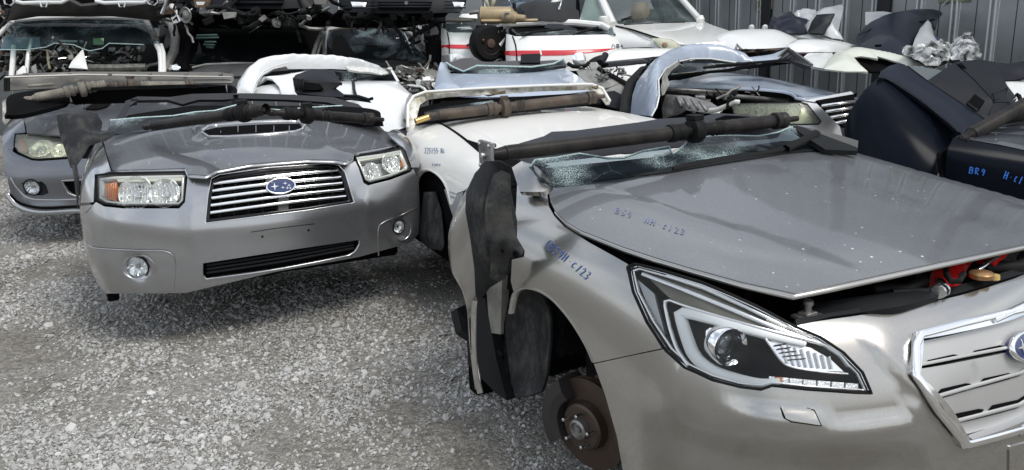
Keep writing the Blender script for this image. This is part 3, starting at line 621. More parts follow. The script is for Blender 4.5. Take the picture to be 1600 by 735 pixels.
# ================================================================ THE NEAR CAR (right)
fO=Frame(1.376,2.016,.503,-.04)
car=thing('front_half_car',fO,'champagne coloured front half of a car nearest, hood popped open, bare brake disc','car front')
SN=nose_surf(fO,res=6)
SN.mod([(1110,618),(1200,634),(1300,652),(1370,655),(1404,643),(1418,622),(1400,590),(1360,548),(1310,508)],.013,.020,'step',side=-1)
SN.mod([(1000,628),(1080,672),(1180,700),(1300,712),(1400,706),(1480,730)],.016,.05,'step',side=1)
SN.build()
SH=hood_surf(fO,[.855,.90,.945,.985,1.02,1.045,1.06],[-.12,.12,.40,.75,1.05,1.3,1.6],[.155,.055,.018,0,.018,.055,.155],[-1.0,-.72,-.36,0,.36,.72,1.0],front=.04)
SH.mod([(895,289),(986,307),(1108,344),(1200,370),(1313,411),(1372,430)],.0035,.03,'step',side=-1)
SH.mod([(1250,268),(1350,300),(1480,340),(1640,385)],.004,.09)
SH.build()
# --- bonnet
hood=panel('hood',SH,[(864,290),(858,300),(860,315),(867,329),(884,346),(907,360),(974,386),(1020,401),(1080,419),(1160,441),(1240,458),(1300,446),(1374,430),(1480,407),(1600,381),(1790,338),(1860,322),(1800,300),(1700,275),(1600,257),(1500,245),(1420,238),(1333,233),(1290,234),(1230,240),(1150,252),(1040,270),(940,283)],silver_hood,car,thick=.012,step=.03,smooth=False)
ribbon('hood_edge',SH,[(867,330),(884,347),(907,361),(974,387),(1020,402),(1080,420),(1160,442),(1240,459),(1300,447),(1374,431),(1480,408),(1600,382),(1790,339)],.006,silver_beige,hood,off=-.005,thick=.012,smooth=False)
writing(SH,'BS9  NH.C123',964,325,9.2,3.0,9,marker_dull,hood)
# --- black backing under the skins, paints in the shade of panel gaps
panel('inner_wing',SN,[(700,330),(800,262),(862,290),(960,380),(1100,470),(1600,470),(1600,380),(1900,330),(1900,640),(1600,900),(980,800),(960,680),(925,560),(893,497),(850,455),(800,455),(700,460)],void,car,off=-.07,thick=0,step=.06,smooth=False)
fb=panel('fender',SN,[(818,252),(838,264),(860,292),(855,304),(857,322),(866,338),(882,355),(922,380),(960,401),(981,413),(978,419),(988,455),(1010,505),(1034,544.5),(980,556.2),(927,567.6),(914,537),(891,500),(864,468),(837,452),(814,449),(802,455),(798,440),(800,400),(806,330),(808,290)],silver_beige,car,thick=.008,step=.03,smooth=False)
ribbon('arch_lip',SN,[(926,566),(913,537),(890,500),(863,469),(837,453),(814,450),(801,460),(795,490)],.012,silver_beige,fb,off=-.004,thick=.02)
writing(SN,'(BS9H.C/23',858,374,6.9,5.6,13,marker_blue,fb,width=.0032)
# --- bumper (left seam to mirrored right seam) with grille opening
bo=[(928,569),(980,557.6),(1036,546),(1071,577),(1112,596),(1156,607),(1189,611),(1207,605),(1262,611),(1336,616),(1362,617),(1349,583),(1318,550),(1281,526),(1243,511),(1246,507),(1300,499),(1400,485),(1500,462),(1600,432)]
half=list(map(tuple,SN.hits(dens(bo,9,True)[:-1] if False else dens(bo,9,False))))
mid=(SN.nu-1)/2
half=[h for h in half if h[0]<mid-.05]; topv=half[-1][1]
low=list(map(tuple,SN.hits(dens([(928,569),(946,619),(964,683),(974,740)],9,False))))
outline=half+[(mid,topv)]+[(2*mid-u,v) for u,v in half[::-1]]
bott=[(2*mid-u,v) for u,v in low]+[(2*mid-low[-1][0]-.4,.25),(mid+4,.02),(mid,.0),(mid-4,.02),(low[-1][0]+.4,.25)]+low[::-1][:-1]
gout=list(map(tuple,SN.hits([(1600,476),(1426,521),(1419,583),(1498,699),(1600,674)]))); gout=[(min(u,mid),v) for u,v in gout]
gh_=gout[1:4]; hole=[(mid,gout[0][1])]+gh_+[(mid,gh_[-1][1]-.02)]+[(2*mid-u,v) for u,v in gh_[::-1]]
bumper=panel('bumper',SN,outline+bott[1:],silver_beige,car,holes=[hole],uv=True,thick=.01,step=.028)
# grille
gr=MB()
def uvm(L): return [(2*mid-u,v) for u,v in L[::-1]]
grl=panel('grille',SN,hole,void,car,uv=True,off=-.06,thick=0,step=.06)
gin=SN.hits([(1600,492),(1438,531),(1432,589),(1510,685),(1600,656)]); gin=[(min(u,mid),v) for u,v in gin]
fo=[(mid,gout[0][1]+.02)]+gh_+[(mid,gh_[-1][1]-.03)]
fi_=[(mid,gin[0][1]+.0)]+gin[1:4]+[(mid,gin[3][1]-.02)]
def ring(L1,L2): return L1+L2[::-1]
panel('grille_surround',SN,hole,chrome,grl,holes=[[(mid,fi_[0][1])]+fi_[1:4]+[(mid,fi_[4][1])]+uvm(fi_[1:4])],uv=True,off=.012,thick=.05,step=.03)
def gslat(tl,bl_,tr,br,k):
    Q=SN.hits([tl,bl_,br,tr]); a,b,c,d=[(min(u,mid),v) for u,v in Q]; c=(mid,c[1]); d=(mid,d[1])
    L=[a,b,c,(2*mid-b[0],b[1]),(2*mid-a[0],a[1]),d]
    panel('slat',SN,L,slat_grey,grl,uv=True,off=-.012,thick=.03,step=.03)
ribbon('surround_bevel',SN,[(1600,483.5),(1500,507),(1433,525),(1426,540),(1425.5,587),(1460,640),(1500,688),(1506,691),(1550,680),(1600,666)],.018,chrome,grl,off=.018,thick=.012,smooth=False)
ribbon('surround_bevel',SN,[(1600,483.5),(1500,507),(1433,525),(1426,540),(1425.5,587),(1460,640),(1500,688),(1506,691),(1550,680),(1600,666)],.018,chrome,grl,off=.018,thick=.012,smooth=False,xmirror=True)
for q in (((1437,533),(1433,570),(1600,492),(1600,538)),((1433,577),(1453,622),(1600,545),(1600,581)),((1457,630),(1488,660),(1600,589),(1600,631)),((1494,668),(1508,684),(1600,639),(1600,655))): gslat(*q,0)
for a,b in (((1433,571),(1600,539)),((1454,624),(1600,583)),((1489,662),(1600,633))):
    for xm in (False,True): ribbon('slat_lip',SN,[a,b],.008,slat_grey,grl,off=-.004,thick=.012,smooth=False,xmirror=xm)
for cx,cy in ((1476,562),(1549,548),(1497,609),(1563,593),(1517,650),(1577,636)):
    L=[(cx+dx,cy+dy-dx*.215) for dx,dy in ((-27,2),(-20,-4.5),(19,-4.5),(26,-2),(19,4.5),(-21,5))]
    for xm in (False,True): panel('grille_slot',SN,L,void,grl,off=-.0095,thick=.004,step=.05,smooth=False,xmirror=xm)
emblem(SN,1605,541,30,24,grl,ang=-.2,offs=.004)
# washer cap
panel('washer_cover_gap',SN,[(1216,631),(1264,637),(1273,641),(1284,666),(1236,660),(1225,654)],void,bumper,off=.0012,thick=.003,step=.012,smooth=False)
panel('washer_cover',SN,[(1218.5,633),(1263,639),(1271,642.5),(1281,664),(1237,658),(1227,653)],silver_beige,bumper,off=.0034,thick=.004,step=.012,smooth=False)
panel('plate_recess',SN,[(1575,698),(1700,665),(1700,760),(1575,790)],silver_beige,bumper,off=.004,thick=.006,step=.06,smooth=False)
# --- headlight
HL=[(981,418),(994,413),(1038,424),(1097,442),(1141,461),(1185,481),(1240,510),(1281,527),(1317,551),(1347,582),(1361,615),(1336,613),(1262,608),(1207,602),(1189,608),(1156,605),(1112,593),(1071,575),(1042,549),(1012,505),(990,457)]
hl=panel('headlight',SN,HL,void,car,off=-.045,thick=0,step=.03,smooth=False)
ribbon('seal',SN,HL,.0065,rubber,hl,off=-.006,thick=.05,closed=True,smooth=False)
panel('lens',SN,[(985,419),(996,416),(1038,427),(1097,445),(1141,463),(1185,483),(1240,512),(1280,529),(1316,553),(1345,583),(1358,612),(1262,606),(1207,600),(1189,606),(1156,603),(1112,591),(1072,573),(1043,547),(1014,503),(992,455)],lens_clear,hl,off=.001,thick=.004,step=.03,smooth=False)
ribbon('lens_rim',SN,[(987,421),(997,418),(1038,429),(1097,447),(1185,485),(1280,531),(1314,554),(1343,584),(1355,610),(1262,604),(1207,598),(1189,603),(1156,600),(1112,588),(1074,570),(1046,545),(1017,501),(994,455)],.0035,dull_chrome,hl,off=-.008,thick=.01,closed=True,smooth=False)
panel('side_reflector',SN,[(989,432),(1016,456),(1020,475),(1034,530),(1012,495)],M('reflector_grey',(.35,.36,.37),.25,.6,.5,bump=.5,bscale=300),hl,off=-.02,thick=.01,step=.03,smooth=False)
panel('upper_trim',SN,[(997,419),(1038,430),(1097,448),(1185,486),(1255,520),(1215,514),(1150,500),(1080,480),(1040,462)],M('bronze_trim',(.10,.095,.075),.3,.4,.3),hl,off=-.022,thick=.012,step=.03,smooth=False)
ribbon('upper_rib',SN,[(1000,425),(1060,447),(1130,474),(1200,503),(1262,527)],.010,dull_chrome,hl,off=-.012,thick=.01)
ribbon('upper_rib',SN,[(1040,427),(1110,449),(1170,478),(1230,508)],.007,dull_chrome,hl,off=-.008,thick=.008)
ribbon('light_guide',SN,[(1220,597),(1190,600),(1150,593),(1110,580),(1081,558),(1068,530),(1059,500),(1056,490),(1064,487),(1100,494),(1160,510),(1220,526),(1262,536)],.024,white_guide,hl,off=-.012,thick=.02,smooth=True,taper=[.7,.9,1,1.2,1.15,1,.9,.7,.5])
ribbon('guide_edge',SN,[(1072,572),(1054,545),(1043,512),(1036,478),(1036,470),(1044,468),(1060,474),(1120,492),(1200,514),(1280,534),(1310,548),(1330,572)],.006,dull_chrome,hl,off=-.008,thick=.012)
# projector
def local_at(S,px,py,off=0): 
    p,n=S.at(S.hits([(px,py)]),off); return p[0],n[0]
pj,nj=local_at(SN,1133,539,-.028); ax=np.array([-.15,-1,0.05]); ax/=np.linalg.norm(ax)
mb=MB(); mb.lathe(pj,ax,[(-.03,.048),(.012,.052),(.018,.049),(.012,.042),(-.01,.036),(-.012,.034)],36); mb.build('projector_ring',chrome,hl)
mb=MB(); mb.lathe(pj,ax,[(-.012,.035),(-.0,.034),(.008,.029),(.014,.018),(.016,.006)],32); mb.build('projector_lens',clear('bulb_glass',(.75,.8,.85),.01),hl)
mb=MB(); mb.lathe(pj+ax*-.014,ax,[(0,.03),(.001,.03),(.002,.012),(.004,.01)],24); mb.build('projector_core',dull_chrome,hl)
panel('projector_shroud',SN,[(1098,515),(1106,510),(1116,512),(1113,528),(1112,545),(1122,562),(1112,560),(1100,548)],chrome,hl,off=-.026,thick=.01,step=.02,smooth=True)
# right reflector bowl
panel('reflector',SN,[(1204,530),(1235,531),(1275,540),(1308,560),(1328,580),(1290,579),(1245,573),(1226,562)],chrome,hl,off=-.03,thick=.01,step=.02,smooth=False)
ribbon('reflector_edge',SN,[(1198,527),(1222,561),(1240,573),(1290,581),(1330,584)],.004,dull_chrome,hl,off=-.016,thick=.012)
for k in range(8): ribbon('reflector_flute',SN,[(1226+k*11,534+k*3),(1236+k*10.2,572+k*.6)],.004,dull_chrome,hl,off=-.022,thick=.008,smooth=False)
for k in range(5): ribbon('reflector_flute',SN,[(1214+k*5,538+k*6),(1232+k*8,535+k*6)],.003,gloss_black,hl,off=-.02,thick=.006,smooth=False)
facet=M('facet_chrome',(.75,.76,.77),.14,1,bump=1,bscale=120)
for k in range(13):
    x=1203+k*11.2; y=589+k*.9
    panel('indicator_cell',SN,[(x,y),(x+10,y+.5),(x+10,y+12),(x,y+11.5)],amber if k==1 else facet,hl,off=-.018+.004*(k%2),thick=.01,step=.05,smooth=False)
# --- engine bay
bay=Surf(fO,[[(x*w_,y,z) for x in (-1,-.4,0,.4,1)] for y,z,w_ in ((.22,.74,.40),(.45,.72,.52),(.8,.72,.62),(1.3,.72,.7))])
panel('bay_panel',bay,full(bay),void,car,uv=True,thick=.02,step=.08,edge=False)
panel('radiator_cover',SN,[(1242,500),(1300,490),(1400,473),(1480,452),(1600,418),(1600,428),(1500,459),(1400,482),(1300,496),(1243,509)],black_pl,car,off=.004,thick=.02,step=.03,smooth=False)
sheet('cooling_duct',fO,[(1250,478,'z',.80),(1300,470,'z',.81),(1400,455,'z',.82),(1440,448,'z',.82),(1470,462,'z',.82),(1400,480,'z',.82),(1300,494,'z',.80),(1256,500,'z',.79)],black_pl,car,bulge=.012,thick=.02)
kb=fO.P((1262,494,'z',.80)); mb=MB(); mb.box(kb,(.07,.05,.008)); mb.box(kb+[.0,.0,.006],(.04,.03,.012)); mb.lathe(kb+[0,0,.01],(0,0,1),[(0,.009),(.02,.009),(.021,.013),(.032,.013),(.034,.010)],14); mb.build('hood_stop',steel,car)
# red covered parts and hoses
rp_=fO.P((1500,425,'z',.82)); 
sheet('red_cover',fO,[(1452,452,'z',.815),(1456,425,'z',.83),(1480,405,'z',.84),(1500,400,'z',.85),(1530,396,'z',.85),(1512,420,'z',.83),(1496,450,'z',.81)],red_pl,car,bulge=.02,thick=.01,noise=.03,nscale=30)
sheet('red_cover',fO,[(1525,408,'z',.835),(1535,396,'z',.85),(1556,389,'z',.85),(1578,390,'z',.85),(1572,402,'z',.84),(1556,412,'z',.84)],red_pl,car,bulge=.015,thick=.01,noise=.02,nscale=40)
mb=MB(); mb.tube([fO.P((1520,428,'z',.84)),fO.P((1560,400,'z',.85))],.006,10); mb.build('metal_rod',dull_chrome,car)
mb=MB(); mb.tube([fO.P(p) for p in dens([(1478,420,'z',.86),(1480,437,'z',.85),(1490,442,'z',.85),(1497,434,'z',.85)],1)] if False else [fO.P((1478,418,'z',.86)),fO.P((1479,430,'z',.855)),fO.P((1486,440,'z',.85)),fO.P((1498,440,'z',.85)),fO.P((1506,428,'z',.85))],.008,10); mb.build('hose',rubber,car)
cp=fO.P((1533,434,'z',.835)); mb=MB(); mb.lathe(cp,(0,0,1),[(0,.03),(.012,.032),(.016,.028),(.02,.012)],24); mb.build('filler_cap',M('brass_cap',(.35,.2,.09),.35,.6),car)
mb=MB(); mb.lathe(cp+[.045,-.01,-.01],(0,0,1),[(0,.015),(.012,.014)],16); mb.build('cap_tab',M('yellow_tab',(.5,.36,.12),.5),car)
for p,r in (((1420,452),.016),((1450,458),.014),((1590,418),.02)):
    q=fO.P((*p,'z',.82)); mb=MB(); mb.tube([q+[-.08,.05,0],q,q+[.06,.0,.01],q+[.14,.06,-.01]],r,12); mb.build('hose',rubber,car)
for x,y in ((1466,457),(1472,454)):
    q=fO.P((x,y,'z',.83)); mb=MB(); mb.lathe(q,(1,.3,0),[(0,.018),(.008,.019)],16); mb.build('hose_clip',dull_chrome,car)
# --- wheel well and brake
hub=fO.P((891,669,'x',-.86)); cx_,cy_,cz_=hub[0]+.09,hub[1]+.0,hub[2]
mb=MB(); R=[]
for k in range(15):
    a=math.radians(-15+210*k/14); rr=.40
    R.append([( -.87,hub[1]+.03-rr*math.cos(a),.40+rr*math.sin(a)*.95),(-.70,hub[1]+.03-(rr+.01)*math.cos(a),.40+(rr+.01)*math.sin(a)*.95),(-.45,hub[1]+.03-(rr-.02)*math.cos(a),.40+(rr-.02)*math.sin(a)*.95)])
Vv=[p for r in R for p in r]; Ff=[(i*3+j,i*3+j+1,i*3+j+4,i*3+j+3) for i in range(14) for j in range(2)]
mb.add(Vv,Ff,True); mb.box((-.46,hub[1]+.05,.42),(.03,.85,.85)); mb.build('arch_liner',scuff_pl,car)
sheet('liner_rear',fO,[(798,464,'x',-.86),(815,450,'x',-.86),(840,455,'x',-.84),(856,480,'x',-.80),(860,520,'x',-.78),(857,560,'x',-.79),(852,596,'x',-.80),(846,612,'x',-.81),(810,622,'x',-.86),(800,600,'x',-.87),(791,540,'x',-.87),(790,492,'x',-.87)],scuff_pl,car,bulge=-.03,thick=.01)
ax=np.array([-.97,-.24,.0]); ax/=np.linalg.norm(ax); hc=fO.P((921,662,'x',-.80))
bd=MB(); bd.lathe(hc,ax,[(-.025,.09),(-.024,.158),(-.014,.158),(-.013,.14),(-.004,.14),(-.003,.158),(.006,.158),(.007,.085),(.036,.08),(.042,.072),(.042,.036)],56); disc=bd.build('brake_disc',rust_disc,car)
mb=MB(); mb.lathe(hc+ax*.040,ax,[(0,.036),(.02,.034),(.024,.026),(.014,.022),(.014,.012),(.02,.010)],28); mb.build('hub_centre',steel,disc)
s_=np.cross(ax,[0,0,1.]); s_/=np.linalg.norm(s_); u_=np.cross(s_,ax)
for k in range(5):
    a=2*math.pi*k/5+.45; q=hc+ax*.04+(s_*math.cos(a)+u_*math.sin(a))*.055
    mb=MB(); mb.lathe(q,ax,[(0,.0065),(.008,.0065),(.009,.0075),(.012,.0065),(.015,.0075),(.018,.0065),(.021,.0075),(.024,.0065),(.034,.006),(.036,.004)],12); mb.build('wheel_stud',dull_chrome,disc)
mb=MB()
R=[]
for k in range(9):
    a=math.radians(118+10.5*k); c1,s1=math.cos(a),math.sin(a)
    # vertical loop in s_,u_ plane towards rear of the car
    q=lambda r,h: hc+(-s_*0+ (s_*c1+u_*s1)*r)+ax*h
    R.append([q(.10,.02),q(.10,.05),q(.13,.058),q(.172,.05),q(.178,.0),q(.172,-.05),q(.13,-.06),q(.10,-.04)])
side=1 if (fO.P((860,640,'x',-.82))-hc)@s_>0 else -1
if side>0:
    R=[]
    for k in range(9):
        a=math.radians(-40+12*k+2); c1,s1=math.cos(a),math.sin(a); q=lambda r,h: hc+(s_*c1+u_*s1)*r+ax*h
        R.append([q(.10,.02),q(.10,.05),q(.13,.058),q(.172,.05),q(.178,.0),q(.172,-.05),q(.13,-.06),q(.10,-.04)])
mb.rings(R,smooth=False); mb.build('brake_caliper',M('caliper_iron',(.035,.03,.028),.7,.3,bump=.4),car)
mb=MB(); mb.tube([hc-ax*.02,hc-ax*.42+[0,0,.02]],.03,14); mb.box(hc-ax*.10+[0,0,.0],(.06,.1,.26)); mb.tube([hc-ax*.1+[0,.02,-.1],(-.2,hc[1]+.05,.16)],.025,10); mb.build('axle',rust,car)
mb=MB(); mb.tube([(-.62,hub[1]+.02,.30),(-.60,hub[1]+.04,.85)],.05,16); mb.build('strut',void,car)
# structural pillar and sill behind the arch
mb=MB(); mb.poly([fO.P(p) for p in [(770,440,'x',-.84),(796,430,'x',-.84),(794,490,'x',-.84),(793,520,'x',-.84),(779,518,'x',-.84),(774,490,'x',-.84)]],.03); mb.build('hinge_pillar',M('dusty_primer',(.26,.25,.22),.6,.1,var=.5,vscale=12,bump=.3),car)
mb=MB(); mb.poly([fO.P(p) for p in [(744,470,'x',-.80),(772,462,'x',-.80),(790,560,'x',-.80),(806,622,'x',-.80),(790,612,'x',-.80),(744,566,'x',-.80)]],.04); mb.poly([fO.P(p) for p in [(704,488,'y',2.0),(718,482,'y',2.0),(746,510,'y',1.95),(746,545,'y',1.95),(712,522,'y',2.0)]],.1); mb.build('sill_end',black_pl,car)
mb=MB(); mb.box((-.2,1.75,.42),(1.25,.08,.75)); mb.box((.1,1.78,.80),(1.5,.06,.22)); mb.build('bulkhead',void,car)
for k,(z,x) in enumerate(((.50,-.80),(.40,-.79),(.32,-.79))):
    mb=MB(); a=fO.P((748,480+38*k,'x',-.82)); b=fO.P((786,520+36*k,'x',-.82)); mb.tube([a,b],.008+.004*(k%2),8); mb.build('sill_pipe',[dull_chrome,rubber,steel][k],car)
# supporting block hidden beneath
mb=MB(); mb.box((0,.95,.14),(1.0,.5,.18)); mb.build('subframe',void,car)
# --- wind screen, cowl, dash
SG=Surf(fO,[[(x,1.62-.0+.06*(1-(x/.8)**2)*-1+.02,1.27-.03*abs(x)) for x in (-.85,-.45,0,.45,.85)],[(x,1.42-.06*(1-(x/.8)**2),1.14-.03*abs(x)) for x in (-.85,-.45,0,.45,.85)],[(x,1.20-.06*(1-(x/.8)**2),1.02-.02*abs(x)) for x in (-.85,-.45,0,.45,.85)],[(x,1.0-.06*(1-(x/.8)**2),.96-.02*abs(x)) for x in (-.85,-.45,0,.45,.85)]])
panel('dashboard',SG,[(822,262),(850,246),(1000,232),(1100,222),(1232,205),(1262,206),(1330,234),(1200,262),(1040,282),(866,296),(836,276)],M('dusty_dash',(.012,.015,.018),.6,0,spec=.2,var=.6,vscale=9,col2=(.03,.037,.042),bump=.4,bscale=50),car,off=-.05,thick=.02,step=.05,smooth=False)
gl=panel('broken_windscreen',SG,[(828,262),(836,250),(870,246),(905,240),(950,247),(975,246),(1004,236),(1045,229),(1052,240),(1062,233),(1078,219),(1110,213),(1150,212),(1185,213),(1215,207),(1238,198),(1262,212),(1290,236),(1200,256),(1040,277),(866,292),(842,282)],glass_dark,car,thick=.005,step=.03,smooth=False)
cracked=M('shattered_glass_edge',(.5,.66,.64),.25,0,.5,bump=1,bscale=200,var=.5,vscale=90)
ribbon('torn_edge',SG,[(828,262),(836,250),(870,246),(905,240),(950,247),(975,246),(1004,236),(1045,229),(1052,240),(1062,233),(1078,219),(1110,213),(1150,212),(1185,213),(1215,207),(1238,198)],.006,cracked,gl,off=.001,thick=.006,smooth=False)
panel('wiper_cowl',SH,[(866,292),(1040,272),(1150,254),(1230,241),(1290,235),(1330,233),(1262,214),(1200,235),(1040,262),(930,280),(860,284)],black_pl,car,off=.006,thick=.02,step=.04,smooth=False)
ribbon('wiper_arm',SG,[(1050,270),(1120,256),(1200,243),(1252,228)],.022,rubber,car,off=.02,thick=.012,taper=[.3,1,.8,1.2]); ribbon('wiper_arm',SG,[(1225,240),(1262,222),(1272,215)],.03,rubber,car,off=.03,thick=.015)
sheet('pillar_trim',fO,[(1236,196,'y',1.35),(1252,198,'y',1.35),(1300,216,'y',1.2),(1338,230,'y',1.05),(1340,236,'y',1.03),(1290,234,'y',1.1),(1262,216,'y',1.2)],black_pl,car,thick=.02,smooth=False)
sheet('pillar_trim',fO,[(1244,196,'y',1.42),(1290,205,'y',1.3),(1341,220,'y',1.15),(1340,232,'y',1.1),(1328,226,'y',1.15),(1296,216,'y',1.25)],M('grey_brown_trim',(.07,.068,.063),.55,0,bump=.3),car,thick=.02,smooth=False)
sheet('pillar_stub',fO,[(800,262,'y',1.42),(815,252,'y',1.42),(840,262,'y',1.3),(864,290,'y',1.22),(850,300,'y',1.2),(812,300,'y',1.3)],silver_beige,car,thick=.02,smooth=True)
# dash pad pulled up behind the shaft
sheet('dash_pad',fO,[(798,236,'y',1.62),(812,224,'y',1.64),(850,213,'y',1.66),(862,206,'y',1.66),(900,204,'y',1.67),(1000,191,'y',1.7),(1030,186,'y',1.7),(1100,182,'y',1.7),(1120,177,'y',1.72),(1170,180,'y',1.72),(1215,188,'y',1.7),(1230,196,'y',1.66),(1215,215,'y',1.6),(1100,225,'y',1.6),(900,250,'y',1.55),(820,258,'y',1.5)],M('slate_dash_pad',(.022,.024,.031),.55,0,spec=.3,bump=.2,dust=.1,dustcol=(.09,.09,.10)),car,bulge=.03,thick=.03,smooth=False)
sheet('dash_vent',fO,[(1120,186,'y',1.60),(1135,181,'y',1.6),(1180,184,'y',1.6),(1222,193,'y',1.58),(1180,200,'y',1.56),(1130,198,'y',1.58)],void,car,bulge=-.02,thick=.01)
# bent fender flap and hanging liner
sheet('bent_fender_flap',fO,[(752,262,'x',-.92),(724,305,'x',-.95),(704,350,'x',-.98),(700,385,'x',-.99),(706,425,'x',-.98),(722,455,'x',-.96),(732,500,'x',-.95),(736,560,'x',-.95),(742,608,'x',-.95),(752,616,'x',-.95),(750,590,'x',-.94),(742,540,'x',-.93),(744,480,'x',-.92),(760,430,'x',-.90),(775,330,'x',-.90)],silver_beige,car,bulge=.03,thick=.006)
ribbon_pts=[(735,470,'x',-.97),(738,520,'x',-.965),(741,560,'x',-.965),(744,598,'x',-.965),(752,616,'x',-.96)]
sheet('torn_metal_strip',fO,[(737,470,'x',-.98),(744,472,'x',-.975),(743,540,'x',-.975),(747,590,'x',-.975),(754,614,'x',-.97),(746,616,'x',-.975),(739,580,'x',-.98),(736,520,'x',-.98)],M('bare_edge',(.42,.40,.36),.45,.5,var=.3,vscale=30),car,thick=.004)
ln=sheet('hanging_liner',fO,[(757,252,'x',-.99),(780,252,'x',-.97),(800,262,'x',-.93),(796,275,'x',-.93),(800,305,'x',-.93),(808,345,'x',-.93),(808,372,'x',-.93),(820,392,'x',-.93),(818,402,'x',-.94),(800,406,'x',-.94),(796,425,'x',-.95),(788,436,'x',-.96),(765,450,'x',-.98),(748,474,'x',-1.0),(743,462,'x',-1.01),(741,420,'x',-1.03),(735,375,'x',-1.05),(727,330,'x',-1.05),(728,300,'x',-1.03),(740,275,'x',-1.01)],scuff_pl,car,bulge=.03,thick=.003,noise=.03,nscale=9,smooth=False)
sheet('liner_facet',fO,[(776,262,'x',-.965),(797,272,'x',-.945),(799,325,'x',-.945),(808,372,'x',-.945),(817,392,'x',-.945),(815,399,'x',-.95),(797,403,'x',-.955),(792,424,'x',-.965),(764,442,'x',-.995),(766,400,'x',-1.02),(757,345,'x',-1.035),(763,295,'x',-1.01)],M('muddy_liner_face',(.014,.015,.016),.55,spec=.15,bump=.7,bscale=60,var=.5,vscale=13,col2=(.05,.05,.046),scr=.9,dustcol=(.15,.147,.135)),ln,bulge=.006,thick=.003,noise=.02,nscale=11)
for x,y in ((786,392),): MB().lathe(fO.P((x,y,'x',-1.0)),(-1,-.3,0),[(0,.007),(.004,.007),(.005,.003)],10).build('clip_hole',void,ln)
mb=MB(); q=fO.P((806,398,'x',-.96)); mb.lathe(q,(-1,-.3,0),[(0,.012),(.004,.012),(.004,.005)],12); mb.build('grommet',void,ln)
shaft('propeller_shaft',fO,(760,243,'y',1.28),(1240,186,'y',1.22),.0265,shaft_dark,'oily black drive shaft with square flange lying along the broken windscreen of the champagne car',joint=.63,flange=.095)
groove=M('groove_dark',(.05,.05,.05),.6)
# ================================================================ SECOND CAR (left of centre, grille with five bars)
fF=Frame(-1.116,3.881,.418,.03)
carF=thing('front_half_car',fF,'silver grey front half of a car with hood scoop and five-bar chrome grille','car front')
colsF=[(-.97,2.3),(-.99,1.8),(-1,1.3),(-1,.95),(-.995,.7),(-.965,.47),(-.88,.28),(-.72,.165),(-.46,.085),(-.22,.035),(0,.02)]
zF=[.19,.27,.40,.52,.62,.70,.78,.85,.90,.94]
FN=nose_surf(fF,W=.935,cols=colsF,zs_s=zF,zs_f=[.19,.27,.40,.52,.62,.70,.77,.83,.87,.90],side=[.05,.02,0,0,.005,.02,.04,.08,.14,.24],front=[.05,.02,0,0,.005,.02,.045,.085,.16,.30],res=6)
FN.mod([(303,300),(300,345),(306,400)],.007,.035); FN.mod([(562,290),(572,330),(572,380)],.007,.035)
FN.mod([(150,338),(220,352),(300,362),(430,352),(560,325),(600,318),(650,296)],.008,.05)

for cx,cy,r in ((214,418,.045),(626,357,.045)):
    q=FN.raw(FN.hits([(cx,cy)]))[0]; FN.mods.append(lambda uv,p,q=q,r=r: -.022*np.clip(1.4*np.exp(-(np.linalg.norm(p-q,axis=1)/.062)**4),0,1))
FN.build()
FH=hood_surf(fF,[.845,.878,.915,.945,.968,.985,1.0],[.0,.18,.42,.68,.92,1.15,1.5],[.17,.06,.015,0,.015,.06,.17],[-1.0,-.74,-.37,0,.37,.74,1.0],front=.10)
def scoop(uv,p):
    x=np.abs(p[:,0]-SC[0]);y=p[:,1]; t=np.clip((y-(SC[1]-.05))/.10,0,1); t=t*t*(3-2*t); b=np.clip((SC[1]+.55-y)/.45,0,1); e=np.clip((.33-x)/.07,0,1); e=e*e*(3-2*e)
    return .035*t*b*e
SC=FH.raw(FH.hits([(397,207)]))[0]; print('scoop',SC)
FH.mods.append(scoop)
FH.mod([(316,272),(322,240),(318,222)],.004,.05); FH.mod([(540,250),(520,225),(500,208)],.004,.05)
FH.build()
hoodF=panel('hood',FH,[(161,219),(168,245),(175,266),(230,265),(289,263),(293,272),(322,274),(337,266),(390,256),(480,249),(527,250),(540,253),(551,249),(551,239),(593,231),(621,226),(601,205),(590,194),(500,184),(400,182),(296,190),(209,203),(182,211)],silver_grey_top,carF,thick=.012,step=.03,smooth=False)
panel('scoop_opening',FH,[(317,208),(326,213),(400,210),(462,204),(472,199),(468,195),(400,196),(335,201)],void,hoodF,off=.003,thick=.004,step=.03,smooth=True)
ribbon('scoop_lip',FH,[(316,208),(322,202),(335,197),(400,192),(465,191),(476,197),(472,203)],.010,silver_grey,hoodF,off=.010,thick=.014,smooth=True)
ribbon('scoop_lip',FH,[(316,209),(326,214.5),(400,212),(462,206),(474,201)],.008,silver_grey,hoodF,off=.008,thick=.010,smooth=True)
for x in (345,372,400,428,452): ribbon('scoop_vane',FH,[(x,198),(x,208)],.004,dark_grey,hoodF,off=.006,smooth=False)
ribbon('hood_edge',FH,[(175,267),(230,266),(289,264),(293,273),(322,275),(337,267),(390,257),(480,250),(527,251),(540,254),(551,250),(552,239),(593,232),(621,227)],.006,silver_grey,hoodF,off=-.004,thick=.012,smooth=False)
panel('inner_wing',FN,[(118,230),(165,215),(180,268),(290,262),(400,252),(560,236),(630,222),(660,300),(650,370),(420,440),(170,458),(140,440),(122,340)],void,carF,off=-.05,thick=0,step=.06,smooth=False)  # black backing, colours the gaps between skins as shade
mid=(FN.nu-1)/2
panel('fender',FN,[(159,221),(166,245),(173,268),(148,275),(146,316),(121,318),(112,300),(116,250),(136,225)],silver_grey,carF,thick=.008,step=.03,smooth=False)
panel('fender',FN,[(604,208),(624,226),(634,236),(643,262),(655,262),(660,240),(640,214),(618,200)],silver_grey,carF,thick=.008,step=.03,smooth=False)
GO=[(330,279),(342,273),(420,262),(510,256),(530,258),(539,269),(554,317),(480,329),(321,349),(325,305)]
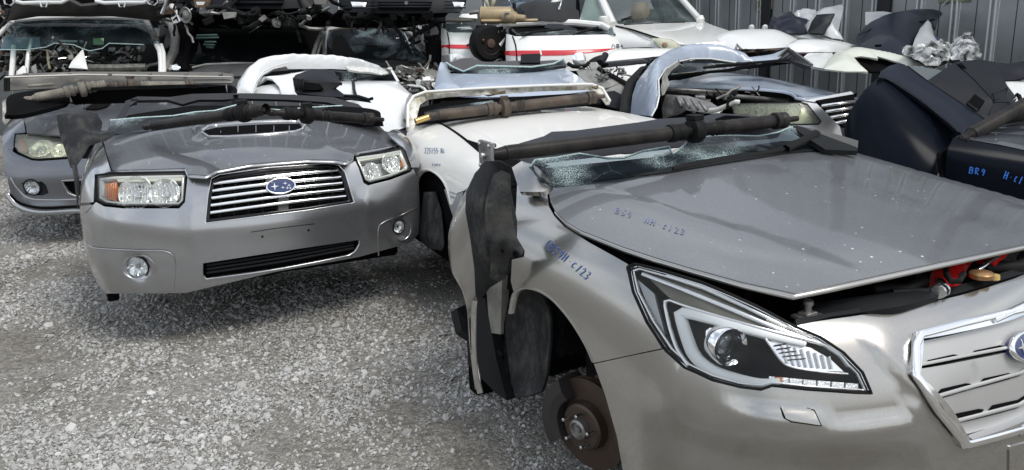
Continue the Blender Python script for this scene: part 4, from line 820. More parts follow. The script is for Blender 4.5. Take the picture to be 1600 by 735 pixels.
IN=[(316,412),(440,393),(562,375),(562,382),(554,394),(545,399),(430,421),(321,436),(316,430)]
bF=[(146,320),(150,316),(163,323),(192,326),(280,326),(289,316),(293,277),(322,279),(337,270),(420,258),(510,252),(532,254),(546,256),(555,252),(560,262),(568,286),(575,290),(611,281),(642,269),(645,264),(654,280),(656,330),(654,366),(640,380),(560,402),(430,425),(290,458),(168,459),(152,452),(140,425),(128,380),(121,340),(121,322)]
EL=lambda cx,cy,rx,ry:[(cx+rx*math.cos(t),cy+ry*math.sin(t)) for t in np.arange(16)*math.pi/8]
bumF=panel('bumper',FN,bF,silver_grey,carF,holes=[GO,IN,EL(214,418,17,17),EL(623,355,10,11)],thick=.01,step=.025,smooth=False)
# grille
gF=panel('grille',FN,GO,void,carF,off=-.045,thick=0,step=.05,smooth=False)
ribbon('grille_frame',FN,[(331,281),(343,275),(420,264),(510,258),(528,260),(537,270),(550,315),(480,327),(324,346),(327,305)],.018,gloss_black,gF,off=-.008,thick=.03,closed=True,smooth=False)
ribbon('grille_edge',FN,GO,.004,dull_chrome,gF,off=.000,thick=.02,closed=True,smooth=False)
for a,b in (((333,285),(529,264)),((331,297),(534,275.5)),((330,309),(536,285.5)),((328,321),(539,296)),((327,333),(542,307))):
    ribbon('slat',FN,[a,((a[0]+b[0])/2,(a[1]+b[1])/2-1.3),b],.013,chrome,gF,off=-.012,thick=.016,smooth=True)
for k in range(9): ribbon('grille_backing_bar',FN,[(345+k*22,277-k*2.2),(342+k*23,340-k*2.4)],.006,black_pl,gF,off=-.032,thick=.006,smooth=False)
for k in range(7): ribbon('grille_backing_bar',FN,[(332,283+k*9.2),(534+k*2.5,262+k*8)],.004,black_pl,gF,off=-.034,thick=.006,smooth=False)
panel('latch_bracket',FN,[(415,266),(454,262),(452,330),(436,332),(436,300),(417,300)],M('latch_grey',(.12,.12,.12),.6,.4),gF,off=-.028,thick=.006,step=.05,smooth=False)
emblem(FN,438.5,291.5,23,12,gF,ang=-.1,offs=.004)
# lower intake
iF=panel('lower_intake',FN,IN,void,carF,off=-.04,thick=0,step=.05,smooth=False)
for k in range(3): ribbon('intake_bar',FN,[(322,418+k*6),(440,400+k*6),(556,380+k*5)],.010,black_pl,iF,off=-.02,thick=.012)
ribbon('intake_trim',FN,[(316,412),(316,430),(322,437),(430,422),(545,400),(554,395),(562,382),(562,376)],.008,silver_grey,iF,off=.003,thick=.012)
ribbon('plate_line',FN,[(392,363),(440,356),(492,350)],.003,void,bumF,off=.0006,thick=.002)
for x,y in ((410,370),(482,360)): panel('plate_hole',FN,[(x+1.8*math.cos(t),y+2*math.sin(t)) for t in np.arange(8)*math.pi/4],void,bumF,off=.001,thick=.002,step=.05,pstep=2)
ribbon('seam',FN,[(122,339),(135,332),(147,318)],.003,void,bumF,off=.0004,thick=.002)
for L in ([(133,376),(146,386),(211,390),(256,391),(270,397),(274,412),(271,454)],[(592,398),(592,358),(599,347),(625,336),(653,323)]): ribbon('panel_groove',FN,L,.006,groove,bumF,off=.0004,thick=.002); ribbon('panel_groove',FN,[(a-.5,b+1.6) for a,b in L],.007,silver_grey,bumF,off=.0025,thick=.004)
fog_lamp(FN,214,418,16,bumF,rec=(217,418,25,19)); fog_lamp(FN,623,355,9.5,bumF,rec=(627,358,15,18))
# headlights
def sq_lamp(out,inn,amb,b1,b2,strip,parent,S=FN):
    h=panel('headlight',S,out,M('lamp_housing',(.6,.61,.6),.2,.3,.4),parent,off=-.05,thick=0,step=.04,smooth=False)
    ribbon('seal',S,out,.005,rubber,h,off=-.006,thick=.05,closed=True,smooth=False)
    ribbon('lamp_frame',S,inn,.010,M('lamp_bezel',(.62,.63,.62),.25,.3,.6),h,off=-.010,thick=.03,closed=True,smooth=False)
    panel('indicator',S,amb,amber,h,off=-.025,thick=.02,step=.03,smooth=False)
    for k in range(5):
        a=amb[0];b=amb[1];c=amb[2];d=amb[3]; t=(k+.5)/5
        ribbon('indicator_rib',S,[(a[0]+(b[0]-a[0])*t,a[1]+(b[1]-a[1])*t+2),(d[0]+(c[0]-d[0])*t,d[1]+(c[1]-d[1])*t-2)],.004,amber,h,off=-.019,thick=.006,smooth=False)
    lamp_bowl(S,*b1,h,depth=.06,off=-.012,flutes=9); lamp_bowl(S,*b2,h,depth=.06,off=-.012,flutes=7)
    panel('lamp_brow',S,strip,M('brow_plastic',(.5,.5,.44),.35,0,.4),h,off=-.012,thick=.02,step=.03,smooth=False)
    panel('lens',S,out,lens_hazy,h,off=-.001,thick=.003,step=.03,smooth=False)
sq_lamp([(150,274),(179,271),(289,269),(291,276),(287,314),(280,322),(192,322),(163,319),(151,312)],[(155,279),(180,276),(285,274),(284,312),(278,318),(192,318),(165,315),(155,309)],[(158,284),(178,281),(176,314),(160,310)],(210,301,24),(256,301,21),[(178,275),(288,272),(287,281),(182,283)],carF)
sq_lamp([(554,243),(602,237),(628,231),(632,237),(641,260),(640,266),(611,277),(577,286),(570,282),(561,260)],[(558,246),(602,240),(626,235),(637,260),(636,264),(611,273),(578,282),(573,280),(565,260)],[(629,242),(634,241),(638,258),(632,260)],(613,255,16),(583,267,14),[(557,245),(624,234),(626,240),(560,251)],carF)
# top panel strip between hood and lamps
panel('radiator_panel',FN,[(178,269),(289,266),(293,275),(330,278),(342,272),(420,261),(515,254),(534,257),(552,254),(552,241),(618,228),(618,224),(552,236),(548,247),(420,254),(336,263),(293,268),(290,260),(178,264)],void,carF,off=-.02,thick=.01,step=.05,smooth=False)
# body beneath and behind
mb=MB(); mb.box((0,1.75,.16),(1.1,.5,.34)); mb.box((0,.75,.30),(1.3,.9,.14)); mb.box((0,1.6,.55),(1.5,.2,.7)) ; mb.build('subframe',void,carF)
mb=MB(); q=fF.P((177,463,'y',.42)); mb.box(q+np.array([.0,0,.015]),(.055,.05,.07)); mb.build('tow_hook_bracket',void,carF)
for s_x in (-1,1):
    MB().lathe((s_x*.80,.93,.26),(s_x,0,0),[(-.1,.12),(-.02,.14),(.0,.14),(.01,.08),(.03,.07)],28).build('brake_disc',rust_disc,carF)
# windscreen zone
FG=Surf(fF,[[(x,1.72,1.26-.03*abs(x)) for x in (-.85,-.4,0,.4,.85)],[(x,1.40-.05*(1-(x/.85)**2),1.09-.03*abs(x)) for x in (-.85,-.4,0,.4,.85)],[(x,1.08-.05*(1-(x/.85)**2),.955-.02*abs(x)) for x in (-.85,-.4,0,.4,.85)]])
sheet('dashboard',fF,[(158,214,'z',.93),(200,180,'z',.98),(300,165,'z',1.0),(560,168,'z',1.0),(598,190,'z',.95),(500,192,'z',.94),(300,197,'z',.93),(200,212,'z',.92)],void,carF,thick=.03)
gF_=panel('broken_windscreen',FG,[(168,205),(172,188),(215,184),(270,181),(305,175),(335,173),(365,165),(375,163),(385,168),(410,170),(440,172),(480,168),(535,165),(560,170),(596,190),(500,193),(300,199),(185,210)],glass_dark,carF,thick=.005,step=.04,smooth=False)
ribbon('torn_edge',FG,[(172,188),(215,184),(270,181),(305,175),(335,173),(365,165),(375,163),(385,168),(410,170),(440,172),(480,168),(535,165)],.008,cracked,gF_,off=.001,thick=.006,smooth=False)
panel('wiper_cowl',FH,[(180,212),(209,204),(296,197),(400,188),(500,189),(592,198),(590,186),(400,182),(200,195),(160,212)],black_pl,carF,off=.003,thick=.02,step=.05,smooth=False)
# roof trim frame
sheet('roof_trim',fF,[(176,214,'y',1.25),(160,220,'y',1.25),(172,196,'y',1.35),(190,175,'y',1.5),(196,158,'y',1.62),(215,151,'y',1.65),(265,152,'y',1.66),(300,147,'y',1.66),(350,146,'y',1.66),(400,146,'y',1.66),(450,148,'y',1.66),(520,152,'y',1.64),(560,163,'y',1.55),(596,192,'y',1.3),(585,190,'y',1.3),(552,170,'y',1.5),(510,160,'y',1.6),(450,156,'y',1.62),(370,154,'y',1.62),(350,156,'y',1.62),(310,156,'y',1.62),(285,163,'y',1.6),(262,156,'y',1.62),(215,157,'y',1.62),(204,165,'y',1.6),(198,180,'y',1.5),(184,200,'y',1.35)],M('charcoal_trim',(.018,.019,.022),.5,0,spec=.3,bump=.3,dust=.12,dustcol=(.08,.08,.08)),carF,thick=.02,step=.03,smooth=False)
for x in (204,360): sheet('trim_tab',fF,[(x,155,'y',1.62),(x+12,155,'y',1.62),(x+10,165,'y',1.62),(x+3,165,'y',1.62)],dark_pl,carF,thick=.008,smooth=False)
MB().box((0,2.2,.62),(1.4,.3,.6)).build('bulkhead',void,carF)
ln=sheet('torn_wheel_liner',fF,[(88,180,'y',.95),(110,175,'y',.97),(135,173,'y',.98),(152,178,'y',.98),(160,192,'y',.96),(158,204,'y',.93),(178,205,'y',.9),(180,211,'y',.88),(166,220,'y',.85),(140,228,'y',.82),(128,248,'y',.78),(118,262,'y',.76),(110,262,'y',.76),(103,240,'y',.82),(93,210,'y',.88)],scuff_pl,carF,bulge=.03,thick=.005,noise=.02,nscale=12,smooth=False)
sheet('liner_flap',fF,[(112,258,'y',.74),(120,258,'y',.74),(124,290,'y',.7),(121,330,'y',.7),(118,300,'y',.7)],scuff_pl,carF,thick=.004)
shaft('propeller_shaft',fF,(228,199,'z',1.0),(408,172,'z',1.12),.027,shaft_dark,'dark drive shaft rising left of the hood scoop on the silver grey car',joint=.86)
shaft('propeller_shaft',fF,(422,176,'z',1.1),(594,187,'z',1.0),.026,shaft_dark,'dark straight drive shaft lying right of the hood scoop on the silver grey car',joint=.30)
# ================================================================ THIRD CAR (far left, round projector lamps)
fL=Frame(-3.02,6.02,.33,0.05)
carL=thing('front_half_car',fL,'dark grey front half of a car at the far left with low lip','car front')
LN=nose_surf(fL,W=.87,cols=colsF,zs_s=[.13,.20,.33,.46,.56,.64,.71,.77,.83,.88],zs_f=[.13,.20,.33,.45,.54,.61,.67,.72,.76,.80],side=[.04,.01,0,.01,.01,.02,.05,.09,.15,.22],front=[.03,.01,.01,.0,.02,.05,.10,.17,.26,.42],res=5)
LN.mod([(15,295),(60,325),(118,318)],.008,.03); LN.build()
LH=hood_surf(fL,[.76,.80,.86,.90,.93,.95],[.1,.3,.6,.9,1.2,1.5],[.17,.06,.015,0,.015,.06,.17],[-1.0,-.74,-.37,0,.37,.74,1.0],front=.12)
hL=panel('hood',LH,[(38,188),(42,208),(100,212),(140,240),(260,240),(420,230),(430,200),(370,160),(250,148),(120,158),(60,165)],dark_grey,carL,thick=.012,step=.04,smooth=False)
ribbon('hood_crease',LH,[(104,212),(98,190),(90,168)],.01,dark_grey,hL,off=.002)
panel('inner_wing',LN,[(8,195),(38,180),(110,215),(200,240),(300,240),(300,330),(60,335),(20,310)],void,carL,off=-.05,thick=0,step=.08,smooth=False)  # black sheet behind the skins, gap shade put into its colour
panel('fender',LN,[(36,186),(40,207),(26,210),(20,235),(6,232),(3,215),(10,190),(22,175)],dark_grey,carL,thick=.008,step=.04,smooth=False)
hlo=[(24,210),(42,209),(70,211),(95,216),(104,224),(118,245),(60,249),(50,248),(28,238),(22,228)]
panel('bumper',LN,[(4,230),(20,237),(28,242),(50,251),(62,252),(120,248),(200,250),(300,246),(300,330),(200,332),(118,334),(60,335),(30,325),(16,300),(8,262)],dark_grey,carL,holes=[[(34,286),(66,284),(72,290),(76,302),(66,306),(40,304)],[(97,284),(300,270),(300,312),(118,306),(104,296)]],thick=.01,step=.035,smooth=False)
panel('lower_intake',LN,[(97,284),(300,270),(300,312),(118,306),(104,296)],void,carL,off=-.03,thick=0,step=.06,smooth=False)
ribbon('intake_rim',LN,[(300,270),(200,277),(97,283),(104,297),(118,307),(200,314)],.012,silver_grey,carL,off=.002,thick=.02)
fp=panel('fog_panel',LN,[(34,286),(66,284),(72,290),(76,302),(66,306),(40,304)],dark_pl,carL,holes=[EL(50,293,10,10)],off=-.012,thick=.01,step=.05,smooth=False)
fog_lamp(LN,50,293,10,fp)
ribbon('bumper_crease',LN,[(16,278),(26,294),(44,310),(76,313),(120,312)],.012,silver_grey,carL,off=.001,thick=.01)
lip=ribbon('lip_spoiler',LN,[(12,304),(28,322),(60,332),(118,330),(200,328)],.03,silver_grey,carL,off=.016,thick=.03)
ribbon('lip_gap',LN,[(16,304),(32,318),(66,325),(118,323),(200,321)],.02,void,carL,off=.004,thick=.008)
h=panel('headlight',LN,hlo,M('lamp_housing_pale',(.75,.75,.7),.3,.2,.4),carL,off=-.045,thick=0,step=.04,smooth=False)
ribbon('seal',LN,hlo,.008,rubber,h,off=-.004,thick=.045,closed=True,smooth=False)
panel('indicator',LN,[(26,215),(36,213),(40,236),(30,234)],amber,h,off=-.02,thick=.02,step=.03,smooth=False)
lamp_bowl(LN,63,231,15,h,depth=.05,off=-.010); lamp_bowl(LN,92,234,11,h,depth=.05,off=-.014); lamp_bowl(LN,110,238,7,h,depth=.04,off=-.014)
p,n=LN.at(LN.hits([(63,231)]),-.02); MB().lathe(p[0],n[0],[(-.01,.034),(.005,.034),(.016,.022),(.02,.006)],24).build('projector_lens',clear('projector_glass',(.8,.85,.88),.01),h)
panel('lens',LN,hlo,lens_yellow,h,off=-.001,thick=.003,step=.04,smooth=False)
FGv=[(135,150),(165,142),(330,138)]
# scoop of the third car and cut-off strips above it
LH.mods.append(lambda uv,p:0*p[:,0])
sc_=LH.raw(LH.hits([(150,165)]))[0]
panel('scoop_opening',LH,[(134,172),(142,166),(160,161),(175,160),(168,168),(150,173)],void,hL,off=.012,thick=.01,step=.04)
ribbon('scoop_lip',LH,[(132,172),(142,164),(158,160),(178,159)],.014,silver_grey,hL,off=.02,thick=.02)
MB().box((0,.85,.4),(1.3,.9,.4)).box((0,1.5,.6),(1.4,.2,.6)).build('subframe',void,carL)
sheet('screen_scuttle',fL,[(14,150,'z',1.06),(60,140,'z',1.08),(330,132,'z',1.1),(366,150,'z',1.06),(330,152,'z',1.0),(120,158,'z',.98),(40,178,'z',.96),(10,180,'z',.98)],void,carL,thick=.03)
# scrap: roof rail strip lying across, bracket
wr=WF
st=sheet('bumper_beam',wr,[(6,120,'y',6.55),(40,115,'y',6.7),(130,112,'y',6.9),(340,113,'y',7.2),(364,116,'y',7.25),(366,124,'y',7.2),(362,130,'y',7.15),(130,131,'y',6.85),(100,131,'y',6.8),(88,138,'y',6.75),(36,140,'y',6.6),(8,142,'y',6.5)],M('grey_brown_panel',(.12,.115,.105),.45,.3,dust=.3,var=.3),None,bulge=.02,thick=.03,smooth=False)
tag(st,'long flat grey trim beam laid across above the far left dark grey car','trim beam')
for a,b,y in (((10,122),(340,117),0),((12,134),(95,134),0)):
    pass
MB().tube([wr.P((8,121,'y',6.5)),wr.P((130,117,'y',6.82)),wr.P((362,121,'y',7.15))],.008,8).build('beam_lip',M('pale_lip',(.35,.34,.31),.4,.4),st)
MB().tube([wr.P((44,135,'y',6.55)),wr.P((82,132,'y',6.7))],.012,8).build('beam_strip',shaft_tan,st)
for x in (40,108,172,234,290,345): MB().box(wr.P((x,116.5-.0*x,'y',6.6+x*.0016)),(.03,.02,.02)).build('beam_clip',steel,st)
for x in (10,15): MB().poly([wr.P((x-3,122,'y',6.44)),wr.P((x+1,122,'y',6.44)),wr.P((x+1,142,'y',6.44)),wr.P((x-3,142,'y',6.44))],.012).build('beam_end_tooth',black_pl,st)
sheet('fender_bracket',fL,[(4,158,'y',1.0),(20,150,'y',1.1),(48,156,'y',1.1),(46,166,'y',1.05),(22,172,'y',.98),(18,186,'y',.92),(8,196,'y',.9),(4,190,'y',.9)],steel,carL,thick=.02,smooth=False)
shaft('propeller_shaft',WF,(40,156,'y',6.1),(160,133,'y',6.35),.034,shaft_tan,'mud caked pale drive shaft end above the far left dark grey car',joint=.72)
shaft('propeller_shaft',WF,(158,134,'y',6.35),(312,134,'y',6.7),.034,shaft_brown,'brown rust coated drive shaft tube above the far left dark grey car',joint=.28,tanmat=shaft_tan)
# ================================================================ WHITE CAR (middle)
primer=M('old_primer',(.30,.30,.28),.55,.2,var=.4,vscale=14,bump=.3)
rust_white=M('flaking_white',(.76,.75,.69),.5,0,.2,var=.4,vscale=16,col2=(.25,.22,.13),bump=.4,bscale=60)
engine_pale=M('pale_alloy',(.24,.235,.21),.5,.5,var=.5,vscale=22,bump=.4)
fC=Frame(.50,4.35,.42,-.02)
carC=thing('front_half_car',fC,'white front half of a sedan behind the hanging black liner, writing on its wing','car front')
CN=Surf(fC,[[(-.80,y,.20) for y in (-.5,0,.5,1.0,1.5)],[(-.86,y,.40) for y in (-.5,0,.5,1.0,1.5)],[(-.875,y,.58) for y in (-.5,0,.5,1.0,1.5)],[(-.855,y,.74) for y in (-.5,0,.5,1.0,1.5)],[(-.80,y,.85) for y in (-.5,0,.5,1.0,1.5)],[(-.70,y,.91) for y in (-.5,0,.5,1.0,1.5)],[(-.55,y,.94) for y in (-.5,0,.5,1.0,1.5)]])
CH_=Surf(fC,[[(x,y,zz+ (.885+.055*min(1,max(0,y))) -.885) for x,zz in ((-.8,.80),(-.5,.855),(-.2,.885),(.2,.895),(.6,.87),(.95,.80))] for y in (-.6,-.1,.4,.8,1.2,1.6)])
panel('inner_wing',CN,full(CN,.05),void,carC,uv=True,off=-.05,thick=0,step=.08)  # black sheet behind wing and bonnet, darkens their gaps like shade
fc=panel('fender',CN,[(637,200),(640,194),(672,190),(692,196),(720,214),(752,240),(760,262),(745,285),(725,298),(714,302),(706,322),(704,306),(698,292),(688,276),(674,266),(662,265),(652,274),(646,292),(644,260),(632,235)],old_white,carC,thick=.008,step=.03,smooth=False)
ribbon('arch_lip',CN,[(705,320),(698,293),(688,277),(674,267),(662,266),(652,275),(647,292)],.010,old_white,fc,off=.002,thick=.02)
panel('lower_panel',CN,[(694,296),(714,303),(724,300),(716,330),(710,345),(703,325)],M('grey_sill_trim',(.28,.29,.30),.45),carC,thick=.01,step=.04,smooth=False)
writing(CN,'JZS155.HC',664,232,3.6,0,8,marker_dull,fc,width=.0045); writing(CN,'uena' if False else 'ueno',676,254,3.6,.2,5,marker_dull,fc,width=.004)
hc=panel('hood',CH_,[(670,192),(700,186),(760,176),(850,167),(938,158),(965,162),(1060,190),(1100,215),(1000,260),(880,275),(800,262),(756,246),(748,234),(720,213),(692,194)],old_white,carC,off=.008,thick=.012,step=.04,smooth=False)
ribbon('hood_crease',CH_,[(700,192),(745,208),(790,230)],.008,old_white,hc,off=.009)
ribbon('shut_line',CN,[(672,189),(692,195),(720,213),(752,239)],.016,void,carC,off=.002,thick=.01)
for p in ((775,172),(826,167)): MB().lathe(fC.P((*p,'y',.95)),(0,0,1),[(0,.012),(.01,.012),(.014,.005)],10).build('washer_jet',chrome,hc)
mb=MB(); mb.box(fC.P((743,233,'z',.87)),(.05,.03,.02)); mb.build('corner_clip',dull_chrome,carC)
# windscreen frame cut from the roof
fr=S('screen_frame',[(635,205,5.05),(636,165,5.2),(645,150,5.3),(665,143,5.35),(760,137,5.5),(850,133,5.6),(925,131,5.7),(942,137,5.7),(954,158,5.6),(945,161,5.6),(936,146,5.65),(920,141,5.7),(850,143,5.6),(780,147,5.5),(700,152,5.4),(668,156,5.35),(656,164,5.25),(650,190,5.1),(645,208,5.0)],rust_white,carC,thick=.05,bulge=.01,step=.025)
T('frame_rim',[(637,200,5.03),(637.5,165,5.16),(646,151,5.27),(665,144,5.32),(760,138,5.47),(850,134,5.58),(925,132,5.68),(941,138,5.68),(953,158,5.58)],.010,old_white,fr)
for a,b in (((765,145),(790,147)),((672,147),(690,150)),((925,136),(935,138))): S('rust_patch',[(a[0],a[1],5.40),(b[0],a[1]-3,5.42),(b[0],b[1],5.42),(a[0]+8,b[1]+1,5.40)],M('rust_patch',(.16,.12,.06),.7,var=.6,vscale=40),fr,thick=.01)
S('dashboard',[(652,190,5.1),(656,168,5.3),(700,158,5.4),(900,146,5.6),(934,150,5.6),(940,160,5.5),(800,172,5.3),(700,186,5.2)],void,carC,thick=.02)
S('wiper_cowl',[(650,192,5.0),(700,186,5.08),(850,167,5.25),(938,157,5.4),(936,150,5.5),(800,165,5.3),(660,182,5.1)],black_pl,carC,thick=.02)
S('glass_strip',[(662,176,5.14),(690,168,5.2),(770,157,5.35),(772,160,5.33),(700,172,5.18),(664,180,5.1)],glass_dark,carC)
MB().box((0,1.3,.5),(1.4,.2,.7)).box((0,.5,.35),(1.1,1.0,.3)).build('subframe',void,carC)
# liner, brake under the arch
S('arch_liner',[(655,350,4.45),(662,300,4.4),(680,300,4.3),(690,330,4.25),(694,385,4.2),(690,392,4.2),(668,388,4.3),(656,375,4.4)],scuff_pl,carC,bulge=.03,thick=.01)
MB().lathe(fC.P((698,372,'x',-.74)),(-1,-.25,0),[(-.02,.12),(.0,.13),(.004,.12),(.01,.06),(.02,.05)],28).build('brake_disc',rust_disc,carC)
shC=shaft('propeller_shaft',WF,(668,182,'y',4.98),(940,151,'y',5.42),.033,shaft_brown,'rusty brown drive shaft lying inside the cut screen frame of the white sedan',joint=.42)
PX(MB().tube([WF.P((649,190,'y',4.93)),WF.P((670,183,'y',4.97))],.018,14).build('brass_tube_end',M('brass',(.5,.33,.13),.3,.8)),shC)
# ================================================================ WHITE CAR behind the second car
fW=Frame(-.9,6.3,.35,0)
carW=thing('front_half_car',fW,'glossy white car front behind the hood scoop car, black mirror box lying on it','car front')
bright_white=M('bright_white_paint',(.70,.71,.71),.28,0,1,dust=.12,dustcol=(.5,.5,.47))
def SW(n,pts,m,y=None,par=carW,**k): return S(n,[(p[0],p[1],p[2] if len(p)>2 else y) for p in pts],m,par,**k)
bdW=SW('fender_panel',[(520,128,6.9),(580,128,6.9),(620,127,6.8),(645,150,6.6),(640,200,6.1),(625,210,6.0),(600,205,6.0),(560,180,6.1),(500,160,6.3),(440,158,6.3),(400,150,6.4),(380,140,6.5),(430,132,6.8)],bright_white,bulge=.08,thick=.012,step=.04)
SW('screen_surround',[(366,150,6.25),(372,128,6.4),(385,108,6.55),(402,95,6.65),(425,88,6.7),(460,85,6.75),(520,87,6.8),(560,92,6.8),(590,102,6.8),(606,113,6.8),(590,116,6.8),(560,110,6.8),(520,108,6.75),(450,108,6.7),(447,104,6.7),(428,108,6.65),(412,117,6.55),(403,130,6.4),(396,148,6.25)],bright_white,bulge=.05,thick=.03,step=.03)
T('surround_fold',[(392,148,6.22),(400,128,6.36),(412,112,6.5),(430,103,6.6),(450,98,6.66)],.006,bright_white,carW)
SW('cut_edge',[(540,104,6.74),(570,105,6.75),(592,109,6.76),(607,114,6.74),(596,117,6.73),(580,113,6.72),(560,112,6.71),(545,109,6.7)],M('chalky_white',(.66,.66,.62),.6,var=.3,vscale=40,bump=.5),thick=.02)
SW('inner_fender',[(400,132,6.5),(420,120,6.6),(440,117,6.65),(500,108,6.7),(470,118,6.6),(458,130,6.5),(458,140,6.4),(462,148,6.3),(440,148,6.3),(436,136,6.4),(425,124,6.5),(412,120,6.5)],bright_white,bulge=.02,thick=.02)
SW('cavity',[(398,145,6.6),(408,122,6.7),(425,112,6.8),(500,106,6.95),(600,112,7.0),(640,128,7.0),(600,130,7.0),(440,150,6.7)],void,thick=.02)
SW('windscreen',[(470,108,6.75),(560,112,6.85),(612,112,6.88),(622,127,6.8),(560,129,6.75),(520,130,6.7)],glass_dark,thick=.006,bulge=.02)
T('wiper_arm',[(548,130,6.65),(560,124,6.7),(600,118,6.75)],.008,rubber,carW)
SW('pillar_edge',[(610,110,6.86),(614,110,6.86),(624,127,6.78),(620,128,6.78)],bright_white,thick=.02)
T('black_gasket',[(500,152,6.1),(540,150,6.1),(560,151,6.1),(576,156,6.08),(582,154,6.06)],.012,black_pl,carW)
S('black_flap',[(495,146,6.2),(540,150,6.15),(575,155,6.1),(580,160,6.08),(550,155,6.1),(520,157,6.1),(500,152,6.15)],black_pl,carW,thick=.01)
T('door_strut',[(552,128,6.6),(553,140,6.4),(556,150,6.2)],.012,black_pl,carW)
PX(MB().lathe(WF.P((574.5,134.5,'y',6.66)),(0,-1,.4),[(0,.016),(.008,.016),(.01,.005)],12).build('bolt_hole',void),carW)
PX(MB().poly([WF.P(p) for p in [(630,190,'y',6.05),(634,160,'y',6.3),(640,150,'y',6.4),(650,160,'y',6.3),(642,200,'y',6.05)]],.03).build('shut_face',primer),carW)
MB().box((0.2,.8,.4),(1.3,1.0,.7)).build('subframe',void,carW)
mbx=thing('black_instrument_box',Frame(*WF.P((505,140,'y',6.2))[:2],.3,WF.P((505,150,'y',6.2))[2]),'black plastic instrument hood sitting on the glossy white car front','plastic box')
def SB(n,pts,m,**k):
    o=S(n,pts,m,None,**k); return PX(o,mbx)
SB('box_top',[(458,122,6.1),(462,117,6.15),(485,109,6.3),(500,108,6.35),(522,111,6.4),(530,126,6.2),(535,130,6.1),(500,128,6.1),(470,124,6.05)],dark_pl,bulge=.02,thick=.02)
SB('box_front',[(457,122,6.08),(470,124,6.04),(500,128,6.08),(532,130,6.08),(520,140,6.06),(500,144,6.02),(475,144,6.0),(460,140,6.04)],black_pl,thick=.03)
SB('box_recess',[(472,128,6.0),(500,131,6.03),(505,138,6.0),(495,141,5.99),(474,141,5.98)],void,thick=.02)
SB('box_tray',[(460,140,6.03),(475,145,5.99),(505,144,6.0),(522,136,6.1),(538,148,6.05),(535,152,6.0),(500,150,5.97),(465,146,5.98)],dark_pl,thick=.02)
for x in (463,468,473): T('box_clip',[(x,124,6.0),(x+1,141,5.97)],.008,rubber,mbx)
mr=thing('wing_mirror',None,'dark folded mirror shell on the right edge of the silver grey car hood','mirror'); mr.location=WF.P((620,208,'y',4.9))
o=sheet('mirror_shell',WF,[(606,210,'y',4.9),(612,205,'y',4.92),(625,203,'y',4.94),(636,206,'y',4.9),(634,214,'y',4.86),(628,222,'y',4.84),(622,216,'y',4.86)],dark_pl,None,bulge=.03,thick=.03); PX(o,mr)
# ================================================================ PALE BLUE CUT (behind the white sedan)
carB=thing('car_front_cut',None,'pale blue grey car front with torn windscreen edge behind the white sedan','car front'); carB.location=(0,6.3,0)
def SX(n,pts,m,par,y=None,**k):
    o=S(n,[(p[0],p[1],p[2] if len(p)>2 else y) for p in pts],m,None,**k)
    return PX(o,par)
def TX(n,pts,r,m,par,y=None): 
    o=T(n,pts,r,m,None,y); return PX(o,par)
SX('hood',[(704,142,6.3),(700,122,6.8),(705,115,6.95),(760,116,7.0),(830,114,7.0),(885,108,7.0),(905,120,6.8),(918,132,6.5),(925,142,6.2),(860,150,6.1),(760,152,6.1),(720,150,6.2)],steel_blue,carB,bulge=.05,thick=.012,step=.04)
SX('fender',[(678,138,6.4),(684,110,6.8),(688,98,6.9),(697,98,7.0),(702,112,6.95),(708,120,6.8),(722,138,6.3),(726,150,6.2),(690,150,6.2)],steel_blue,carB,bulge=.04,thick=.012)
SX('dash_top',[(698,100,7.0),(708,96,7.1),(722,92,7.2),(735,91,7.25),(750,96,7.25),(760,98,7.2),(800,96,7.25),(860,97,7.25),(880,95,7.2),(885,102,7.0),(840,108,6.95),(780,112,6.9),(720,110,6.95),(702,106,6.95)],M('dash_grey',(.05,.05,.052),.6,bump=.3,dust=.3,dustcol=(.12,.12,.12)),carB,bulge=.03,thick=.03)
SX('windscreen_strip',[(697,99,6.95),(706,104,6.93),(725,112,6.9),(760,108,6.93),(830,106,6.95),(865,102,7.0),(881,93,7.05),(888,104,7.0),(860,111,6.93),(780,115,6.88),(720,115,6.88),(705,109,6.9)],glass_dark,carB,thick=.006)
TX('glass_edge',[(697,98,6.95),(706,104,6.93),(724,112,6.9),(745,103,6.93),(830,105,6.95),(865,100,7.0),(881,92,7.05)],.008,cracked,carB)
SX('black_pad',[(813,98,7.0),(814,85,7.1),(842,84,7.1),(845,86,7.1),(844,98,7.0)],black_pl,carB,thick=.03)
PX(MB().box((0.1,7.0,.5),(1.5,.6,.7)).build('subframe',void),carB)
# ================================================================ PALE BLUE / SILVER CAR right of centre
fA=Frame(3.05,5.35,.55,0)
carA=thing('front_half_car',fA,'pale blue car front with one wing missing, long hazy lamp and a bent side panel','car front')
def SA(n,pts,m,par=carA,**k): return sheet(n,fA,pts,m,par,smooth=k.pop('smooth',False),**k)
AH=Surf(fA,[[(x,y+.25*((x-.3)/.9)**2,z-.07*((x-.3)/.9)**2) for x in (-.9,-.5,-.1,.3,.7,1.1,1.6)] for y,z in ((.9,.69),(1.2,.75),(1.5,.80),(1.9,.86),(2.3,.91),(2.7,.95),(3.1,.98),(3.6,1.0),(4.2,1.02))])
hA=panel('hood',AH,[(1042,134),(1040,128),(1100,112),(1180,104),(1300,106),(1380,112),(1420,118),(1400,130),(1340,140),(1255,152),(1235,143),(1200,138),(1100,133)],steel_blue,carA,thick=.012,step=.05,smooth=False)
ribbon('hood_edge',AH,[(1042,135),(1100,134),(1200,139),(1237,145),(1255,153),(1340,141),(1400,131)],.014,steel_blue,hA,off=-.004,thick=.02)
SA('bay_cavity',[(1032,136,'y',3.2),(1240,146,'y',2.6),(1260,156,'y',2.5),(1340,146,'y',2.4),(1330,170,'y',2.3),(1250,175,'y',2.3),(1100,200,'y',2.4),(1035,200,'y',2.6)],void,thick=.02,step=.08)
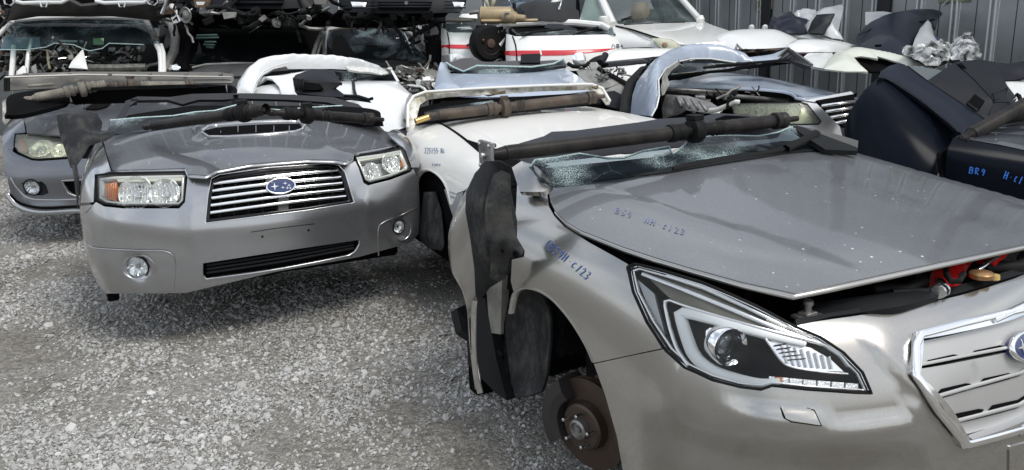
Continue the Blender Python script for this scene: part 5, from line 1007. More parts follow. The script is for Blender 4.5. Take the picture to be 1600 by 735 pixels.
TR=M('tarnished_alloy',(.30,.30,.29),.45,.6,var=.45,vscale=15,bump=.4)
for k,(a,b,r) in enumerate([((1040,139),(1150,146),.016),((1060,142),(1230,158),.018),((1100,150),(1210,160),.012),((1042,160),(1110,158),.014)]): MB().tube([fA.P((*a,'y',2.1)),fA.P((*b,'y',1.9))],r,10).build('bay_rail',[steel,TR,rubber,steel][k],carA)
SA('inner_arch',[(1034,170,'y',1.95),(1040,148,'y',1.95),(1075,150,'y',1.8),(1110,160,'y',1.6),(1130,172,'y',1.45),(1120,180,'y',1.45),(1100,176,'y',1.55),(1070,172,'y',1.7),(1055,180,'y',1.8),(1036,186,'y',1.9)],TR,bulge=.03,thick=.02,noise=.02,nscale=15)
for k in range(5): T('arch_rib',[(1045+k*12,150+k*2,6.55-k*.1),(1052+k*13,164+k*2.5,6.45-k*.1)],.012,TR,carA)
SA('arch_cavity',[(1036,196,'y',1.85),(1050,184,'y',1.75),(1080,178,'y',1.6),(1105,184,'y',1.45),(1115,200,'y',1.4)],void,thick=.02)
clutter('bay_parts',1045,150,1125,172,6.5,6.8,16,[TR,steel,rubber],carA,(.02,.07),seed=4)
clutter('bay_parts',1110,146,1190,152,6.8,7.0,14,[rubber,black_pl,TR],carA,(.02,.06),seed=5)
pl=[fA.P((x,y,'z',.68)) for x,y in ((1100,172),(1180,177),(1245,181),(1290,177),(1350,165),(1400,154))]
AN=Surf(fA,[[np.array([p[0]+.25*k,p[1]+k,z]) for p in pl] for z,k in ((.86,.14),(.76,.05),(.68,.0),(.58,-.02),(.46,.0),(.34,.04),(.2,.08))])
panel('bumper',AN,[(1252,159),(1276,162),(1295,180),(1312,198),(1316,212),(1316,240),(1200,238),(1140,225),(1142,190),(1160,195),(1240,196),(1280,196),(1284,190),(1262,162)],bright_silver:=M('bright_silver_paint',(.74,.76,.79),.3,.0,.7),carA,thick=.012,step=.04,smooth=False)
hA2=[(1141,161),(1250,160),(1262,164),(1283,190),(1278,194),(1240,195),(1160,190),(1146,178)]
h=panel('headlight',AN,hA2,M('lamp_shell_pale',(.85,.85,.78),.3,.0,.4),carA,off=-.04,thick=0,step=.04,smooth=False)
ribbon('seal',AN,hA2,.010,rubber,h,off=-.01,thick=.05,closed=True,smooth=False)
lamp_bowl(AN,1186,172,10,h,depth=.05,off=-.02); lamp_bowl(AN,1237,174,12,h,depth=.05,off=-.02); lamp_bowl(AN,1210,176,7,h,depth=.04,off=-.02,bulb=False); lamp_bowl(AN,1163,171,7,h,depth=.04,off=-.02)
panel('lens',AN,hA2,lens_yellow,h,off=-.002,thick=.003,step=.04,smooth=False)
SA('grille_shell',[(1276,157,'y',1.28),(1335,147,'y',1.35),(1335,200,'y',1.2),(1318,198,'y',1.15),(1300,180,'y',1.2)],void,thick=.02)
for k in range(4): T('slat',[(1284+k*7,166+k*9,6.28),(1340,158+k*9.2,6.3)],.012,chrome,carA)
SA('front_panel',[(1256,157,'y',1.3),(1330,143,'y',1.38),(1335,148,'y',1.38),(1276,160,'y',1.3)],bright_silver,thick=.02)
T('washer_neck',[(1110,173,6.05),(1120,172,6.0),(1135,166,5.95),(1148,159,5.9),(1155,160,5.9)],.018,M('ivory_plastic',(.55,.55,.5),.45),carA); T('neck_band',[(1137,170,5.93),(1139,158,5.93),(1148,154,5.9)],.016,rubber,carA)
# bent side panel standing up over it
pA=thing('bent_body_side',None,'pale blue bent body side panel with black rubber edge arching over the pale blue car','body panel'); pA.location=WF.P((1010,180,'y',6.3))
SX('panel_skin',[(985,178,6.5),(988,150,6.6),(995,128,6.7),(1010,108,6.9),(1030,95,7.1),(1055,85,7.3),(1085,79,7.4),(1120,81,7.4),(1150,86,7.3),(1178,95,7.2),(1184,99,7.15),(1150,97,7.2),(1110,91,7.2),(1075,91,7.1),(1058,96,6.9),(1045,103,6.7),(1035,112,6.5),(1029,122,6.4),(1028,140,6.3),(1030,150,6.25),(1026,168,6.2),(1018,182,6.15)],steel_blue,pA,bulge=.10,thick=.012,step=.04)
SX('rubber_edge',[(968,175,6.5),(970,150,6.6),(980,125,6.75),(1000,105,6.95),(1012,102,7.0),(1000,115,6.85),(990,135,6.72),(986,160,6.6),(986,182,6.5)],black_pl,pA,bulge=.02,thick=.02)
TX('bright_edge',[(1018,182,6.14),(1026,168,6.18),(1030,150,6.22),(1029,125,6.36),(1040,108,6.55),(1058,97,6.85),(1080,92,7.05),(1110,92,7.15),(1150,98,7.16)],.006,white_paint,pA)
SX('torn_seam',[(1034,140,6.25),(1036,122,6.35),(1042,108,6.5),(1060,96,6.8),(1063,100,6.8),(1050,110,6.6),(1043,120,6.45),(1046,132,6.35),(1038,148,6.25),(1034,150,6.25)],primer,pA,noise=.02,nscale=20,thick=.01)
TX('loose_wire',[(1060,94,6.8),(1063,101,6.75),(1069,105,6.75)],.004,steel,pA)
SX('glass_remnant',[(1044,116,6.6),(1062,101,6.9),(1090,94,7.2),(1130,93,7.3),(1180,98,7.2),(1130,108,7.0),(1046,116,6.6)],glass_plain,pA,thick=.005)
SX('black_cavity',[(1042,122,7.0),(1060,102,7.4),(1090,92,7.7),(1180,96,7.9),(1240,99,8.0),(1180,107,7.9),(1110,112,7.6),(1045,127,7.1)],void,pA,thick=.02)
for a,b in (((1045,120),(1120,107)),((1100,106),(1180,99)),((1120,103),(1230,94))): TX('wiper_rod',[(*a,6.7),(*b,7.1)],.012,rubber,pA)
# ================================================================ WHITE HOOD + STRIPPED INNER WING between the blue cut and the bent panel
cw=thing('car_front_cut',None,'white car hood above a stripped grey inner wing beside the bent blue panel','car front'); cw.location=(.9,7.4,0)
SX('hood',[(943,86,7.6),(950,79,7.7),(990,77,7.8),(1065,78,7.9),(1100,85,7.8),(1030,88,7.6),(1000,92,7.5),(946,97,7.4)],white_paint,cw,bulge=.04,thick=.02)
SX('dark_trim',[(932,95,7.45),(946,97,7.4),(1000,92,7.45),(1040,88,7.5),(1010,98,7.3),(940,106,7.3)],gloss_black,cw,thick=.02,bulge=.02)
SX('fender',[(940,107,7.3),(1010,100,7.2),(1000,112,7.1),(980,130,6.9),(960,118,7.1)],white_paint,cw,bulge=.03,thick=.012)
SX('inner_wing',[(900,110,7.2),(935,108,7.1),(960,122,6.95),(978,132,6.85),(976,158,6.7),(950,148,6.75),(925,142,6.8),(910,130,6.95)],primer,cw,bulge=.02,thick=.02,noise=.02,nscale=14)
SX('liner',[(930,146,6.72),(960,142,6.72),(975,150,6.66),(972,172,6.6),(948,166,6.65)],dark_pl,cw,thick=.02)
TX('wing_seam',[(935,108,7.08),(960,121,6.92),(980,132,6.82)],.02,rubber,cw); TX('wing_crease',[(945,140,6.72),(965,130,6.75)],.008,primer,cw)
clutter('wing_parts',935,106,975,128,6.85,7.0,25,[steel,rubber,engine_pale],cw,(.02,.05),seed=9)
SX('bracket',[(918,98,7.25),(930,97,7.25),(935,108,7.1),(924,109,7.1)],primer,cw,thick=.02)
TX('seal_loop',[(888,100,7.3),(895,104,7.25),(905,105,7.22),(915,103,7.2),(920,98,7.22)],.018,rubber,cw)
SX('mirror_bits',[(920,95,7.3),(935,88,7.4),(945,90,7.4),(938,98,7.3)],black_pl,cw,bulge=.03,thick=.03); TX('mirror_bit',[(938,98,7.25),(943,92,7.3),(946,86,7.35)],.03,dark_pl,cw)
MBo=MB().lathe(WF.P((905,93,'y',7.3)),(.1,-1,.1),[(-.03,.03),(-.005,.06),(0,.062),(.012,.05),(.02,.02)],24).build('round_lamp',facet_g); tag(MBo,'small round clear driving lamp standing between the blue cut and the white hood','lamp')
clutter('wing_parts',900,100,940,112,7.2,7.4,14,[steel,engine_pale],cw,(.02,.05),seed=19)
# ================================================================ NAVY CAR (right edge)
fN=Frame(2.75,2.75,.5,0)
carN=thing('front_half_car',fN,'navy blue car at the right edge behind the champagne hood, blue writing on its wing','car front')
def SNv(n,pts,m,y=None,**k): return S(n,[(p[0],p[1],p[2] if len(p)>2 else y) for p in pts],m,carN,**k)
NS=Surf(WF,[[WF.P((x,y,'y',d)) for x,y,d in r] for r in ([(1490,215,3.72),(1560,228,3.66),(1640,245,3.6),(1760,275,3.5)],[(1482,232,3.68),(1552,246,3.62),(1640,264,3.56),(1760,300,3.46)],[(1478,258,3.67),(1548,276,3.61),(1640,300,3.55),(1760,340,3.45)],[(1475,330,3.70),(1545,350,3.64),(1640,380,3.58),(1760,430,3.48)])])
fnp=PX(panel('fender',NS,full(NS),navy,None,uv=True,thick=.01,step=.05),carN)
PX(writing(NS,'BR9',1516,261,9,1.5,10,M('blue_pen',(.03,.16,.6),.5),None,width=.005),fnp); PX(writing(NS,'H.C/',1572,268,7.5,2.5,12,bpy.data.materials['blue_pen'],None,width=.005),fnp)
SNv('hood',[(1500,216,3.70),(1512,208,3.8),(1560,196,3.95),(1640,186,4.1),(1760,210,4.0),(1760,272,3.5),(1640,243,3.6),(1560,226,3.68)],M('dusty_navy',(.02,.022,.03),.25,.2,.9,dust=.25,dustcol=(.14,.15,.17),specks=.3,speckscale=40),bulge=.03,thick=.02)
SNv('black_cowl',[(1512,205,3.85),(1560,180,4.1),(1640,160,4.3),(1640,190,4.05),(1560,200,3.95)],black_pl,thick=.02,bulge=.02,noise=.02,nscale=12)
SNv('under_body',[(1470,240,3.7),(1500,215,3.9),(1640,240,3.8),(1640,500,3.5),(1480,400,3.6)],void,thick=.02,step=.1)
for a,b in (((1540,195),(1640,178)),((1550,203),(1640,190))): T('trim_rod',[(*a,3.9),(*b,4.0)],.010,rubber,carN)
shaft('propeller_shaft',WF,(1502,219,'y',3.72),(1700,110,'y',4.1),.034,shaft_dark,'dark drive shaft slanting up out of the photo over the navy hood',joint=.75)
MB().box((.6,1.3,.25),(.7,.7,.3)).build('subframe',void,carN)
# big navy rear panel leaning
nv=thing('bumper_cover',None,'large glossy navy bumper cover standing tilted between the pale blue and champagne cars','bumper'); nv.location=WF.P((1420,250,'y',4.6))
NV=Surf(WF,[[WF.P((x,y,'y',d)) for x,y,d in r] for r in ([(1345,85,5.30),(1380,110,5.05),(1440,150,4.85),(1500,195,4.70),(1560,240,4.60)],[(1325,115,5.15),(1355,140,4.85),(1415,185,4.62),(1480,232,4.48),(1540,275,4.40)],[(1308,155,5.10),(1335,180,4.76),(1395,225,4.52),(1455,270,4.38),(1515,315,4.32)],[(1300,205,5.10),(1322,228,4.72),(1375,270,4.48),(1435,315,4.34),(1495,355,4.28)],[(1300,270,5.10),(1318,290,4.70),(1360,330,4.46),(1415,370,4.32),(1475,410,4.26)])])
PX(panel('cover_skin',NV,[(1322,230),(1319,205),(1324,182),(1338,158),(1352,140),(1374,120),(1385,124),(1420,146),(1460,175),(1497,207),(1498,216),(1488,228),(1470,262),(1440,330),(1330,330)],navy,None,thick=.012,step=.04,smooth=False),nv)
SX('cover_rim',[(1374,121,4.90),(1376,112,5.05),(1390,103,5.1),(1405,99,5.1),(1418,104,5.1),(1450,128,4.95),(1500,160,4.75),(1541,188,4.6),(1524,198,4.5),(1504,210,4.42),(1497,207,4.45),(1460,175,4.65),(1420,146,4.8),(1385,124,4.93)],navy_rim:=M('satin_navy',(.012,.016,.026),.38,0,0,spec=.15),nv,bulge=.02,thick=.02,step=.03)
TX('rim_crease',[(1378,120,4.95),(1400,131,4.87),(1440,158,4.72),(1480,190,4.55),(1499,208,4.42)],.006,gloss_black,nv)
TX('rim_edge',[(1418,104,5.09),(1450,128,4.94),(1500,160,4.74),(1541,188,4.59)],.006,dark_pl,nv)
TX('arch_edge',[(1500,214,4.42),(1488,228,4.38),(1470,260,4.33)],.012,navy_rim,nv)
SX('glass_shard',[(1420,106,5.25),(1440,104,5.3),(1462,112,5.2),(1456,122,5.1),(1436,118,5.15)],clear('pale_shard',(.7,.85,.9),.05,dust=.5,dustcol=(.5,.65,.7),base=.3),nv,thick=.006)
SX('inner_frame',[(1418,104,5.2),(1430,103,5.3),(1480,112,5.2),(1470,135,5.0),(1450,128,5.0)],M('slate_inner',(.10,.12,.125),.5),nv,thick=.01)
# black plastic box on top
bx=thing('console_box',None,'matt black plastic console box with a small hatch behind the navy bumper cover','plastic box'); bx.location=WF.P((1510,190,'y',4.7))
mt=M('matt_console',(.012,.0135,.017),.5,spec=.18,bump=.2,bscale=160)
SX('top_face',[(1449,122,5.0),(1490,96,5.3),(1540,94,5.4),(1560,100,5.4),(1582,138,5.1),(1556,156,4.85),(1552,152,4.85),(1520,120,5.0),(1492,97,5.28)],mt,bx,thick=.02) if False else None
SX('top_face',[(1492,97,5.25),(1530,93,5.4),(1555,97,5.4),(1574,134,5.15),(1588,152,5.0),(1578,160,4.85),(1553,160,4.8),(1549,153,4.82),(1520,122,5.0)],mt,bx,thick=.02,bulge=.012)
SX('side_face',[(1448,127,4.95),(1470,112,5.1),(1490,98,5.24),(1519,123,4.98),(1550,156,4.8),(1552,164,4.78),(1540,186,4.68),(1530,180,4.7),(1500,158,4.8)],mt,bx,thick=.02,bulge=.01)
SX('end_face',[(1553,161,4.79),(1578,161,4.84),(1589,153,4.98),(1584,165,4.85),(1566,178,4.7),(1542,187,4.66)],mt,bx,thick=.02)
SX('hatch',[(1551,146,4.87),(1572,136,5.06),(1575,140,5.04),(1574,148,4.98),(1555,155,4.84)],mt,bx,thick=.004) 
TX('hatch_line',[(1551,147,4.84),(1572,137,5.04),(1575,141,5.01),(1573,149,4.95),(1554,156,4.80),(1551,147,4.84)],.003,gloss_black,bx)
SX('side_port',[(1512,160,4.72),(1523,147,4.78),(1539,158,4.72),(1530,170,4.66)],void,bx,thick=.02); SX('port_edge',[(1510,162,4.71),(1513,160,4.70),(1529,171,4.64),(1526,173,4.64)],gloss_black,bx,thick=.008)
TX('thumb_hole',[(1500,103,5.2),(1505,108,5.15)],.018,void,bx)
sg=S('crumpled_dark_sheet',[(1540,96,5.6),(1580,100,5.7),(1640,105,5.7),(1640,122,5.5),(1600,122,5.4),(1580,126,5.3),(1556,126,5.3),(1560,116,5.4)],dark_pl,None,bulge=.03,thick=.02,noise=.06,nscale=6); tag(sg,'dark torn plastic sheet at the right edge above the console box','plastic sheet')
sg=S('scrap_bodywork',[(1562,128,5.25),(1600,128,5.3),(1640,130,5.3),(1640,175,4.9),(1590,170,4.95),(1578,162,5.0)],white_paint,None,bulge=.04,thick=.02); tag(sg,'white body panel piece under the torn dark sheet at the right edge','body panel')
br=T('hose_bracket',[(1588,148,4.8),(1592,150,4.8),(1596,160,4.75),(1604,166,4.7)],.012,rubber,None); tag(br,'small black hooked bracket on the white panel at the right edge','bracket')
# ================================================================ BUILDING WALLS
zinc=M('zinc_sheet',(.32,.345,.355),.32,.6,dust=.2,dustcol=(.25,.26,.26),var=.35,vscale=1.3,bump=.15,bscale=20)
zinc2=M('zinc_rib',(.52,.54,.55),.35,.5)
dark_post=M('dark_post',(.012,.014,.016),.4,.2)
A_=np.array([6.55,4.6]);B_=np.array([2.55,12.4]); Lw=np.linalg.norm(B_-A_); dw=(B_-A_)/Lw; nw=np.array([-dw[1],dw[0]]); 
if nw@(-A_)<0: nw=-nw
wall=thing('metal_clad_building',None,'grey metal clad building with vertical ribbed panels and dark posts behind the scrap','building')
ang=math.atan2(dw[1],dw[0]); RW=np.array([[math.cos(ang),-math.sin(ang),0],[math.sin(ang),math.cos(ang),0],[0,0,1]])
def wp(s,z,o=0): q=A_+dw*s+nw*o; return np.array([q[0],q[1],z])
HW=5.2; s=0;k=0; tmpl={}
seq=[]
while s<Lw:
    wd=.40 if k%5!=4 else .16; seq.append((s,wd,k%5==4)); s+=wd; k+=1
for s0,wd,post in seq:
    if post:
        MB().box(wp(s0+wd/2,HW/2,-.02),(wd,.10,HW),RW,bev=.05).build('post',dark_post,wall)
    else:
        MB().box(wp(s0+wd/2,HW/2,-.02),(wd-.012,.02,HW),RW,bev=.1).build('wall_panel',zinc,wall)
        for e in (.02,.075): MB().box(wp(s0+e,HW/2,.0),(.022,.035,HW),RW,bev=.3).build('panel_rib',zinc2,wall)
        MB().box(wp(s0+.22,HW/2,-.008),(.006,.008,HW),RW,bev=.3).build('panel_seam',dark_post,wall)
wn=MB().box(wp(Lw*.50,1.78,.0),(.34,.03,.5),RW).build('window',M('greenish_pane',(.16,.19,.11),.25,0,.6,var=.5,vscale=9),wall)
for k in range(4): MB().box(wp(Lw*.50,1.60+.12*k,.02),(.30,.006,.012),RW@np.array(Matrix.Rotation(.7,3,'Y')),bev=0).build('pane_brace',M('brace_%d'%k,(.35,.36,.3),.5) if k==0 else bpy.data.materials['brace_0'],wn)
wn=MB().box(wp(Lw*.80,1.78,.0),(.30,.03,.5),RW).build('window',M('brown_pane',(.16,.15,.11),.3,0,.5,var=.5,vscale=9),wall)
for k in range(4): MB().box(wp(Lw*.80,1.60+.12*k,.02),(.30,.006,.014),RW@np.array(Matrix.Rotation(.8,3,'Y')),bev=0).build('pane_brace',bpy.data.materials['brace_0'],wn)
MB().box(wp(Lw*.63,1.95,.03),(.24,.01,.42),RW).build('notice_board',M('pale_board',(.45,.5,.55),.5),wall)
MB().box(wp(Lw*.8,.98,.06),(3.0,.04,.12),RW).build('red_rail',M('maroon_rail',(.06,.012,.018),.4),wall)
back=thing('grey_corrugated_fence',None,'grey corrugated metal fence far behind the stacked cars and vans','fence')
for k in range(40): MB().box((-11.5+k*.38,13.2+.0*k,2.6),(.36,.03,5.2)).build('fence_sheet',M('fence_grey',(.12,.13,.135),.5,.3,var=.3,vscale=2) if k==0 else bpy.data.materials['fence_grey'],back)
# ================================================================ RESCUE VANS WITH RED STRIPE
red_st=M('red_stripe',(.55,.02,.03),.35,0,.5); van_white=M('van_white',(.78,.78,.75),.35,0,.7,dust=.12,dustcol=(.5,.49,.44))
v1=thing('van_front_cut',None,'white van front with a red stripe and broken screen standing behind the pale blue cut','van front'); v1.location=WF.P((880,100,'y',7.8))
def quadS(pts,nu=5,bul=.1):
    """surface from top and bottom pixel rows with depths"""
    return Surf(WF,[[WF.P((x,y,'y',d)) for x,y,d in r] for r in pts])
V1=quadS([[(786,48,8.0),(810,52,7.85),(880,55,7.75),(940,54,7.85),(972,52,8.05)],[(788,70,7.9),(812,74,7.74),(880,74,7.64),(945,72,7.74),(978,68,8.0)],[(788,84,7.85),(812,87,7.69),(880,87,7.59),(945,84,7.69),(980,80,7.98)],[(789,110,7.85),(812,114,7.66),(880,114,7.56),(948,112,7.66),(982,108,7.96)]])
PX(panel('front_panel',V1,[(791,53),(805,57),(958,54),(965,62),(974,80),(978,110),(791,112),(790,80)],van_white,None,thick=.02,step=.06,smooth=False),v1)
PX(panel('red_band',V1,[(789.5,80),(805,79.5),(880,79),(962,76),(940,81),(880,87),(805,88),(789.5,86.5)],red_st,None,off=.003,thick=.003,step=.06,smooth=False),v1)
PX(ribbon('shut_line',V1,[(801,57),(806,72),(808,100),(808,112)],.012,void,None,off=.004,thick=.006),v1)
PX(ribbon('white_tick',V1,[(844,79),(846,87)],.012,van_white,None,off=.008,thick=.006),v1)
for st in ([(957,70),(955.5,75)],[(958.5,70),(961,75)],[(963,70),(963,75)],[(963,70),(967,70)],[(963,72.5),(967,72.5)],[(965,70),(965,75)],[(967,70),(967,75)],[(963,75),(967,75)],[(971.5,70),(969.5,73.5)],[(969.5,73.5),(973,73.5)],[(972,71),(972,75.5)]): PX(ribbon('lettering',V1,st,.006,M('lettering_ink',(.03,.04,.08),.5) if 'lettering_ink' not in bpy.data.materials else bpy.data.materials['lettering_ink'],None,off=.004,thick=.003,smooth=False,pstep=2),v1)
SX('windscreen_cavity',[(795,48,8.1),(798,40,8.3),(850,37,8.4),(930,40,8.4),(955,48,8.2),(962,54,8.0),(880,56,7.95),(800,55,8.0)],void,v1,thick=.02)
SX('windscreen',[(793,42,8.05),(802,55,7.88),(880,55,7.82),(962,54,7.9),(955,43,8.1),(950,48,8.0),(935,50,7.98),(880,46,7.95),(830,50,7.95),(812,50,7.98)],glass_dark,v1,thick=.006)
TX('roof_rim',[(780,60,8.05),(781,44,8.15),(790,38,8.2),(840,35,8.25),(900,36,8.25),(940,40,8.2),(954,47,8.1)],.035,van_white,v1)
SX('door_edge',[(776,40,8.2),(784,38,8.2),(788,60,8.0),(782,72,7.95),(777,66,8.0),(775,50,8.1)],van_white,v1,thick=.02)
SX('dash_box',[(850,43,7.95),(855,38,8.1),(878,38,8.1),(902,46,8.0),(900,48,7.95),(870,47,7.92)],dark_pl,v1,thick=.03,bulge=.02)
TX('wiper_arm',[(815,56,7.78),(835,50,7.82),(880,46,7.88)],.012,rubber,v1); TX('wiper_arm',[(895,56,7.76),(915,48,7.84),(935,43,7.9)],.012,rubber,v1)
PX(MB().box((.9,8.3,.7),(1.3,.6,1.0)).build('body_shell',void),v1)
v2=thing('van_front_cut',None,'narrow white van front with a red stripe standing left of the spare wheel','van front'); v2.location=WF.P((720,100,'y',8.2))
V2=quadS([[(688,42,8.4),(700,50,8.2),(720,51,8.15),(742,50,8.15)],[(689,60,8.35),(701,66,8.15),(720,67,8.1),(742,66,8.1)],[(690,78,8.3),(702,82,8.1),(720,82,8.05),(742,82,8.05)],[(690,110,8.3),(702,112,8.1),(720,112,8.05),(742,112,8.05)]])
PX(panel('front_panel',V2,[(689,46),(694,40),(699,50),(740,51),(741,86),(738,110),(690,110)],van_white,None,thick=.02,step=.06,smooth=False),v2)
PX(panel('red_band',V2,[(689.5,70),(701,70),(741,70.5),(741,76.5),(701,76),(689.5,75)],red_st,None,off=.003,thick=.003,step=.06,smooth=False),v2)
PX(ribbon('shut_line',V2,[(699,51),(702,66),(702,84)],.012,void,None,off=.004,thick=.006),v2)
SX('windscreen',[(694,38,8.25),(700,50,8.12),(741,51,8.08),(744,40,8.15),(720,36,8.2)],glass_plain,v2,thick=.006)
SX('screen_cavity',[(694,38,8.32),(700,51,8.22),(741,52,8.18),(745,38,8.3)],M('deep_teal_inside',(.02,.03,.035),.5),v2,thick=.02)
for k,(a,b) in enumerate((((714,44),(735,43)),((720,46),(738,45)))): TX('screen_sticker',[(*a,8.05),(*b,8.05)],.006,M('pale_sticker',(.5,.55,.55),.5) if k==0 else bpy.data.materials['pale_sticker'],v2)
lp=PX(panel('headlight',V2,[(691,87),(715,85),(726,90),(730,96),(725,112),(692,112)],facet_g,None,off=.004,thick=.03,step=.03),v2)
SX('bumper_piece',[(726,86,8.1),(745,84,8.05),(750,86,8.05),(750,108,8.0),(738,108,8.0)],van_white,v2,thick=.03)
PX(MB().box((-.55,8.5,.8),(.5,.3,1.1)).build('body_shell',void),v2)
# spare wheel assembly between them
sw=thing('axle_wheel',None,'dirty black tyre on a rusty wheel standing between the two striped vans','wheel'); q=WF.P((762,68,'y',8.0)); sw.location=q
PX(MB().lathe(q,(.5,-1,0),[(-.09,.08),(-.09,.15),(-.06,.17),(.04,.17),(.07,.15),(.07,.10)],32).build('tyre',rubber),sw)
PX(MB().lathe(q+np.array([.01,-.02,0]),(.5,-1,0),[(-.02,.10),(.05,.105),(.03,.085),(.02,.05),(.06,.04),(.065,.01)],28).build('rim',rust),sw)
clt=thing('stripped_van_parts',None,'dark stripped axle and frame parts heaped beside the striped vans','scrap parts'); clt.location=WF.P((760,100,'y',8.1))
o=S('backing_frame',[(742,40,8.3),(790,42,8.3),(792,100,8.2),(745,104,8.2)],void,None,thick=.05); PX(o,clt)
for a,b,r in (((748,40),(749,100),.03),((780,42),(785,100),.04),((745,96),(790,98),.05),((752,88),(790,84),.03)): TX('frame_rail',[(*a,8.1),(*b,8.1)],r,rubber,clt)
clutter('small_parts',745,44,790,100,8.0,8.2,60,[rubber,black_pl,rust,steel],clt,(.03,.10),seed=21)
# exhaust silencer
tan=M('tan_silencer',(.42,.33,.20),.5,.4,var=.3,vscale=6,bump=.3)
sil=thing('exhaust_silencer',None,'tan dusty exhaust silencer with end pipe lying on the van roofs','silencer'); a=WF.P((751,24,'y',8.1));b=WF.P((800,24,'y',8.05)); d=(b-a)/np.linalg.norm(b-a); sil.location=a
PX(MB().lathe(a,d,[(-.01,.02),(0,.075),(.01,.088),(.02,.080),(np.linalg.norm(b-a)-.02,.080),(np.linalg.norm(b-a),.07),(np.linalg.norm(b-a)+.03,.03)],28).build('silencer_body',tan),sil)
PX(MB().tube([a-d*.11+[0,0,.02],a-d*.03+[0,0,.03],a+[0,0,.02]],.02,10).build('inlet_pipe',steel),sil)
PX(MB().lathe(WF.P((790,27,'y',7.95)),(1,-.4,-.1),[(-.02,.05),(.0,.058),(.10,.055),(.12,.035),(.2,.03)],20).build('end_can',tan),sil)
PX(MB().lathe(WF.P((792,25,'y',7.9)),(.2,-1,0),[(0,.035),(.02,.036),(.022,.026),(.005,.02)],18).build('ring_flange',steel),sil)
PX(MB().tube([WF.P((752,33,'y',8.0)),WF.P((800,33,'y',8.0)),WF.P((840,32,'y',8.0))],.016,8).build('support_pipe',tan),sil)
o=S('flat_bumper_strip',[(690,31,8.2),(700,29,8.2),(743,30,8.2),(745,34,8.2),(720,36,8.2),(698,35,8.2)],M('brown_strip',(.07,.065,.055),.5),None,bulge=.02,thick=.03); tag(o,'dark brown flat strip lying on the narrow striped van','trim strip')
o=S('white_scrap',[(716,27,8.35),(722,22,8.4),(745,21,8.4),(746,29,8.35)],van_white,None,thick=.03,noise=.03); tag(o,'small white scrap piece beside the tan silencer','scrap panel')
# black seat and strap on roof
st_=thing('loose_seat',None,'black fabric seat cushion lying on the roof of the wider striped van','seat'); st_.location=WF.P((860,25,'y',8.3))
SX('cushion',[(806,14,8.5),(812,8,8.6),(850,10,8.6),(890,13,8.5),(905,20,8.4),(906,30,8.3),(880,34,8.2),(830,32,8.2),(812,26,8.3)],M('seat_cloth',(.02,.021,.023),.8,bump=.4,bscale=40),st_,bulge=.12,thick=.06,noise=.04,nscale=5)
TX('seat_rail',[(803,5,8.3),(804,16,8.3),(808,30,8.25)],.018,rubber,st_); SX('cushion_end',[(803,24,8.25),(812,12,8.4),(818,18,8.3),(812,30,8.2)],rubber,st_,thick=.04)
PX(MB().tube([WF.P((873,16,'y',8.25)),WF.P((880,-6,'y',8.4))],.012,8).build('seat_rod',dull_chrome),st_)
# beams top
for k,(p1,p2) in enumerate([((756,-10),(764,16)),((774,-10),(768,16))]):
    o=MB().tube([WF.P((*p1,'y',9.5)),WF.P((*p2,'y',9.5))],.022,8).build('ladder_rail',M('cream_pipe',(.5,.46,.33),.5) if k==0 else bpy.data.materials['cream_pipe']); tag(o,['left cream coloured rail leaning above the tan silencer','right cream coloured rail leaning above the tan silencer'][k],'rail','cream rails')
o=S('blue_car_roof',[(780,20,9.6),(785,6,10),(830,2,10.2),(850,6,10),(852,22,9.6)],M('deep_blue',(.03,.06,.10),.25,.3,.8),None,bulge=.08,thick=.04); tag(o,'dark blue car roof seen behind the tan silencer','car roof')
o=S('grey_post_sheet',[(722,-12,10),(752,-12,10),(755,24,10),(718,24,10)],zinc,None,thick=.03); tag(o,'grey metal sheet standing behind the stacked cars','metal sheet')
# ================================================================ WHITE OFF-ROAD CAR
pr=thing('white_suv',None,'whole white off-road car facing right behind the scrapped cars','car'); pr.location=WF.P((1000,100,'y',8.8))
PW=M('pearl_white',(.74,.74,.71),.3,0,.9,dust=.1,dustcol=(.5,.5,.46))
P1=quadS([[(957,38,9.35),(1000,38,9.15),(1050,36,9.15),(1100,34,9.3)],[(990,46,8.9),(1030,47,8.75),(1080,46,8.75),(1120,42,8.9)],[(1020,56,8.55),(1050,58,8.4),(1100,56,8.4),(1140,49,8.6)],[(1050,68,8.25),(1078,70,8.1),(1120,66,8.15),(1150,58,8.3)]])
PX(panel('hood',P1,full(P1),PW,None,uv=True,thick=.03,step=.06),pr)
SX('fender',[(900,62,9.2),(952,34,9.5),(975,40,9.2),(1000,50,8.85),(1030,62,8.5),(1052,72,8.25),(1060,100,8.1),(1020,110,8.4),(940,110,8.9),(905,90,9.1)],PW,pr,bulge=.08,thick=.02,step=.06)
TX('hood_gap',[(962,41,9.22),(985,46,8.95),(1010,54,8.62),(1030,60,8.42)],.008,void,pr)
SX('front_face',[(1075,71,8.08),(1120,66,8.12),(1160,58,8.25),(1170,110,8.1),(1080,110,8.0)],PW,pr,bulge=.05,thick=.02)
SX('grille',[(1076,70,8.02),(1090,68,8.02),(1120,66,8.04),(1118,76,8.0),(1084,78,7.98)],dull_chrome,pr,thick=.02)
for k in range(5): SX('grille_slot',[(1080+k*7.5,70.6,7.985),(1085+k*7.5,70.2,7.985),(1087+k*7.5,75,7.96),(1082+k*7.5,75.4,7.96)],void,pr,thick=.01)
hp=[(1018,60,8.42),(1032,59,8.35),(1050,62,8.22),(1063,70,8.1),(1068,78,8.05),(1040,79,8.15),(1028,72,8.28)]
SX('headlight',[(a,b,c+.06) for a,b,c in hp],M('suv_lamp',(.6,.58,.48),.3,.3,.4),pr,thick=.02); SX('lens',hp,lens_yellow,pr,bulge=.03,thick=.01)
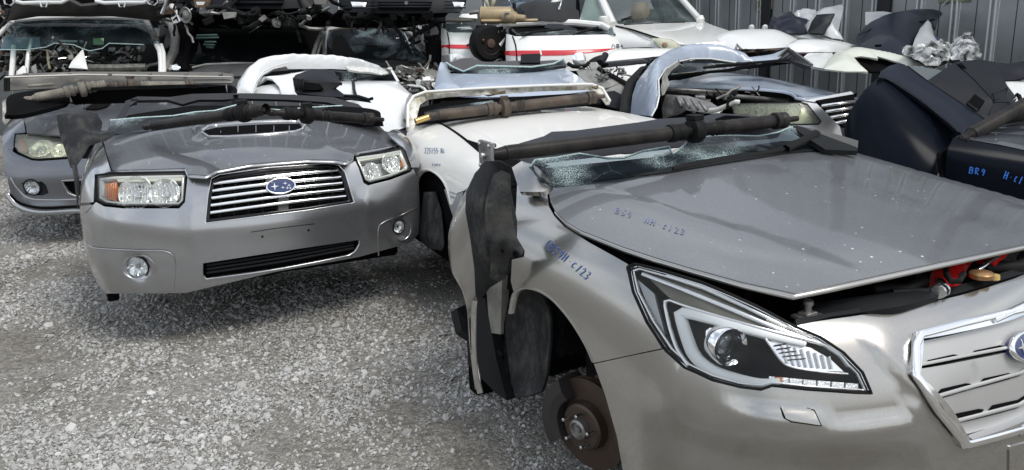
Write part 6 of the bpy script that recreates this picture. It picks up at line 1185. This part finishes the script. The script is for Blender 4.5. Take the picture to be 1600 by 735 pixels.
PX(MB().lathe(WF.P((1040,71,'y',8.2)),(.3,-1,0),[(-.02,.03),(.0,.026),(.01,.01)],20).build('indicator',M('orange_bulb',(.35,.15,.08),.4)),pr)
SX('windscreen_inside',[(955,36,9.5),(945,-14,10.2),(1060,-14,10.2),(1095,32,9.5),(1040,38,9.3),(975,40,9.35)],M('suv_inside',(.045,.06,.065),.5,var=.6,vscale=3,col2=(.012,.016,.018)),pr,thick=.02)
SX('windscreen',[(957,36,9.4),(947,-14,10.1),(1055,-14,10.1),(1094,33,9.38),(1040,37,9.2),(976,39,9.25)],clear('suv_glass',(.75,.82,.8),.03,dust=.15,dustcol=(.3,.36,.36),base=.05),pr,thick=.008)
SX('headrest',[(985,20,9.45),(988,6,9.6),(1012,6,9.6),(1016,20,9.45),(1008,34,9.4),(990,34,9.4)],M('beige_seat',(.14,.13,.10),.7),pr,bulge=.08,thick=.05)
TX('pillar',[(1000,-60,10.4),(1042,-25,10.1),(1062,-5,9.8),(1098,36,9.3)],.035,PW,pr); TX('pillar',[(930,-30,10.2),(940,0,9.75),(958,40,9.25)],.05,PW,pr)
SX('door',[(905,34,9.6),(920,-20,10.1),(945,0,9.75),(958,40,9.3),(950,60,9.25),(915,62,9.4)],PW,pr,thick=.03)
SX('side_glass',[(908,34,9.5),(905,0,9.9),(930,-14,9.95),(946,10,9.6),(952,32,9.3),(930,36,9.4)],glass_plain,pr,thick=.01); SX('side_inside',[(900,40,9.75),(900,-14,10),(935,-14,9.98),(950,14,9.75),(955,36,9.5)],void,pr,thick=.01)
TX('door_frame',[(862,14,9.6),(875,-8,9.7)],.05,PW,pr); TX('roof_rail',[(880,-20,10),(915,-14,10),(935,-10,9.9),(948,10,9.6),(956,32,9.3)],.018,rubber,pr)
PX(MB().lathe(WF.P((944,34,'y',9.0)),(0,0,1),[(-.07,.03),(-.06,.06),(0,.068),(.045,.06),(.06,.035)],20).build('wing_mirror',PW),pr)
PX(MB().lathe(WF.P((1094,30,'y',9.2)),(0,0,1),[(-.05,.03),(0,.05),(.04,.03)],16).build('wing_mirror',PW),pr)
TX('steering_wheel',[(972,36,9.4),(972,31,9.42),(980,29,9.43),(988,31,9.42),(989,36,9.4)],.012,rubber,pr); TX('wiper_arm',[(975,39,9.2),(1000,38.5,9.15),(1020,37,9.15)],.01,rubber,pr); TX('wiper_arm',[(1025,38,9.15),(1050,36,9.15),(1070,35,9.18)],.01,rubber,pr)
PX(MB().box((1.35,10.3,.8),(1.1,1.0,1.2)).build('body_shell',void),pr)
# ================================================================ HEAP OF PANELS ON THE RIGHT
def scrap(name,pts,mat,label,cat='body panel',**k):
    o=S(name,pts,mat,None,**k); tag(o,label,cat); return o
bw=M('bumper_white',(.70,.71,.70),.35,0,.6,dust=.1,dustcol=(.45,.45,.42)); dnavy=M('dark_navy_panel',(.010,.012,.024),.45,0,.1,spec=.3); gpan=M('grey_white_panel',(.5,.51,.52),.4,0,.4,var=.2,vscale=5)
scrap('white_bumper',[(1102,78,8.2),(1104,64,8.4),(1118,55,8.5),(1150,52,8.6),(1200,52,8.6),(1230,56,8.5),(1246,62,8.3),(1240,72,8.1),(1200,76,8.0),(1150,77,8.0)],bw,'rounded white bumper end lying left of the dark folded panels','bumper',bulge=.10,thick=.02,smooth=True)
scrap('bumper_cavity',[(1148,80,8.15),(1160,76,8.2),(1230,74,8.2),(1232,82,8.1),(1190,86,8.0),(1150,88,8.0)],void,'dark hollow under the rounded white bumper with wires','bumper inside',thick=.02)
cc=thing('wiring_scrap',None,'tangled dark wires and brackets under the rounded white bumper','wires'); cc.location=WF.P((1180,82,'y',8)); 
for k in range(6): TX('wire',[(1150+k*8,82+(k%3),7.95),(1165+k*9,78+(k%2)*3,7.9),(1185+k*9,80-(k%3),7.95)],.010,[rubber,rust,rubber][k%3],cc)
TX('bracket',[(1148,82,7.9),(1152,70,7.95),(1158,78,7.9)],.015,steel,cc)
scrap('white_bumper',[(1170,52,8.4),(1230,52,8.5),(1270,56,8.4),(1300,64,8.2),(1335,70,8.1),(1338,73,8.1),(1310,74,8.0),(1296,71,8.0),(1270,62,8.2),(1240,56,8.35),(1200,55,8.4)],bw,'thin white spoiler-like bumper strip ending in a point above the heap','bumper',bulge=.03,thick=.03)
scrap('white_bumper',[(1227,72,7.9),(1240,64,8.0),(1270,64,8.1),(1330,74,8.1),(1332,79,8.0),(1300,82,7.85),(1245,82,7.8),(1230,80,7.8)],bw,'boxy white bumper piece below the thin pointed strip','bumper',bulge=.06,thick=.03)
scrap('scrap_bodywork',[(1262,84,7.75),(1300,83,7.8),(1310,100,7.5),(1290,108,7.4),(1270,104,7.4),(1255,90,7.6)],bw,'smooth white panel under the boxy bumper, above the pale blue hood',bulge=.03,thick=.03)
scrap('white_bumper',[(1288,108,7.0),(1292,96,7.2),(1306,82,7.4),(1325,76,7.5),(1345,77,7.5),(1400,90,7.3),(1440,98,7.1),(1468,108,7.0),(1455,110,6.95),(1420,104,6.95),(1405,98,7.05),(1370,88,7.2),(1372,92,7.1),(1345,88,7.2),(1334,90,7.15),(1345,102,7.0),(1356,112,6.85),(1320,112,6.9)],M('cream_white',(.66,.68,.60),.4,0,.4,dust=.1,dustcol=(.45,.46,.38)),'cream white torn bumper arching to a long tip beside the navy cover','bumper',bulge=.05,thick=.02,smooth=False)
scrap('bumper_cavity',[(1334,90,7.3),(1345,87,7.4),(1372,90,7.4),(1400,97,7.3),(1440,104,7.1),(1430,110,7.0),(1360,112,7.0)],void,'black hollow inside the cream white torn bumper','bumper inside',thick=.02)
scrap('lamp_frame',[(1215,92,7.5),(1232,76,7.6),(1242,84,7.5),(1268,102,7.3),(1262,104,7.2),(1240,96,7.3),(1232,92,7.4)],M('black_frame',(.02,.02,.022),.35,0,.4),'black slatted lamp frame lying on the pale blue hood rear','lamp frame',thick=.03)
fl=bpy.data.objects['lamp_frame']
for k in range(5): T('frame_fin',[(1236+k*4,84+k*3,7.38),(1226+k*6,92+k*1.8,7.34)],.008,dark_pl,fl)
T('frame_lip',[(1214,91,7.5),(1231,75,7.58),(1243,83,7.46),(1269,102,7.24)],.012,steel,fl)
scrap('scrap_bodywork',[(1160,92,7.5),(1200,88,7.6),(1226,78,7.7),(1234,74,7.7),(1228,84,7.6),(1214,94,7.45),(1190,98,7.4),(1170,100,7.4)],steel_blue,'pale blue panel corner wedged beside the black slatted frame',thick=.02,bulge=.03)
for k,(x,y) in enumerate([(1174,46),(1195,46)]):
    o=MB().lathe(WF.P((x,y,'y',9.2)),(.1,0,1),[(-.05,.02),(-.03,.035),(.03,.032),(.05,.015)],14).build('mirror_shell',bw); tag(o,['left small white mirror shell behind the dark folded panels','right small white mirror shell behind the dark folded panels'][k],'mirror','white mirror shells behind the heap')
scrap('scrap_sheet_metal',[(1198,51,8.4),(1206,26,8.7),(1216,28,8.65),(1222,20,8.7),(1235,18,8.7),(1245,26,8.6),(1262,30,8.5),(1256,40,8.4),(1262,52,8.3),(1230,52,8.3)],dnavy,'crumpled dark navy panel standing left of the black window piece',noise=.10,nscale=5,thick=.01)
scrap('scrap_sheet_metal',[(1238,26,8.75),(1246,16,8.85),(1272,15,8.85),(1276,18,8.8),(1270,30,8.6),(1258,30,8.6)],gpan,'small pale grey panel leaning behind the crumpled navy panel',noise=.08,nscale=8,thick=.01)
scrap('scrap_sheet_metal',[(1258,40,8.5),(1275,20,8.7),(1300,10,8.7),(1315,7,8.7),(1318,12,8.6),(1312,40,8.3),(1310,48,8.2),(1316,58,8.1),(1316,62,8.1),(1296,58,8.15),(1280,52,8.2),(1262,50,8.3)],gpan,'tall white grey fender with a pointed top above the heap','fender',bulge=.05,noise=.04,nscale=5,thick=.012)
scrap('scrap_bodywork',[(1284,52,8.12),(1300,34,8.15),(1304,44,8.05),(1318,62,7.98),(1300,60,8.0)],bw,'folded white fender foot below the tall grey fender','fender',bulge=.03,thick=.01)
scrap('window_piece',[(1261,52,8.2),(1268,34,8.25),(1276,23,8.3),(1304,21,8.2),(1296,36,8.1),(1286,53,8.05)],gloss_black,'black window piece leaning between navy and grey panels','window piece',thick=.02)
scrap('navy_bumper',[(1336,64,8.0),(1340,54,8.1),(1350,44,8.2),(1360,35,8.3),(1380,26,8.4),(1420,20,8.5),(1470,18,8.5),(1473,22,8.4),(1466,30,8.3),(1462,46,8.0),(1448,32,8.1),(1436,50,7.8),(1428,74,7.5),(1410,86,7.4),(1370,80,7.6),(1345,72,7.8)],M('navy_satin',(.009,.012,.023),.4,0,.15,spec=.35),'large dark navy bumper upside down against the metal wall','bumper',bulge=.10,thick=.02)
T('bumper_crease',[(1340,55,7.95),(1360,46,7.98),(1400,40,8.0),(1440,34,8.0),(1460,31,8.05)],.008,gloss_black,bpy.data.objects['navy_bumper']); T('bumper_slot',[(1368,72,7.55),(1376,71.5,7.5)],.012,void,bpy.data.objects['navy_bumper'])
scrap('scrap_sheet_metal',[(1352,40,8.5),(1352,19,8.7),(1380,18,8.7),(1424,25,8.6),(1390,28,8.5),(1362,36,8.5)],gpan,'flat pale grey panel behind the large navy bumper',thick=.01)
scrap('scrap_fender',[(1424,78,7.4),(1430,60,7.5),(1438,44,7.7),(1450,31,7.9),(1455,38,7.85),(1460,58,7.6),(1470,74,7.4),(1466,82,7.3),(1440,84,7.3)],gpan,'white cone shaped inner face of a fender in front of the navy bumper','fender',bulge=.06,thick=.012,smooth=False)
scrap('purple_lamp',[(1459,56,7.9),(1466,60,7.9),(1472,68,7.8),(1470,72,7.75),(1462,70,7.8)],M('violet_plastic',(.07,.05,.14),.3,0,.6),'small violet tinted lamp piece beside the white cone','lamp piece',thick=.02,bulge=.02)
# crumpled plastic wrap
wrapm=clear('plastic_wrap',(.8,.82,.83),.10,dust=1.0,dscale=12,dustcol=(.72,.73,.73),base=-.15,fres=1.5)
for nm,pts,lab in (('plastic_wrap',[(1406,84,7.0),(1418,80,7.1),(1440,78,7.2),(1462,76,7.2),(1484,74,7.2),(1490,84,7.0),(1482,96,6.8),(1460,103,6.7),(1440,98,6.7),(1420,90,6.8)],'crumpled clear plastic wrap heaped under the white cone'),('plastic_wrap',[(1482,92,6.9),(1484,74,7.2),(1494,63,7.3),(1518,64,7.3),(1524,72,7.2),(1532,92,6.9),(1510,95,6.8),(1490,96,6.8)],'tall creased clear plastic bag standing beside the metal wall')):
    o=S(nm,pts,wrapm,None,bulge=.10,thick=.0,step=.018); tag(o,lab,'plastic wrap')
    me=o.data; 
    for v in me.vertices:
        n=mno.noise_vector(v.co*16)+.6*mno.noise_vector(v.co*38); v.co+=n*.035
    me.polygons.foreach_set('use_smooth',[False]*len(me.polygons))
    at=me.attributes.get('custom_normal')
    if at: me.attributes.remove(at)
    S('wrapped_part',[(p[0]+(1465-p[0])*.15,p[1]+2,p[2]+.12) for p in pts],dark_pl,o,bulge=.03,noise=.08,nscale=9,thick=.01)
# ================================================================ STACKED CARS, LEFT
# ---- lower white car shell
k1=thing('stripped_car_shell',None,'stripped white car shell with hanging cracked windscreen, lowest in the left stack','car shell'); k1.location=WF.P((130,115,'y',8.3))
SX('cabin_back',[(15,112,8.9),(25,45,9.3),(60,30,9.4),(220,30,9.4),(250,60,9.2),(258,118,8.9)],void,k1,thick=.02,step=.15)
TX('roof_edge',[(20,32,8.75),(60,28,8.8),(130,26,8.85),(190,27,8.85),(226,30,8.8)],.018,white_paint,k1)
TX('pillar',[(226,29,8.8),(236,48,8.6),(244,64,8.45)],.035,steel,k1); TX('pillar',[(244,68,8.45),(250,80,8.35),(252,96,8.3),(252,118,8.2)],.028,white_paint,k1); TX('pillar',[(252,70,8.4),(256,84,8.32),(257,118,8.2)],.018,white_paint,k1)
TX('pillar',[(20,33,8.75),(8,45,8.6),(-4,56,8.5)],.022,white_paint,k1); TX('pillar',[(22,72,8.5),(20,96,8.4),(18,120,8.3)],.025,white_paint,k1); TX('pillar',[(50,62,8.5),(44,85,8.4),(41,120,8.3)],.020,white_paint,k1); TX('pillar',[(74,78,8.45),(76,100,8.4),(78,108,8.35)],.012,M('dull_olive',(.25,.24,.15),.6),k1)
sheetg=SX('hanging_windscreen',[(22,34,8.72),(60,31,8.74),(130,29,8.78),(190,30,8.78),(226,33,8.72),(238,56,8.5),(246,68,8.4),(225,70,8.4),(170,68,8.4),(160,76,8.35),(140,80,8.33),(128,76,8.35),(115,70,8.4),(85,68,8.4),(72,74,8.38),(40,78,8.38),(0,78,8.38),(8,60,8.5)],clear('hanging_glass',(.42,.52,.52),.03,dust=.10,dustcol=(.12,.18,.20),cracks=.25,base=.0,fres=1.15),k1,bulge=.06,thick=.006,step=.05)
TX('torn_edge',[(0,78,8.37),(40,78,8.37),(72,74,8.37),(85,68,8.39),(115,70,8.39),(128,76,8.34),(140,80,8.32),(160,76,8.34),(170,68,8.39),(225,70,8.39)],.005,cracked,k1)
SX('grey_card',[(0,78,8.5),(6,60,8.55),(18,42,8.6),(23,58,8.55),(62,58,8.5),(62,74,8.45)],M('blue_grey_card',(.22,.27,.31),.5),k1,thick=.01)
SX('green_sticker',[(145,60,8.42),(162,60,8.42),(162,70,8.38),(146,70,8.38)],M('green_sticker',(.22,.32,.16),.5),k1,thick=.004)
SX('white_corner_panel',[(107,106,8.1),(112,96,8.15),(128,78,8.3),(130,78,8.3),(137,108,8.1)],white_paint,k1,bulge=.02,thick=.02)
SX('white_block',[(25,118,8.2),(26,112,8.2),(36,103,8.25),(40,104,8.25),(41,118,8.2)],white_paint,k1,thick=.03); SX('grey_block',[(46,116,8.3),(50,104,8.3),(56,100,8.3),(58,114,8.3)],dull_chrome,k1,thick=.03)
TX('white_bar',[(92,64,8.5),(112,65,8.5),(130,65,8.5)],.012,white_paint,k1); TX('cross_beam',[(138,106,8.3),(170,106,8.3),(228,105,8.35)],.035,engine_pale,k1)
clutter('engine_parts',84,70,128,108,8.35,8.75,80,[engine_pale,steel,rubber,dull_chrome],k1,(.03,.10),seed=2)
clutter('engine_parts',138,76,225,112,8.5,8.9,60,[rubber,black_pl,steel,TR],k1,(.03,.10),seed=3); clutter('side_parts',20,75,78,112,8.5,8.9,40,[rubber,steel,engine_pale],k1,(.03,.09),seed=33)
clutter('side_parts',-6,78,14,118,8.5,8.9,25,[rust,steel,rubber],k1,(.03,.1),seed=34)
# ---- second shell at its right
k2=thing('dark_car_shell',None,'dark car shell with grey door pillar in the stack, left of the silver sedan','car shell'); k2.location=WF.P((380,120,'y',8.6))
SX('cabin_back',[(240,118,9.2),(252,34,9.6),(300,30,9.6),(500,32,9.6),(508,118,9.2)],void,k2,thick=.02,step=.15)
TX('grey_pillar',[(255,33,8.9),(268,36,8.85),(274,60,8.7),(272,80,8.6),(262,100,8.5),(258,112,8.4)],.045,primer,k2); SX('side_window',[(246,40,8.95),(262,38,8.9),(268,70,8.75),(255,78,8.7)],glass_plain,k2,thick=.006)
SX('chrome_lamp',[(262,104,8.35),(276,100,8.35),(282,106,8.3),(278,110,8.3),(264,109,8.3)],facet_g,k2,bulge=.03,thick=.03)
SX('windscreen',[(292,100,8.5),(300,55,8.9),(310,48,9.0),(470,46,9.0),(490,90,8.6),(480,102,8.5),(350,108,8.45)],clear('dark_screen',(.25,.3,.3),.03,dust=.03,dustcol=(.1,.14,.14),base=.0,fres=1.15),k2,bulge=.06,thick=.006,step=.06)
for k,(a,b) in enumerate((((305,56),(340,55)),((306,60),(342,59)),((320,66),(338,66)),((318,70),(336,71)),((322,74),(334,75)))): TX('teal_reflection',[(*a,9.1),(*b,9.1)],.012,M('teal_glint',(.25,.36,.33),.4) if k==0 else bpy.data.materials['teal_glint'],k2)  # teal reflection in the screen, made as coloured rods
TX('pillar',[(288,112,8.4),(292,85,8.55),(302,52,8.85),(312,44,9.0)],.035,void,k2); TX('pillar',[(488,90,8.5),(494,70,8.7),(502,52,8.8)],.02,primer,k2); TX('pillar',[(494,92,8.5),(500,72,8.7),(507,54,8.8)],.012,primer,k2)
SX('cowl',[(296,112,8.2),(320,104,8.35),(400,100,8.4),(490,98,8.4),(486,112,8.1),(360,120,7.9)],M('matt_dark_cowl',(.03,.032,.034),.45,.1,.3,dust=.2),k2,thick=.03,bulge=.05)
TX('cowl_edge',[(300,106,8.35),(322,101,8.4),(370,99,8.42),(420,100,8.4)],.012,primer,k2)
# ---- silver sedan with broken screen
k3=thing('silver_sedan_shell',None,'silver sedan shell with smashed windscreen and open engine bay left of the striped vans','car shell'); k3.location=WF.P((600,120,'y',8.4))
sv=M('dim_silver',(.30,.29,.28),.35,.6,.5,dust=.2)
TX('roof_edge',[(512,47,8.95),(530,44,9.0),(580,42,9.05),(628,44,9.0)],.03,sv,k3)
TX('pillar',[(512,46,8.95),(508,66,8.75),(507,92,8.5)],.022,sv,k3); TX('pillar',[(628,44,9.0),(645,55,8.85),(668,82,8.55),(684,106,8.3)],.020,sv,k3); TX('inner_pillar',[(632,52,8.95),(642,75,8.75),(648,94,8.6)],.014,dull_chrome,k3)
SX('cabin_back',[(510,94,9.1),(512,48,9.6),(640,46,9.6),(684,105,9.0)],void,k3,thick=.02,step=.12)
SX('broken_windscreen',[(512,50,8.9),(580,45,9.0),(628,48,8.95),(640,70,8.75),(660,92,8.5),(640,96,8.5),(620,90,8.6),(636,60,8.85),(622,80,8.7),(600,92,8.55),(560,90,8.6),(545,70,8.75),(535,54,8.88),(520,60,8.85),(518,90,8.55),(511,92,8.5)],glass_dark,k3,thick=.006,step=.04)
SX('windscreen_shard',[(548,50,8.9),(585,46,8.98),(580,60,8.85),(570,66,8.8),(556,60,8.85)],glass_dark,k3,thick=.006)
SX('side_window',[(636,52,8.95),(662,84,8.55),(678,102,8.38),(650,96,8.6)],clear('side_glass_grey',(.5,.55,.55),.03,dust=.3,dustcol=(.2,.23,.24),base=.1),k3,thick=.006)
PX(MB().lathe(WF.P((622,60,'y',8.8)),(.2,-1,0),[(0,.012),(.004,.022),(.01,.01)],14).build('rear_view_mirror',chrome),k3)
SX('cowl',[(508,96,8.4),(560,92,8.45),(640,96,8.4),(682,104,8.25),(685,110,8.2),(600,104,8.2),(510,104,8.2)],black_pl,k3,thick=.03,noise=.02,nscale=8)
TX('wiper_arm',[(640,97,8.35),(655,100,8.3),(675,104,8.22)],.012,rubber,k3)
SX('engine_floor',[(596,106,8.0),(682,110,8.0),(690,130,7.7),(680,150,7.5),(640,150,7.5),(615,125,7.8)],engine_pale,k3,thick=.02,noise=.05,nscale=9)
clutter('engine_parts',606,108,680,125,7.7,8.0,70,[engine_pale,rubber,rust,steel,white_paint],k3,(.02,.08),seed=6); clutter('engine_parts',630,122,682,146,7.5,7.75,60,[engine_pale,rubber,steel,white_paint],k3,(.02,.08),seed=7)
PX(MB().lathe(WF.P((672,121,'y',7.7)),(.2,-.6,1),[(-.05,.09),(0,.10),(.03,.09),(.05,.04)],20).build('strut_tower',engine_pale),k3)
PX(MB().box(WF.P((664,130,'y',7.6)),(.35,.05,.06)).build('slam_panel',white_paint),k3)
SX('flank',[(676,100,8.4),(690,108,8.3),(684,140,7.9),(680,112,8.2)],sv,k3,thick=.02)
# ---- upper row resting on racks
rk=thing('upper_car_front',None,'upturned dark front panel with two bright tube frames, top left of the stack','car front'); rk.location=WF.P((130,20,'y',8.3))
SX('under_tray',[(10,34,8.6),(20,4,8.3),(60,10,8.25),(110,2,8.3),(125,10,8.25),(150,8,8.25),(165,2,8.3),(200,10,8.25),(240,5,8.3),(256,34,8.6),(180,26,8.6),(60,26,8.6)],M('sooty_tray',(.05,.045,.042),.5,var=.5,vscale=5,bump=.2),rk,thick=.03,bulge=.04)
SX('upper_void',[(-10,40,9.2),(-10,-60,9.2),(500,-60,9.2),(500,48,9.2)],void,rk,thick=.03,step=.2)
for k,(x0,x1) in enumerate(((22,112),(150,240))): TX('bright_tube',[(x0,2,8.15),(x0+14,5,8.12),(x0+40,4,8.12),(x0+75,4,8.12),(x1-8,0,8.12),(x1,-10,8.15)],.018,bw,rk)
for x in (68,190): TX('tube_loop',[(x-6,3,8.08),(x-3,11,8.08),(x+4,11,8.08),(x+7,3,8.08)],.008,bw,rk)
for x in (14,238): TX('loop_bracket',[(x-8,-4,8.1),(x-6,6,8.1),(x+3,9,8.1),(x+9,4,8.1),(x+8,-4,8.1)],.010,dull_chrome,rk)
clutter('hanging_parts',-6,6,20,60,8.5,8.9,30,[steel,rust,rubber],rk,(.03,.10),seed=8); clutter('hanging_parts',250,0,300,36,8.3,8.7,50,[steel,rubber,dull_chrome,rubber],rk,(.03,.10),seed=10)
TX('bright_stay',[(262,-4,8.2),(258,10,8.2),(253,22,8.2)],.02,dull_chrome,rk); SX('amber_box',[(256,16,8.25),(270,15,8.25),(270,22,8.25),(256,23,8.25)],rust,rk,thick=.05)
PX(MB().lathe(WF.P((290,24,'y',8.3)),(-.5,-1,0),[(-.05,.03),(0,.08),(.01,.075),(.0,.05),(.02,.02)],24).build('hub_disc',TR),rk)
def upper(nm,label,x0,x1,yb,d,seed):
    t=thing(nm,None,label,'car front'); t.location=WF.P(((x0+x1)/2,yb,'y',d)); w_=x1-x0
    SX('bumper',[(x0,yb-45,d+.25),(x0+6,yb-14,d+.18),(x0+14,yb,d+.08),(x0+w_*.3,yb+2,d),(x0+w_*.7,yb+2,d),(x1-14,yb,d+.08),(x1-6,yb-14,d+.18),(x1,yb-45,d+.25)],M('sooty_bumper_%d'%seed,(.009,.010,.012),.42,0,0,spec=.15,dust=.1,dustcol=(.05,.05,.05)),t,bulge=.05,thick=.03,step=.05)
    SX('lower_intake',[(x0+w_*.31,yb-16,d-.02),(x0+w_*.32,yb-5,d-.03),(x0+w_*.70,yb-5,d-.03),(x0+w_*.72,yb-16,d-.02)],void,t,thick=.03)
    for k in range(2): TX('intake_bar',[(x0+w_*.31,yb-12+k*4,d-.06),(x0+w_*.71,yb-12+k*4,d-.06)],.008,dark_pl,t)
    return t,w_
u1,w1=upper('upper_car_front','black bumper front with a brown lamp housing hanging upper middle of the stack',300,500,12,8.35,1)
SX('lamp_box',[(302,0,8.2),(326,0,8.2),(326,12,8.2),(305,12,8.2)],M('brown_lamp',(.16,.10,.055),.4,var=.5,vscale=20),u1,thick=.05); SX('lamp_lens',[(306,3,8.14),(320,3,8.14),(318,8,8.14),(308,8,8.14)],bw,u1,thick=.01)
SX('lamp_box',[(490,0,8.2),(511,-1,8.2),(510,7,8.2),(492,7,8.2)],M('dull_lamp',(.2,.19,.18),.3,.4),u1,thick=.04)
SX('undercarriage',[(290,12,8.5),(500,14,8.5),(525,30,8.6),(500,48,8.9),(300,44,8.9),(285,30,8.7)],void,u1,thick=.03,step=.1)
clutter('under_parts',296,16,515,40,8.25,8.55,70,[rubber,black_pl,void,rubber,TR],u1,(.04,.13),seed=11)
SX('grey_bracket',[(347,19,8.2),(368,19,8.2),(368,27,8.2),(350,30,8.2)],primer,u1,thick=.04); TX('thin_rod',[(389,52,8.6),(410,38,8.5)],.006,dull_chrome,u1); TX('thin_rod',[(424,42,8.4),(436,26,8.3)],.006,dull_chrome,u1); TX('thin_rod',[(428,30,8.4),(440,24,8.3)],.006,dull_chrome,u1)
u2,w2=upper('upper_car_front','black bumper front with two small clear fog lamps above the silver sedan',524,734,19,8.2,2)
for a,b in ((548,572),(707,725)):
    SX('fog_lamp',[(a,3,8.09),(b,4,8.07),(b-1,11,8.05),(a+3,11,8.07)],facet_g,u2,bulge=.02,thick=.03); 
for a,b in ((530,592),(690,730)):
    for k in range(3): TX('intake_bar',[(a+4,3+k*5,8.12),(b-2,2.5+k*5,8.10)],.006,dark_pl,u2)
PX(MB().lathe(WF.P((635,5,'y',8.05)),(0,-1,0),[(0,.018),(.02,.016)],12).build('tow_plug',steel),u2)
SX('undercarriage',[(528,20,8.3),(700,22,8.3),(690,32,8.4),(665,38,8.6),(630,44,8.8),(540,44,8.8),(500,40,8.8)],void,u2,thick=.03,step=.1,bulge=.05)
clutter('under_parts',530,22,690,36,8.2,8.4,60,[rubber,black_pl,void],u2,(.04,.12),seed=12)
TX('curved_pipe',[(540,25,8.15),(552,29,8.15),(570,26,8.15),(578,22,8.15)],.015,rubber,u2)
# right of the sedan: hanging pale pieces
hg=thing('hanging_trim_pieces',None,'pale trim pieces hanging between the silver sedan and the narrow striped van','trim pieces'); hg.location=WF.P((665,70,'y',8.6))
for a,b,c_ in ((645,40,60),(652,38,52)): SX('trim_strip',[(a,b,8.7),(a+6,b-1,8.7),(a+12,b+30,8.65),(a+14,c_+20,8.6),(a+8,c_+14,8.6)],gpan,hg,thick=.02)
SX('cup_piece',[(672,38,8.5),(683,37,8.5),(685,54,8.5),(673,55,8.5)],gpan,hg,thick=.05,bulge=.03)
SX('void_backing',[(636,44,9.2),(690,36,9.2),(690,110,8.7),(684,112,8.6),(660,80,8.9)],void,hg,thick=.02)
clutter('dark_parts',655,42,690,100,8.6,8.8,40,[rubber,black_pl,rubber,steel],hg,(.03,.10),seed=14)
